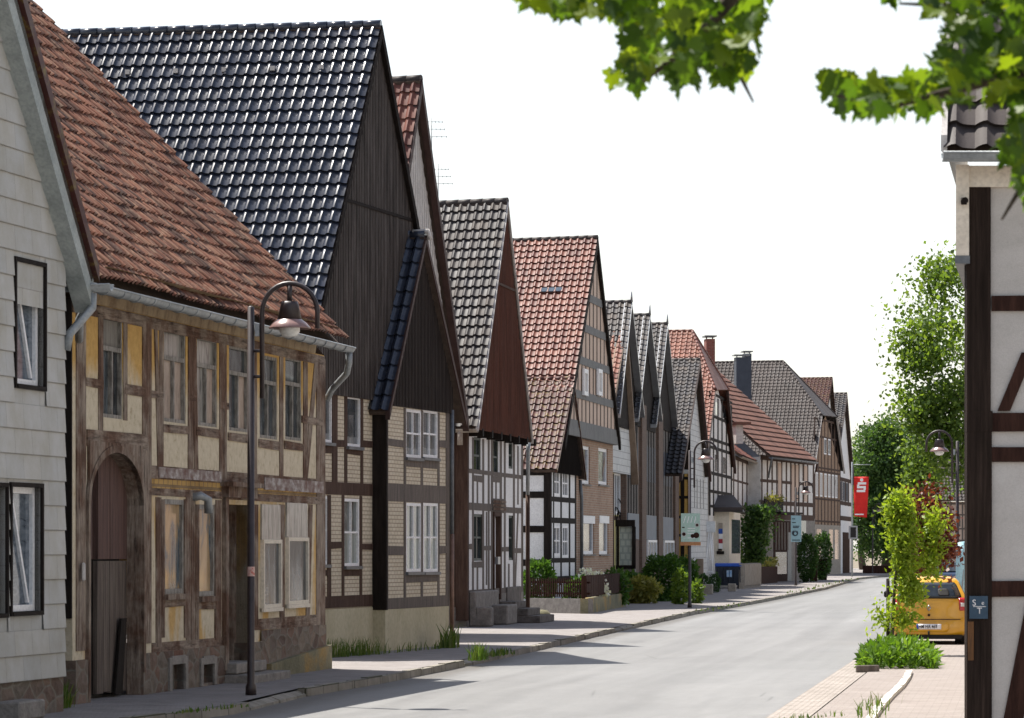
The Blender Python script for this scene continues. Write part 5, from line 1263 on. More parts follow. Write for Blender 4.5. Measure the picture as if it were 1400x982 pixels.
# ================================================================ two last houses of the row
W = Wall.street(1120, 786, 1500)
root = thing('gable_house', 'tall house with dark red roof showing above the half hipped house', 'house', W.pt(0, 0))
rd = Vector((-3, 1)).normalized()
g = gable_roof(root, W, (1138, 517), (1116, 640), (1148, 640), rd, 9, M['tile_darkred'], .3, .36, .3, M['timber_red'], .3, None, .05, .042, M['tile_darkred'])
ua, ub = W.u(1118), W.u(1144); ze = W.z(1130, 640); body(root, W, ua, ub, ze, -W.n, 8, M['plaster_greyed'], [], gable_poly(g, ua, ub, ze, .2))
W = Wall.street(1146, 784.5, 1500)
root = thing('gable_house', 'last white house of the row under a dark tile roof beside the red banner', 'house', W.pt(0, 0))
g = gable_roof(root, W, (1158, 538), (1141, 660), (1168.5, 662), rd, 9, M['tile_grey'], .36, .42, .3, M['board_redbrown'], .3, None, .07, .05, M['tile_grey'])
ua, ub = 0, W.u(1165); ze = W.z(1155, 655); body(root, W, ua, ub, ze, -W.n, 8, M['plaster_white'], [], gable_poly(g, ua, ub, ze, .2))
fr = Frame(W, .02); fr.vs((1146.5, 1151, 1155.5, 1160, 1164.5), 1.3, 655, 690); fr.h(1146, 1165, 1155, 654, 659); fr.h(1146, 1165, 1155, 686, 691); fr.h(1146, 1165, 1155, 706, 712); fr.build(root, M['timber_brown'])
mb = MB()
for a, b in ((1148, 1150.3), (1152.3, 1154.8), (1156.5, 1159.2)): mb.wbox(W, W.u(a), W.u(b), W.z(1155, 685), W.z(1155, 660), 0, .03)
mb.each('shutter', M['chimney_dark'], root)
mb = MB(); mb.wbox(W, W.u(1152), W.u(1161), 0, W.z(1156, 728), 0, .04); mb.build('door', M['timber_red'], root)

# ================================================================ far house across the bend, frontal
Wf = Wall(gnd(1262, 783), (1, -.05), (-.05, -1)); D_ = Wf.o.y; zp = lambda y: zat(y, D_)
root = thing('timber_house', 'distant beige timbered house with brown roof behind the trees at the bend', 'house', Wf.pt(0, 0))
ua, ub = Wf.u(1268), Wf.u(1345)
body(root, Wf, ua, ub, zp(686), (.05, 1), 8, M['plaster_beige'], [], None)
fr = Frame(Wf, .03)
for y in (688, 703, 722, 738, 752): fr.h(1268, 1345, 1290, y, y+2)
fr.vs((1270, 1284, 1300, 1316, 1330), 2, 686, 782); fr.build(root, M['timber_grey'])
P0, P1 = Wf.pt(ub, zp(684), .6), Wf.pt(ua-.4, zp(684), .6); up_ = Vector((0, 5.2, 5.4))
tile_roof('roof', root, P1+up_, P0-P1, -up_, .3, .36, M['tile_brown'], .05, .045)
mb = MB()
for a in (1293, 1309): mb.wbox(Wf, Wf.u(a), Wf.u(a+4), zp(720), zp(706), 0, .04)
mb.each('window', M['pane_dark'], root)
Wf2 = Wall(gnd(1250, 781), (1, 0), (0, -1)); root = thing('gable_house', 'distant dark roofed house half hidden between the dark and the light tree', 'house', Wf2.pt(0, 0))
D_ = Wf2.o.y; zp = lambda y: zat(y, D_)
body(root, Wf2, Wf2.u(1256), Wf2.u(1300), zp(660), (0, 1), 8, M['plaster_beige'], [], None)
p1 = Wf2.pt(Wf2.u(1253), zp(662), .5); tile_roof('roof', root, p1+Vector((0, 4.5, 4.6)), Vector((3.1, 0, 0)), Vector((0, -4.5, -4.6)), .3, .36, M['tile_brown'], .05, .045)
# ================================================================ street lamps
def make_lamp(label, loc):
    r_ = thing('street_lamp', label, 'street lamp', loc, 'arched street lamps'); b = Vector(loc)
    mb = MB(); mb.lathe(b, [(.0, 0), (.078, 0), (.074, .12), (.052, .16), (.048, 5.3), (.0, 5.32)], 14); mb.build('pole', M['lamp_metal'], r_)
    mb = MB(); arc = [(.155, 4.05), (.155, 5.15)]+[(.155+.385*(1-math.cos(math.pi*k/14)), 5.22+.40*math.sin(math.pi*k/14)) for k in range(15)]+[(.925, 5.0)]
    mb.tube([b+Vector((x, 0, z)) for x, z in arc], .034, 9)
    for z in (4.35, 4.7): mb.tube([b+Vector((0, 0, z)), b+Vector((.155, 0, z))], .022, 7)
    mb.tube([b+Vector((.54, 0, 5.6)), b+Vector((.54, 0, 5.36))], .035, 8); mb.build('arm', M['lamp_metal'], r_)
    mb = MB(); mb.lathe(b+Vector((.54, 0, 0)), [(0, 5.38), (.11, 5.37), (.122, 5.33), (.17, 5.11), (.0, 5.11)], 22); mb.build('hood', M['lamp_metal'], r_)
    mb = MB(); mb.lathe(b+Vector((.54, 0, 0)), [(.17, 5.125), (.235, 5.075), (.285, 5.015), (.285, 5.0), (.21, 5.055), (.15, 5.09)], 28); mb.build('lamp_shade', M['lamp_shade'], r_)
    mb = MB(); mb.lathe(b+Vector((.54, 0, 0)), [(.145, 5.03), (.14, 4.96), (.10, 4.9), (.0, 4.88)], 18); mb.build('bowl', M['opal'], r_)
    mb = MB(); mb.box(b+Vector((.095, -.0, 4.9)), .06, .09, .17); mb.build('fuse_box', M['zinc'], r_)
    return r_
def copy_thing(o, loc, rz, label):
    c = o.copy(); COL.objects.link(c); c.location = loc; c.rotation_euler = (0, 0, rz); c['label'] = label; WL[c.name] = Vector(loc)
    for ch in list(o.children):
        d = ch.copy(); COL.objects.link(d); d.parent = c
    return c
l1 = make_lamp('tall arched street lamp before the decayed brown half timbered house, nearest of the lamps', gnd(343, 950)); l1.rotation_euler.z = -.14
copy_thing(l1, gnd(943, 831), -.14, 'arched street lamp by the sidewalk carrying the mint poster board')
copy_thing(l1, gnd(1088, 800.5), -.14, 'arched street lamp carrying the light blue poster')
copy_thing(l1, gnd(1193, 784), -.14, 'small distant arched lamp just right of the red banner')
copy_thing(l1, gnd(1309, 846, -.1), math.pi-.14, 'arched street lamp on the right side with its arm over the light green tree')
mb = MB(); b = gnd(343, 950); mb.lathe(b, [(.0545, 1.62), (.0545, 1.75)], 14); st = mb.build('sticker', noisy('red_sticker', [(.4, (.42, .07, .05)), (.5, (.6, .4, .35))], ns=14, bump=0), l1); st.location = (0, 0, 0)

# ================================================================ posters on the lamp poles
def poster(px, gy, x0, x1, y0, y1, col, label, dz=-.12):
    b = gnd(px, gy); D_ = b.y-.1; r_ = thing('poster_board', label, 'poster', Vector((b.x, D_, 1.2)))
    Wq = Wall((b.x, D_), (1, -.02), (-.02, -1)); q = lambda x: Wq.u(x); z = lambda y: zat(y, D_)
    mb = MB(); mb.wbox(Wq, q(x0), q(x1), z(y1), z(y0), -.03, 0); mb.build('board', col, r_)
    return r_, Wq, q, z
mint = noisy('mint_poster', [(.3, (.36, .52, .44)), (.7, (.46, .60, .52))], bump=0, rough=.5)
r_, Wq, q, z = poster(943, 831, 931, 957, 702, 741, mint, 'mint green event poster board with round pictures on the lamp pole')
mb = MB(); mb.wbox(Wq, q(930), q(958), z(746), z(741)-.003, -.06, .01); mb.build('lower_edge', noisy('orange_strip', [(.3, (.40, .18, .08)), (.7, (.5, .25, .12))], bump=0), r_)
def disc(mb, Wq, u, zc, rr, o, n=16): mb.wpoly(Wq, [(u+rr*math.cos(2*math.pi*k/n), zc+rr*math.sin(2*math.pi*k/n)) for k in range(n)], 0, o)
mb = MB()
for x, y, rr in ((953, 718, .07), (935, 730.5, .085)): disc(mb, Wq, q(x), z(y), rr, .004)
mb.build('picture', M['verge_white'], r_)
mb = MB(); disc(mb, Wq, q(953), z(718), .045, .006); disc(mb, Wq, q(935), z(730.5), .06, .006); disc(mb, Wq, q(952), z(732), .1, .005); disc(mb, Wq, q(947), z(733), .07, .006); mb.wbox(Wq, q(932.5), q(936), z(722), z(720.5), 0, .004); mb.build('dark_picture', M['timber_red'], r_)
mb = MB()
for k in range(4):
    mb.wpoly(Wq, [(q(934+k*5), z(715)), (q(935+k*5), z(715)), (q(938+k*4.6), z(706)), (q(937+k*4.6), z(706))], 0, .004)
for y in (722, 725.5, 729, 735): mb.wbox(Wq, q(940), q(950), z(y+1.1), z(y), 0, .004)
mb.build('writing', M['plaster_white'], r_)
lb = noisy('light_blue_poster', [(.3, (.34, .56, .64)), (.7, (.42, .64, .71))], bump=0, rough=.5)
r_, Wq, q, z = poster(1088, 800.5, 1081.5, 1095.5, 705, 741, lb, 'light blue poster with a dark round emblem on the lamp pole')
mb = MB(); disc(mb, Wq, q(1087), z(729), .17, .004); mb.build('emblem', M['chimney_dark'], r_)
mb = MB(); disc(mb, Wq, q(1087.4), z(729.6), .075, .006); mb.wbox(Wq, q(1085), q(1089.5), z(726.4), z(725.4), 0, .007); mb.build('emblem_face', lb, r_)
mb = MB()
for y, a, b_ in ((709, 1083, 1087), (714, 1083, 1088), (719, 1084, 1093), (720.8, 1084, 1092), (738, 1083, 1094)): mb.wbox(Wq, q(a), q(b_), z(y+1.2), z(y), 0, .004)
mb.build('writing', M['chimney_dark'], r_)
# ================================================================ banner
b = gnd(1165, 788.5); Wq = Wall(b, (1, 0), (0, -1)); D_ = b.y; q = lambda x: Wq.u(x); z = lambda y: zat(y, D_)
r_ = thing('flag_banner', 'tall red banner with a white savings bank S on a pole before the last house', 'banner', b)
mb = MB(); mb.lathe(b, [(.0, 0), (.07, 0), (.06, 8.1), (0, 8.15)], 10); mb.tube([b+Vector((0, 0, 7.95)), b+Vector((1.35, 0, 7.95))], .03, 6); mb.build('pole', M['zinc'], r_)
redb = noisy('red_banner_cloth', [(.3, (.55, .016, .012)), (.7, (.68, .024, .018))], bump=.1, rough=.7)
n = 16; vs = []; fs = []
for i in range(n+1):
    for j in range(6):
        t = i/n; x = q(1167.5)+(q(1187.5)-q(1167.5))*(j/5)*(1-.13*t*t); vs.append((b.x+x, b.y+.10*math.sin(j*1.1+t*5), z(652)+(z(706)-z(652))*t-.1*t*(j/5)))
for i in range(n):
    for j in range(5): fs.append((i*6+j, i*6+j+1, (i+1)*6+j+1, (i+1)*6+j))
bo = mesh_np('banner_cloth', vs, fs, redb, r_, smooth=True)
for p_ in bo.data.vertices: pass
md = bo.modifiers.new('thick', 'SOLIDIFY'); md.thickness = .012
sx, szz = q(1171.5), z(673); mb = MB(); Wl = Wq.off(.16)
s_w, s_h, t_ = .62, .70, .16
def bar(a, b_, c, d): mb.wbox(Wl, sx+a, sx+b_, szz+c, szz+d, -.02, .0)
bar(.05, s_w+.03, s_h-t_, s_h); bar(0, t_, s_h/2-t_*.5, s_h-t_+.0); bar(0, s_w, s_h/2-t_*.5+.0, s_h/2+t_*.5) if False else None
bar(t_, s_w-t_*0, s_h/2-t_*.5, s_h/2+t_*.5); bar(s_w-t_, s_w, t_*.0+t_, s_h/2-t_*.5); bar(-.02, s_w-.04, 0, t_)
disc(mb, Wl, sx+.33, szz+s_h+.17, .11, .0) if False else mb.wpoly(Wl, [(sx+.33+.115*math.cos(2*math.pi*k/16), szz+s_h+.16+.115*math.sin(2*math.pi*k/16)) for k in range(16)], -.02, 0)
mb.build('logo', M['plaster_white'], r_)
mb = MB(); Wl2 = Wq.off(.18); mb.wbox(Wl2, q(1168.3), q(1180.5), z(704.3), z(702.6), -.02, .0); mb.build('writing', M['plaster_white'], r_)
# traffic sign box on the same pole line
b2 = b+Vector((-.02, -.3, 0)); r_ = thing('signal_box', 'square grey framed sign with dark face on the pole under the red banner', 'sign', b2+Vector((0, 0, 2)))
Wl = Wall(b2, (1, 0), (0, -1)); mb = MB(); x0, x1, y0, y1 = 1160.5, 1172.5, 719, 737
mb.wbox(Wl, Wl.u(x0), Wl.u(x1), zat(y1, b2.y), zat(y0, b2.y), -.12, 0); mb.build('frame', M['metal_edge'], r_)
mb = MB(); mb.wbox(Wl, Wl.u(x0+2.2), Wl.u(x1-2.2), zat(y1-2, b2.y), zat(y0+2, b2.y), -.02, .012); mb.build('face', M['dark'], r_)

# ================================================================ fence and wall round the front garden
pA, pB, pC = gnd(722, 837.5), gnd(804, 839), gnd(856, 829)
f_ = thing('garden_fence', 'dark brown picket fence on low stone wall before the small white house', 'fence', pB)
Wf = Wall(pA, pB-pA, ((pB-pA).y, -(pB-pA).x)); Lf = (pB-pA).length
if Wf.n.y > 0: Wf.n = -Wf.n
mb = MB(); mb.wbox(Wf, 0, Lf, -.02, .45, -.22, 0); mb.build('wall_base', M['stone_grey'], f_)
mb = MB(); n = 26
for k in range(n): u = .05+(Lf-.1)*k/n; h = 1.05+rnd.uniform(-.02, .02); mb.wpoly(Wf, [(u, .5), (u+.042, .5), (u+.042, h), (u+.021, h+.04), (u, h)], -.06, -.035)
mb.wbox(Wf, 0, Lf, .58, .64, -.10, -.062); mb.wbox(Wf, 0, Lf, .92, .98, -.10, -.062); mb.build('pickets', M['timber_red'], f_)
Wg = Wall(pB, pC-pB, ((pC-pB).y, -(pC-pB).x)); Lg = (pC-pB).length
mb = MB(); mb.wbox(Wg, .0, Lg, -.02, .46, -.24, .003); mb.build('long_wall_base', M['moss_cement'], f_)
mb = MB(); n = int(Lg/.16)
for k in range(n): u = Lg*k/n; mb.wbox(Wg, u, u+.15, .5, 1.16+rnd.uniform(-.01, .01), -.1, -.06+rnd.uniform(-.004, .004))
for k in range(4): mb.wbox(Wg, .05+(Lg-.2)*k/3, .15+(Lg-.2)*k/3, .4, 1.16, -.2, -.1)
mb.build('boards', M['timber_red'], f_)
o = MB(); c = gnd(741, 846); o.lathe(c, [(0, .26), (.16, .24), (.26, .12), (.27, 0)], 12); o = o.build('boulder', M['moss_cement']); tag(o, 'round mossy stone on the pavement at the corner of the garden wall', 'stone')
# ================================================================ bins, blocks, planters
def box_px(name, label, cat, px0, px1, yt, gy, mat, dep=.6, rz=-.1, group=None, bev=.02):
    b = gnd((px0+px1)/2, gy); wd = (px1-px0)/F*b.y; h = zat(yt, b.y); mb = MB(); mb.box(Vector((b.x, b.y+dep/2, -.02)), wd, dep, h+.02, rz)
    o = mb.build(name, mat, None, bev); return tag(o, label, cat, group)
bd = noisy('dark_blue_bin_plastic', [(.3, (.014, .018, .03)), (.7, (.022, .028, .045))], rough=.5, bump=.05)
M['lid_blue'] = noisy('blue_lid_plastic', [(.3, (.02, .07, .36)), (.7, (.03, .10, .45))], rough=.4, bump=.05)
b = gnd(997, 805); r_ = thing('waste_container', 'dark wheeled waste container with a blue lid beside the concrete fence', 'waste bin', b)
wd = 37/F*b.y; dp = 1.0; c = Vector((b.x, b.y+.5, 0))
mb = MB()
bo_ = [(-wd/2*.88, -dp/2*.8), (wd/2*.88, -dp/2*.8), (wd/2*.88, dp/2*.8), (-wd/2*.88, dp/2*.8)]; to_ = [(-wd/2, -dp/2), (wd/2, -dp/2), (wd/2, dp/2), (-wd/2, dp/2)]
mb.prism([c+Vector((x, y, .16)) for x, y in bo_], [c+Vector((x, y, 1.1)) for x, y in to_])
for k in range(5): x = -wd/2*.8+wd*.8*k/4; mb.box(c+Vector((x, -dp/2*.97, .3)), .05, .08, .72)
mb.build('bin_body', bd, r_, .02)
mb = MB(); mb.prism([c+Vector((x*1.05, y*1.05, 1.1)) for x, y in to_], [c+Vector((x*.98, y*.9, 1.27)) for x, y in to_]); mb.build('lid', M['lid_blue'], r_, .04)
for sx in (-1, 1):
    for sy in (-1, 1):
        mb = MB(); p = c+Vector((sx*wd*.36, sy*dp*.33, .09)); mb.tube([p+Vector((-.025, 0, 0)), p+Vector((.025, 0, 0))], .09, 10); mb.build('wheel', M['dark'], r_)
mb = MB(); mb.box(c+Vector((0, -dp/2-.005, .58)), .26, .02, .34); mb.build('sticker', noisy('pale_blue_sticker', [(.3, (.10, .25, .5)), (.7, (.5, .6, .7))], ns=9, bump=0), r_)
Wc = Wall.street(1017, 805, 1500); r_ = thing('concrete_fence', 'grey ribbed concrete fence block between waste container and flower hedge', 'fence', Wc.pt(0, 0))
mb = MB(); mb.wbox(Wc, 0, Wc.u(1040), -.02, 1.25, -.25, 0); bk = mb.build('block', M['stone_grey'], r_)
mb = MB()
for k in range(14): u = .3+Wc.u(1040)*k/14.2; mb.wbox(Wc, u, u+.5, .15, 1.2, 0, .03)
mb.wbox(Wc.side(0), -.24, 0, -.02, 1.25, .0, .02); mb.build('rib', M['stone_warm'], bk)
Wc = Wall.street(1041, 798.5, 1600); r_ = thing('planter_box', 'long dark brown wooden planter full of pale yellow flowers', 'planter', Wc.pt(0, 0))
mb = MB(); mb.wbox(Wc, 0, Wc.u(1063), -.02, .95, -.5, 0); mb.build('box', M['timber_red'], r_)
rr = np.random.RandomState(11); L1 = Wc.u(1063); n = 900
o = foliage('flowers', M['leaf_yellow'], None, np.array([Wc.pt(u, 1.05+.18*abs(rr.normal()), -.25+.2*rr.normal()) for u in rr.uniform(0, L1, n)]), .16, 4); tag(o, 'pale yellow flowers in the long brown planter', 'flowers')
b = gnd(952, 809); box_px('cabinet', 'plain grey utility cabinet at the foot of the white slate gable', 'cabinet', 945.5, 962, 764, 808, M['verge_tan'], .5)
b = gnd(966, 806); r_ = thing('trestle', 'white metal trestle with a clear plastic box on top', 'trestle', b); D_ = b.y
px_ = lambda x, y, dy=0: Vector(((x-CX)/F*(D_+dy), D_+dy, zat(y, D_+dy)))
mb = MB()
for x0, x1, dy in ((963, 969, 0), (976, 971, 0), (966, 971, 1.2), (978, 973, 1.2)): mb.tube([px_(x0, 800, dy), px_(x1, 728, dy*.3)], .035, 6)
for y in (745, 765, 782): mb.tube([px_(965+(800-y)*.06, y), px_(975.5-(800-y)*.06, y)], .025, 6)
mb.build('frame', M['white_paint'], r_)
mb = MB(); mb.box(px_(967.5, 728, .3), 21/F*D_, .7, zat(713, D_)-zat(728, D_), -.1); mb.build('plastic_box', noisy('clear_plastic', [(.3, (.55, .58, .60)), (.7, (.70, .72, .74))], rough=.2, bump=.1, spec=.6), r_)
for i, (a, b_, yt, gy, lab) in enumerate(((945, 957, 803, 815.5, 'leftmost rough sandstone trough on the pavement below the round green shrubs'), (956, 975, 799, 812.5, 'largest rough sandstone trough on the pavement, holding the round green shrubs'), (996, 1006.5, 798, 808.5, 'small square sandstone block on the pavement in front of the waste container'))):
    box_px('stone_trough', lab, 'trough', a, b_, yt, gy, M['stone_warm'], .5, -.12, 'sandstone troughs on the pavement', .03)
for a, b_, yt, gy, lab in ((1108, 1118, 763, 795, 'left brown post planter below the cone hedges'), (1120, 1131, 764, 793, 'right brown post planter below the cone hedges')):
    box_px('planter_box', lab, 'planter', a, b_, yt, gy, M['timber_red'], .6, -.1, 'planters under the cone hedges')
Wc = Wall(gnd(1180, 784), (1, -.02), (-.02, -1)); mb = MB(); mb.wbox(Wc, 0, 8, 0, .62, -.4, 0); o = mb.build('garden_wall', M['timber_red'], None); tag(o, 'low dark wall across the far bend under the big dark tree', 'wall')

# ================================================================ timbered house at the right edge
Wr = Wall((622/F*36.0, 36.0), (1, 0), (0, -1)); D_ = 36.0; q = lambda x: Wr.u(x); z = lambda y: zat(y, D_)
root = thing('timber_house', 'close dark timbered house with grey white panels cut off by the right edge', 'house', Wr.pt(0, -.1))
rs = Vector((.138, 1)).normalized()
zt = z(256); ub = 6.0
SV = Vector((.150, 1))*9
mb = MB(); f4 = [Wr.pt(.03, -.3, -.03), Wr.pt(ub, -.3, -.03)]; f4 += [p+Vector((SV.x, SV.y, 0)) for p in reversed(f4)]; mb.prism(f4, [p+Vector((0, 0, zt+.3)) for p in f4]); mb.build('wall', M['hr_plaster'], root)
def slant(mb, x0, x1, z0, z1, k0, k1, L=7.0):
    f = [Wr.pt(x0, z0, k0), Wr.pt(x1, z0, k0)]; f += [p+Vector((L*.150, L, 0)) for p in reversed(f)]; mb.prism(f, [p+Vector((0, 0, z1-z0)) for p in f])
fr = Frame(Wr, .0); fr.h(1356, 1600, 1380, 403, 424); fr.h(1356, 1600, 1380, 563, 589); fr.h(1356, 1600, 1380, 612, 632); fr.h(1356, 1600, 1380, 793, 815); fr.h(1356, 1600, 1380, 985, 1020)
fr.p((1364, 562), (1381, 562), (1414, 482), (1397, 482)); fr.p((1372, 984), (1399, 984), (1430, 820), (1404, 820)); fr.v(1500, 34, 256, 1040)
fr.build(root, M['timber_red'])
fr = Frame(Wr, .004); z_ = lambda y: z(y)
fr.mb.wbox(Wr, 0, q(1356), -.2, z(590), -.2, .006); fr.mb.wbox(Wr, 0, q(1354.5), z(562), zt, -.2, .007); fr.mb.wbox(Wr, -.002, q(1357), z(590)-.001, z(562)+.001, -.2, .011)
fr.build(root, noisy('near_black_oak_post', [(.3, (.012, .008, .006)), (.55, (.028, .019, .015)), (.75, (.055, .038, .03))], (4, 4, .2), 5, .85, .6, .02, spec=.1), 'corner_post')
mb = MB(); slant(mb, q(1306), q(1324), z(350), z(226), .05, 0); sb = mb.build('upper_board_case', M['plaster_cream'], root)
mb = MB(); slant(mb, q(1304.5), q(1325), z(361), z(350)-.002, .055, 0); mb.build('case_foot', M['zinc_dark'], sb)
mb = MB(); mb.wbox(Wr, q(1317.5), ub, z(256), z(227), -.2, .03); mb.build('fascia', M['plaster_cream'], root)
mb = MB(); mb.tube([Wr.pt(q(1317), z(276), .0), Wr.pt(q(1317), z(276), .14)], .035, 7); mb.tube([Wr.pt(q(1316), z(281), .1), Wr.pt(q(1316), z(272), .1)], .03, 7); mb.build('bracket', M['timber_black'], root)
pe = Wr.pt(q(1284), z(212), .32); upv = Vector((4.6*.15, 4.6, 4.9))
tile_roof('roof', root, pe+upv+Vector((5.5, 0, 0)), Vector((-5.5, 0, 0)), -upv, .30, .36, M['tile_brown'], .05, .05, 8)
mb = MB(); e0 = pe+Vector((-.02, 0, .0)); mb.prism([e0, e0+Vector((.06, 0, 0)), e0+Vector((.06, 0, 0))+upv, e0+upv], [x+Vector((0, -.0, .16)) for x in (e0, e0+Vector((.06, 0, 0)), e0+Vector((.06, 0, 0))+upv, e0+upv)]); mb.build('bargeboard', M['verge_white'], root)
mb = MB(); mb.face([pe+Vector((.03, 0, 0)), pe+upv+Vector((.03, 0, 0)), pe+Vector((.03+9*.15, 9, 0))]); mb.build('verge_gable', M['plaster_cream'], root)
mb = MB(); gutter(mb, pe+Vector((-.02, -.12, -.03)), pe+Vector((5.5, -.12, -.03)), .085); mb.build('gutter', M['zinc'], root)
sg = thing('hydrant_sign', 'small blue hydrant plate with white letters on the dark corner post', 'sign', Wr.pt(q(1337), z(845), .03))
mb = MB(); mb.wbox(Wr, q(1325), q(1350), z(846), z(815), .02, .035); mb.build('plate', noisy('blue_enamel_plate', [(.3, (.02, .05, .085)), (.7, (.045, .085, .13))], rough=.4, bump=.05), sg)
for tx, x, y, s_ in (('S', 1328.5, 828, .085), ('e', 1341, 827, .06), ('T', 1335, 839, .085)):
    text_mesh('letter', tx, M['plaster_white'], sg, Wr.pt(q(x), z(y), .037), (1, 0), s_, .002)
mb = MB(); mb.wbox(Wr, q(1330), q(1347), z(829.8), z(829), .035, .039); mb.build('line', M['plaster_white'], sg)
mb = MB(); mb.wbox(Wr, q(1323), q(1331), z(903), z(850), .008, .014); o = mb.build('worn_patch', noisy('worn_orange_oak', [(.35, (.05, .03, .02)), (.6, (.20, .09, .03))], (3, 3, .5), 3), root)

# ================================================================ the yellow car
cb = gnd(1270, 881.5, -.1); car = thing('parked_car', 'yellow hatchback parked on the right seen from behind, with number plate', 'car', cb)
cr = -.125; ca_, sa_ = math.cos(cr), math.sin(cr)
def cw(x, y, zz): return Vector((cb.x+x*ca_-y*sa_, cb.y+x*sa_+y*ca_, cb.z+zz))
zl = [.19, .22, .30, .42, .52, .56, .62, .78, .92, 1.00, 1.06, 1.18, 1.30, 1.38, 1.44, 1.475, 1.49]
hwf = lambda zz: float(np.interp(zz, [.19, .25, .4, .6, .8, .95, 1.05, 1.3, 1.4, 1.45, 1.48, 1.495], [.74, .79, .815, .825, .825, .815, .79, .67, .62, .56, .45, .30]))
yrf = lambda zz: float(np.interp(zz, [.19, .3, .5, .54, .6, .8, .95, 1.05, 1.3, 1.4, 1.46, 1.495], [.06, .0, .01, .05, .07, .09, .12, .18, .36, .44, .56, .95]))
yff = lambda zz: float(np.interp(zz, [.19, .4, .7, .85, .95, 1.0, 1.3, 1.45, 1.495], [3.45, 3.58, 3.5, 3.2, 2.75, 2.6, 2.15, 1.85, 1.6]))
cor = lambda t: .17*abs(t)**5
tl = [-1, -.97, -.9, -.8, -.6, -.4, -.2, 0, .2, .4, .6, .8, .9, .97, 1]
yellow = noisy('yellow_car_paint', [(.3, (.66, .33, .012)), (.7, (.70, .36, .016))], rough=.3, bump=0, spec=.5, coat=.6, fine=3)
vs = []; fs = []
ring = []
for zz in zl:
    row = [(hwf(zz)*t, yrf(zz)+cor(t), zz) for t in tl]
    for s_ in (.12, .3, .5, .7, .88): row.append((hwf(zz), yrf(zz)+.17+(yff(zz)-.17-yrf(zz)-.17)*s_, zz))
    row += [(hwf(zz)*t, yff(zz)-cor(t), zz) for t in reversed(tl)]
    for s_ in (.88, .7, .5, .3, .12): row.append((-hwf(zz), yrf(zz)+.17+(yff(zz)-.17-yrf(zz)-.17)*s_, zz))
    ring.append(row)
n = len(ring[0])
for row in ring: vs += [cw(*p) for p in row]
for i in range(len(ring)-1):
    for k in range(n): m_ = (k+1) % n; fs.append((i*n+k, i*n+m_, (i+1)*n+m_, (i+1)*n+k))
nr_ = len(ring)-1
for k in range(len(tl)-1): fs.append((nr_*n+k, nr_*n+k+1, nr_*n+(len(tl)+5)+len(tl)-2-k, nr_*n+(len(tl)+5)+len(tl)-1-k))
bo = mesh_np('body', vs, fs, yellow, car, smooth=True)
def skin(name, t0, t1, z0, z1, off_, mat, nt=10, nz=8, parent=None, rnd_=0.0):
    """panel lying on the tail surface, thickened"""
    vs = []; fs = []
    for i in range(nz+1):
        zz = z0+(z1-z0)*i/nz
        for j in range(nt+1):
            e_ = 1-rnd_*(abs(2*i/nz-1)**6); t = (t0+t1)/2+(t1-t0)/2*(2*j/nt-1)*e_
            vs.append(cw(hwf(zz)*t, yrf(zz)+cor(t)-off_, zz))
    for i in range(nz):
        for j in range(nt): fs.append((i*(nt+1)+j, i*(nt+1)+j+1, (i+1)*(nt+1)+j+1, (i+1)*(nt+1)+j))
    o = mesh_np(name, vs, fs, mat, parent or car, smooth=True); md = o.modifiers.new('s', 'SOLIDIFY'); md.thickness = .012; md.offset = 0; return o
gl_ = panemat('car_glass', [(.35, (.012, .016, .02)), (.7, (.04, .05, .06))], 1.5)
rw = skin('rear_window', -.86, .86, 1.03, 1.335, .012, gl_, 12, 8, None, .06)
skin('window_seal', -.89, .89, 1.005, 1.355, .006, M['dark'], 12, 8, rw, .05)
for sx in (-.42, .42): skin('headrest', sx-.16, sx+.16, 1.06, 1.22, .02, M['dark'], 6, 6, rw, .3)
skin('seam', -.83, .83, .542, .556, .012, M['timber_brown'], 12, 2)
skin('bumper_recess', -.55, .55, .27, .50, .004, yellow, 8, 3, None, .1)
tlm = Mt('red_tail_lens'); tlm = tlm.fin((.42, .012, .018), .18, None, .6, 0, .5)
for s_ in (-1, 1):
    tp = skin('tail_light', .80*s_, .985*s_, .74, 1.02, .014, tlm, 5, 6, None, .12)
    skin('reverse_lens', .84*s_, .95*s_, .83, .91, .022, M['opal'], 4, 3, tp)
plate = skin('number_plate', -.33, .33, .335, .45, .022, M['white_paint'], 4, 2)
skin('plate_strip', -.33, -.285, .336, .449, .029, M['lid_blue'], 2, 2, plate)
pc = cw(-.225, yrf(.39)-.033, .358); text_mesh('plate_text', 'HM HA 469', M['timber_black'], plate, pc, (ca_, sa_), .105, .002, 'LEFT', .78, .001)
mb = MB()
for k in range(4):
    a = [(.0, .06), (.038, 0), (0, -.06), (-.038, 0)]; p, q2 = a[k], a[(k+1) % 4]
    mb.tube([cw(p[0], yrf(.8)-.02, .80+p[1]), cw(q2[0], yrf(.8)-.02, .80+q2[1])], .011, 6)
mb.build('badge', M['metal_edge'], car)
mb = MB(); mb.tube([cw(0, yrf(.65)-.02, .645), cw(0, yrf(.65)+.02, .645)], .03, 10); mb.build('lock', M['timber_red'], car)
mb = MB(); mb.prism([cw(*p) for p in ((-.7, .05, .12), (.7, .05, .12), (.72, 3.3, .12), (-.72, 3.3, .12))], [cw(*p) for p in ((-.74, .03, .215), (.74, .03, .215), (.74, 3.4, .215), (-.74, 3.4, .215))]); mb.build('underbody', M['dark'], car)
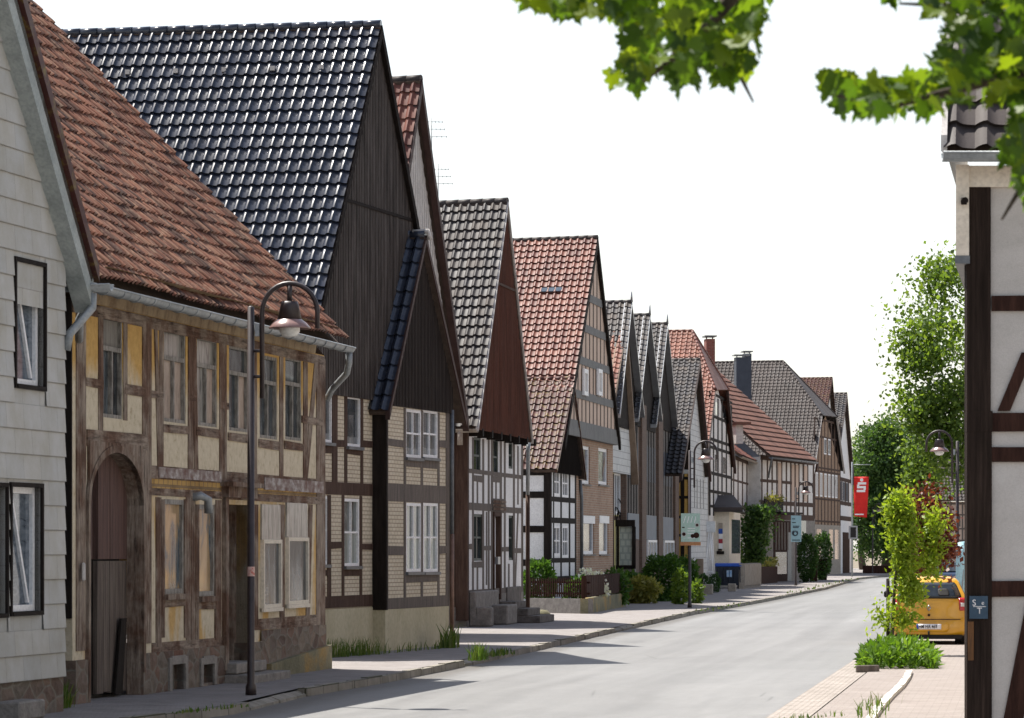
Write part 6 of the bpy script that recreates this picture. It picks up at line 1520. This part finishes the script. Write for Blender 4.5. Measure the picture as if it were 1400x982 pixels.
for sx in (-1, 1):
    for y in (.62, 2.95):
        mb = MB(); mb.tube([cw(sx*.56, y, .285), cw(sx*.77, y, .285)], .285, 18); wo = mb.build('wheel', M['dark'], car)
        mb = MB(); mb.tube([cw(sx*.765, y, .285), cw(sx*.78, y, .285)], .19, 14); mb.build('rim', M['zinc'], wo)
    mb = MB(); p = cw(sx*.93, 2.15, 1.0); mb.box(p, .2, .12, .15, cr); mb.build('wing_mirror', M['dark'], car, .03)
    vs = [cw(sx*(hwf(zz)+.006), y, zz) for zz, y in ((1.04, .55), (1.04, 2.3), (1.36, 1.95), (1.36, .75))]; mesh_np('side_window', vs, [(0, 1, 2, 3)], gl_, car)
mb = MB(); mb.tube([cw(0, .3, .2), cw(0, -.08, .2), cw(0, -.1, .3)], .022, 7); mb.build('tow_bar', M['dark'], car)
# parked car and blue sign far behind it
b = gnd(1303, 812, -.1); r_ = thing('parked_car', 'small distant dark blue car glimpsed behind the red leaved tree', 'car', b)
cm = noisy('dark_blue_car_paint', [(.3, (.02, .035, .07)), (.7, (.03, .05, .1))], rough=.3, bump=0, coat=.5)
mb = MB(); L = [(0, .3), (.05, .9), (.5, 1.0), (1.1, 1.45), (2.6, 1.47), (3.3, 1.0), (4.0, .85), (4.1, .3)]
mb.prism([b+Vector((-.82, y, zz)) for y, zz in L], [b+Vector((.82, y, zz)) for y, zz in L]); mb.build('body', cm, r_, .06)
mb = MB(); mb.prism([b+Vector((-.65, .52, 1.03)), b+Vector((.65, .52, 1.03)), b+Vector((.6, 1.06, 1.42)), b+Vector((-.6, 1.06, 1.42))], [b+Vector((-.65, .49, 1.05)), b+Vector((.65, .49, 1.05)), b+Vector((.6, 1.02, 1.45)), b+Vector((-.6, 1.02, 1.45))]); mb.build('rear_window', gl_, r_)
for sx in (-.75, .75):
    for y in (.75, 3.2): mb = MB(); mb.tube([b+Vector((sx-.1, y, .3)), b+Vector((sx+.1, y, .3))], .3, 14); mb.build('wheel', M['dark'], r_)
b = gnd(1313, 850, -.1); D_ = b.y; r_ = thing('beach_flag', 'narrow pale blue advertising flag behind the yellow car at the dark post', 'flag', b)
vs = [(((x-CX)/F*D_), D_+.05*math.sin(i), zat(y, D_)) for i, (x, y) in enumerate(((1307, 838), (1320, 838), (1306.5, 800), (1321, 800), (1307, 765), (1321, 765), (1309, 742), (1319, 740)))]
o = mesh_np('cloth', vs, [(0, 1, 3, 2), (2, 3, 5, 4), (4, 5, 7, 6)], lb, r_, smooth=True); md = o.modifiers.new('s', 'SOLIDIFY'); md.thickness = .01
mb = MB(); mb.tube([b, Vector((vs[1][0], D_, zat(738, D_)))], .02, 6); mb.build('pole', M['zinc'], r_)
# ================================================================ overhanging maple: trunk out of the picture on the right, branches reaching in
NR = np.random.RandomState(21)
tr = thing('maple_tree', 'maple branches with large lobed leaves hanging into the top right of the picture', 'tree', (4.3, 12.5, -.1))
def P3(px, py, D): return Vector(((px-CX)/F*D, D, zat(py, D)))
mb = MB(); mb.tube([(4.3, 12.5, -.2), (4.25, 12.5, 1.5), (4.1, 12.4, 3.2), (3.9, 12.3, 5.2), (3.8, 12.2, 7)], [.26, .2, .17, .13, .05], 12); mb.build('trunk', M['bark'], tr)
br = MB()
root_pts = [P3(2400, -300, 12.2), P3(1700, -160, 11.9)]
br.tube([Vector((3.95, 12.3, 4.9)), P3(1900, -420, 12), P3(1400, -300, 11.6), P3(1050, -60, 11.4), P3(945, 60, 11.3), P3(880, 110, 11.2)], [.075, .06, .045, .03, .018, .006], 8)
br.tube([P3(1050, -60, 11.4), P3(900, -40, 11.3), P3(760, 0, 11.2)], [.02, .014, .004], 6)
br.tube([P3(945, 60, 11.3), P3(1010, 100, 11.2), P3(1030, 140, 11.2)], [.012, .008, .003], 6)
br.tube([Vector((4.1, 12.4, 3.3)), P3(1750, 20, 11.8), P3(1420, 90, 11.4), P3(1300, 125, 11.2), P3(1220, 145, 11.1), P3(1140, 130, 11)], [.06, .045, .025, .014, .009, .004], 8)
br.tube([P3(1750, 20, 11.8), P3(1480, 180, 11.5), P3(1400, 250, 11.3), P3(1370, 300, 11.2)], [.03, .02, .01, .004], 7)
br.tube([P3(1900, -420, 12), P3(1500, -120, 11.7), P3(1330, 10, 11.5), P3(1230, 5, 11.4)], [.04, .025, .012, .004], 7)
br.build('branches', M['bark'], tr)
# lobed leaf outline (five pointed lobes with teeth)
half = [(0, 0), (.05, .02), (.17, -.07), (.30, -.05), (.28, .04), (.40, .10), (.56, .16), (.47, .24), (.50, .31), (.36, .34), (.27, .37), (.30, .47), (.40, .58), (.29, .60), (.28, .68), (.17, .64), (.11, .68), (.13, .80), (.05, .88), (0, 1.02)]
outl = half+[(-x, y) for x, y in reversed(half[1:-1])]
nL = len(outl)
def maple(pts, size, seed, sunny=.0):
    r = np.random.RandomState(seed); V = []; Fc = []; UV = []
    for p in pts:
        s_ = size*r.uniform(.62, 1.15); d = Vector((r.normal()*.6, r.normal()*.6, -1+.7*r.normal())).normalized()
        nrm = Vector((r.normal()*.7, -.55+.7*r.normal(), .7+.5*r.normal())); e = d.cross(nrm).normalized(); f = e.cross(d).normalized()
        i0 = len(V); cv = r.uniform(.05, .22)
        V.append(Vector(p)+d*s_*.3+f*0)
        for x, y in outl: V.append(Vector(p)+d*y*s_+e*x*s_*1.05+f*s_*(abs(x)*.25-cv*y*y))
        u = r.uniform(0, 1)
        for k in range(nL): Fc.append((i0, i0+1+k, i0+1+(k+1) % nL)); UV += [(u, 0)]*3
    return V, Fc, UV
def inpoly(x, y, poly):
    c = False; n = len(poly)
    for i in range(n):
        (x1, y1), (x2, y2) = poly[i], poly[(i+1) % n]
        if (y1 > y) != (y2 > y) and x < (x2-x1)*(y-y1)/(y2-y1)+x1: c = not c
    return c
areas = [([(703, -35), (748, -35), (742, 10), (706, 6)], 16, 6), ([(752, -45), (852, -45), (842, 14), (800, 30), (765, 18)], 55, 7), ([(1200, -30), (1225, -30), (1222, 2), (1200, 2)], 5, 8),
         ([(850, -160), (1075, -160), (1050, -10), (1040, 40), (1035, 105), (995, 110), (930, 112), (905, 90), (865, 118), (835, 108), (850, 70), (858, 40), (850, 0)], 470, 1),
         ([(700, -170), (890, -170), (845, -5), (800, 18), (770, 8), (740, -20), (705, -30)], 130, 2),
         ([(1122, 105), (1150, 100), (1190, 122), (1240, 112), (1285, 90), (1285, 150), (1240, 150), (1180, 155), (1150, 150)], 85, 3),
         ([(1290, -180), (1560, -180), (1560, 250), (1420, 250), (1400, 215), (1385, 150), (1340, 140), (1310, 150), (1285, 105), (1290, 40), (1278, 20), (1200, -15), (1200, -180)], 950, 4),
         ([(1372, 190), (1440, 190), (1440, 300), (1400, 290), (1390, 245), (1372, 235)], 64, 5)]
pts = []
for poly, n, sd in areas:
    xs, ys = [p[0] for p in poly], [p[1] for p in poly]; k = 0
    while k < n:
        x, y = NR.uniform(min(xs), max(xs)), NR.uniform(min(ys), max(ys))
        if inpoly(x, y, poly): pts.append(P3(x, y-12, NR.uniform(10.6, 12.2))); k += 1
V, Fc, UV = maple(pts, .09, 9)
o = mesh_np('foliage', [tuple(v) for v in V], Fc, M['leaf_maple'], tr, UV)
# the crown above the frame
cr_pts = clumps(NR, (3.6, 12.6, 7.3), (3.0, 2.6, 2.2), 60, 40, 1.0)
foliage('upper_crown', M['leaf_maple'], tr, cr_pts, .16, 12, aspect=.9)

def tree(label, base, trunk_h, r0, cen, rad, mat, nclump, nleaf, crad, leaf, seed, cat='tree', name='tree', nl=7, group=None, aspect=.6, flat=.8, lo=-1.0, extra=None, shell=.75):
    r = np.random.RandomState(seed); t = thing(name, label, cat, base, group)
    mb = MB(); limbs(mb, base, (cen[0], cen[1], cen[2]+rad[2]*.6), r0, r, nl, max(rad[0], rad[1])*.8, (.35, .95)); mb.build('trunk', M['bark'], t)
    pts = clumps(r, cen, rad, nclump, nleaf, crad, shell, flat, lo)
    foliage('crown', mat, t, pts, leaf, seed+1, aspect=aspect)
    if extra:
        for mt, c2, r2, nc2, nm in extra: foliage(nm, mt, t, clumps(r, c2, r2, nc2, nleaf, crad, shell, flat), leaf, seed+5, aspect=aspect)
    return t
# big dark tree at the end of the street
D_ = 322; X = lambda px: (px-CX)/F*D_
tree('big dark green tree at the far end of the street behind the red banner', (X(1212), D_, 0), 3, .45, (X(1213), D_, 8.0), (3.1, 2.9, 6.0), M['leaf_dark'], 170, 150, 1.1, .30, 31, name='broadleaf_tree',
     extra=[(M['leaf_dark'], (X(1200), D_-1, 4.2), (2.6, 2.4, 3.2), 60, 'lower_crown')])
D_ = 345
tree('mid green tree directly left of the big dark tree, above the last house', (X(1180), D_, 0), 3, .3, (X(1177), D_, 8.0), (1.6, 1.6, 4.2), M['leaf_mid'], 60, 90, 1.0, .3, 37, name='broadleaf_tree')
D_ = 150
tree('tall loose light green tree beside the right hand timbered house', (X(1352), D_, -.1), 5, .3, (X(1332), D_, 9.6), (3.3, 3.0, 5.3), M['leaf_mid'], 125, 80, .95, .19, 41, name='broadleaf_tree', shell=.7, nl=12, aspect=.75,
     extra=[(M['leaf_mid'], (X(1292), D_, 6.9), (1.0, 1.2, .8), 14, 'low_foliage'), (M['leaf_mid'], (X(1262), D_, 9.9), (1.2, 1.3, .7), 16, 'bough_foliage'), (M['leaf_mid'], (X(1250), D_, 10.6), (.8, .8, .35), 6, 'tip_foliage'), (M['leaf_mid'], (X(1292), D_, 13.0), (.9, .9, .8), 12, 'top_foliage'), (M['leaf_mid'], (X(1262), D_, 7.3), (1.3, 1.3, .8), 14, 'side_foliage'), (M['leaf_mid'], (X(1282), D_, 7.9), (1.7, 1.6, .9), 16, 'middle_foliage')])
D_ = 190
tree('yellowish green tree in front of the distant dark roofed house', (X(1262), D_, -.1), 3, .2, (X(1260), D_, 6.3), (.95, 1.1, 1.9), M['leaf_mid'], 40, 60, .7, .24, 47, name='broadleaf_tree')
# young columnar hornbeam by the parking bay
D_ = 72
t = tree('young yellow green columnar tree tied to a stake beside the yellow car', (X(1219), D_, -.1), 1, .045, (X(1236), D_, 2.1), (.22, .3, 1.05), M['leaf_lime'], 58, 46, .22, .105, 51, name='young_tree', nl=14, aspect=.5, flat=1.1, shell=.5,
     extra=[(M['leaf_lime'], (X(1229), D_, 2.75), (.22, .25, .55), 24, 'top_foliage'), (M['leaf_lime'], (X(1275), D_+.2, 2.1), (.24, .3, .75), 26, 'side_foliage'), (M['leaf_lime'], (X(1242), D_, 1.25), (.30, .32, .45), 20, 'inner_foliage'), (M['leaf_lime'], (X(1203), D_-.2, .62), (.10, .1, .2), 4, 'low_foliage'), (M['leaf_lime'], (X(1236), D_, .65), (.2, .22, .34), 8, 'lower_foliage')])
mb = MB(); b = gnd(1214, 884, -.1); mb.lathe(b, [(0, 0), (.04, 0), (.038, 1.45), (0, 1.46)], 8); o = mb.build('tree_stake', M['timber_black']); tag(o, 'thin dark wooden stake beside the trunk of the young columnar tree', 'stake')
D_ = 92
tree('copper leaved young tree behind the yellow green columnar tree', (X(1272), D_, -.1), 1, .05, (X(1272), D_, 2.3), (.62, .5, 1.35), M['leaf_red'], 85, 34, .3, .12, 57, name='young_tree', nl=8, aspect=.6,
     extra=[(M['leaf_red'], (X(1250), D_, 3.2), (.12, .12, .35), 8, 'top_foliage'), (M['leaf_red'], ((1260-CX)/F*72.5, 72.5, 2.2), (.2, .15, .8), 13, 'near_foliage'), (M['leaf_red'], ((1292-CX)/F*72.6, 72.6, 2.0), (.14, .2, .6), 10, 'right_foliage')])
# planting bed at its foot
r = np.random.RandomState(61); e = []
for k in range(3600):
    x, y = r.uniform(1178, 1279), r.uniform(0, 1); c = gnd(x, 914-11*y, -.09); hh = .40*max(.2, 1-((x-1228)/54)**2)**.5; e.append((c.x, c.y, c.z+r.uniform(0, hh)))
v, f, uv = diamonds(np.array(e), .17, r, droop=-.9, aspect=.32)
o = mesh_np('bed_shrub', v, f, M['leaf_bed'], None, uv); tag(o, 'low feathery bright green shrub in the bed before the yellow car', 'shrub')
mb = MB(); a, b = gnd(1171, 919, -.1), gnd(1196, 918.5, -.1); mb.prism([a+Vector((0, 0, -.02)), b+Vector((0, 0, -.02)), b+Vector((.1, .16, -.02)), a+Vector((.0, .16, -.02))], [a+Vector((0, 0, .11)), b+Vector((0, 0, .11)), b+Vector((.1, .16, .11)), a+Vector((.0, .16, .11))])
o = mb.build('bed_edging', M['timber_grey'], None, .01); tag(o, 'short wooden edging board in front of the feathery green shrub', 'edging')
def bush(label, px, gy, wpx, hpx, mat, n, leaf, seed, name='bush', cat='bush', group=None, z0=0.0, dep=1.0, aspect=.55, cone=False, D=None, lift=0.0):
    r = np.random.RandomState(seed); b = gnd(px, gy); s = F/b.y; a, h = wpx/2/s, hpx/s
    d = r.normal(size=(n, 3)); d /= np.linalg.norm(d, axis=1)[:, None]; rad = r.uniform(.5, 1.0, n)**.35
    lump = 1+.14*np.sin(d[:, 0]*5+seed)*np.cos(d[:, 2]*6+seed*2)+.1*np.sin(d[:, 1]*8)
    p = d*(rad*lump)[:, None]; zz = np.clip(p[:, 2]*.5+.5, 0, 1.15)
    k = (1-zz*.75) if cone else 1.0
    pts = np.stack([b.x+p[:, 0]*a*k, b.y+p[:, 1]*a*dep*k, lift+zz*h], 1)
    v, f, uv = diamonds(pts, leaf, r, aspect=aspect, out=d, outw=1.2)
    o = mesh_np(name, v, f, mat, None, uv); return tag(o, label, cat, group)
bush('clipped round dark green bush in the garden before the three dark gables', 907, 822, 58, 62, M['leaf_bush'], 5200, .13, 71, 'round_bush')
bush('golden green leafy shrub left of the round bush', 878, 825, 44, 34, M['leaf_yellow'], 1500, .17, 72, 'shrub', 'shrub')
bush('bright green low shrub behind the brown board fence end', 858, 823, 40, 40, M['leaf_bush'], 1600, .16, 73, 'shrub', 'shrub')
bush('tall leafy vegetable plant beside the poster lamp', 930, 826, 18, 46, M['leaf_mid'], 500, .17, 74, 'plant', 'plant')
bush('loose dark green shrub between the round bush and the poster lamp', 938, 820, 32, 58, M['leaf_bush'], 1500, .16, 75, 'shrub', 'shrub')
bush('low plant with yellowing leaves right of the poster lamp foot', 952, 825, 15, 28, M['leaf_mid'], 300, .17, 76, 'plant', 'plant')
bush('leafy green shrub over the picket fence under the small white house', 737, 835, 42, 68, M['leaf_bush'], 1500, .17, 77, 'shrub', 'shrub')
bush('green leaves behind the pickets of the garden fence', 790, 835, 34, 44, M['leaf_bush'], 900, .16, 78, 'shrub', 'shrub')
bush('white flowering hydrangea over the garden fence corner', 808, 834, 44, 55, M['petal_white'], 700, .11, 79, 'hydrangea', 'flowers', aspect=.9)
bush('low green plants between hydrangea and glass porch', 838, 830, 40, 48, M['leaf_bush'], 900, .17, 80, 'shrub', 'shrub')
bush('left one of two small clipped green balls above the sandstone troughs', 962, 811, 15, 26, M['leaf_conifer'], 900, .09, 81, 'round_bush', group='small clipped balls')
bush('right one of two small clipped green balls above the sandstone troughs', 977, 810, 15, 25, M['leaf_conifer'], 900, .09, 82, 'round_bush', group='small clipped balls')
bush('left conical green hedge plant before the half hipped brown house', 1104, 796, 26, 66, M['leaf_conifer'], 3000, .16, 83, 'cone_hedge', 'hedge', cone=False, lift=0)
bush('right conical green hedge plant before the half hipped brown house', 1124, 793, 25, 64, M['leaf_conifer'], 3000, .16, 84, 'cone_hedge', 'hedge')
bush('bright shrub beside the white porch at the climbing plant', 1009, 799.5, 14, 62, M['leaf_mid'], 400, .2, 85, 'shrub', 'shrub')
D_ = 197; r = np.random.RandomState(88); pts = []
for _ in range(5200):
    t = r.uniform(0, 1); x = 1031+r.normal()*9+(6 if t < .25 else 0); y = 692+t*78; w_ = 1.0 if t < .55 else .7
    pts.append(((1031+(x-1031)*w_*1.15-CX)/F*D_, D_+r.normal()*.35, zat(y, D_)))
o = foliage('climbing_plant', M['leaf_dark'], None, np.array(pts), .2, 89); tag(o, 'dense dark climbing plant covering the wall below the low cottage', 'climber')
# weeds and grass
def weeds(label, px0, gy0, px1, gy1, n, h, seed, w=.03, spread=.12, name='weeds'):
    r = np.random.RandomState(seed); a, b = gnd(px0, gy0), gnd(px1, gy1); t = r.uniform(0, 1, n)
    p = np.array([a.lerp(b, k) for k in t])+r.normal(size=(n, 3))*np.array([spread, spread, 0]); p[:, 2] = -.01
    hm = h*(.55+.45*np.sin(t*17+seed)); o = blades(name, None, p, 1.0, M['grass'], seed, w)
    return o, hm
def weed(label, px0, gy0, px1, gy1, n, h, seed, w=.03, spread=.12):
    r = np.random.RandomState(seed); a, b = gnd(px0, gy0), gnd(px1, gy1); t = np.sort(r.uniform(0, 1, n)); t = t+.05*np.sin(t*40)
    p = np.array([a.lerp(b, k) for k in t])+r.normal(size=(n, 3))*np.array([spread, spread, 0]); p[:, 2] = -.01
    o = blades('weeds', None, p, h, M['grass'], seed, w); return tag(o, label, 'weeds', None, 'stuff')
weed('tall grass weeds along the sand coloured plinth of the tall cream brick house', 447, 899, 514, 894, 420, .30, 91, .012, .1)
weed('short weeds at the foot of the front bay plinth', 528, 893, 608, 886, 60, .16, 92, .02, .05)
weed('dark weeds at the downpipe corner of the cream brick house', 610, 886, 620, 885, 80, .42, 93, .03, .08)
weed('weeds at the drainpipe between shingled and brown house', 72, 969, 92, 966, 150, .3, 94, .02, .05)
weed('weed tuft growing at the kerb before the cream brick house', 650, 903, 660, 901, 120, .28, 95, .022, .06)
weed('yellowish weed tufts on the kerb right of the kerb weed', 668, 898, 690, 893, 90, .12, 96, .03, .1)
weed('weeds on the kerb before the decayed brown house', 240, 975, 326, 966, 60, .06, 97, .02, .06)
weed('grass along the far kerb', 960, 836, 1010, 826, 45, .08, 98, .05, .2)
weed('grass along the distant kerb towards the bend', 1080, 812, 1165, 792, 90, .12, 99, .06, .15)
weed('grass blades in the paved parking bay', 1186, 982, 1196, 962, 60, .16, 100, .015, .1)
weed('small grass tufts in the parking bay joints at the lower edge', 1060, 985, 1150, 978, 40, .08, 101, .015, .05)
# ================================================================ unseen houses added behind the close house, to shade the street and be mirrored
rt = Vector((.15, 1)).normalized()
def added_right_house(D0, L, eave, rise, wm, tm, label):
    X0 = .1244*D0+1.9; o = Vector((X0, D0, -.1)); root = thing('added_row_house', label, 'house', o)
    n = Vector((-rt.y, rt.x)); Wx = Wall((X0+rt.x*L, D0+rt.y*L), -rt, n); dep = 9.0
    hs = [(1.0+k*2.4, 2.0+k*2.4, z0, z0+1.3) for k in range(int((L-1.5)/2.4)) for z0 in (.9, 3.5)]
    body(root, Wx, 0, L, eave, -n, dep, wm, hs, None, z0=-.1)
    for h in hs: window(root, Wx, h, M['white_paint'], M['pane_room'], (2, 2), .07, .06, M['stone_grey'])
    a, b = Wx.pt(-.3, eave-.1, .4), Wx.pt(L+.3, eave-.1, .4); up_ = Vector((-n.x*(dep/2+.4), -n.y*(dep/2+.4), rise))
    mb = MB(); bk = Vector((up_.x*2, up_.y*2, 0)); mb.prism([a, b, b+up_, a+up_], [p+Vector((0, 0, .12)) for p in (a, b, b+up_, a+up_)]); mb.prism([a+bk, b+bk, b+up_, a+up_], [p+Vector((0, 0, .13)) for p in (a+bk, b+bk, b+up_, a+up_)])
    for e in (0, L): mb.face([Wx.pt(e, eave-.05, 0), Wx.pt(e, eave-.05, -dep), Wx.pt(e, eave-.05+rise, -dep/2)])
    mb.build('roof', tm, root)
added_right_house(47, 13, 5.4, 5.0, M['plaster_cream'], M['tile_brown'], 'unseen cream house added on the right side directly behind the close dark timbered house')
added_right_house(62, 14, 5.2, 5.6, M['plaster_white'], M['tile_plain'], 'unseen white house added on the right beyond the yellow car, second behind the timbered house')
added_right_house(79, 15, 5.6, 5.2, M['brick_brown'], M['tile_darkred'], 'unseen brown brick house added on the right side, third behind the timbered house')
added_right_house(98, 16, 5.2, 5.4, M['plaster_greyed'], M['tile_brown'], 'unseen greyish house added on the right side before the tall light green tree')
added_right_house(182, 40, 5.6, 5.5, M['plaster_cream'], M['tile_plain'], 'unseen long cream house added on the right side beyond the tall light green tree')
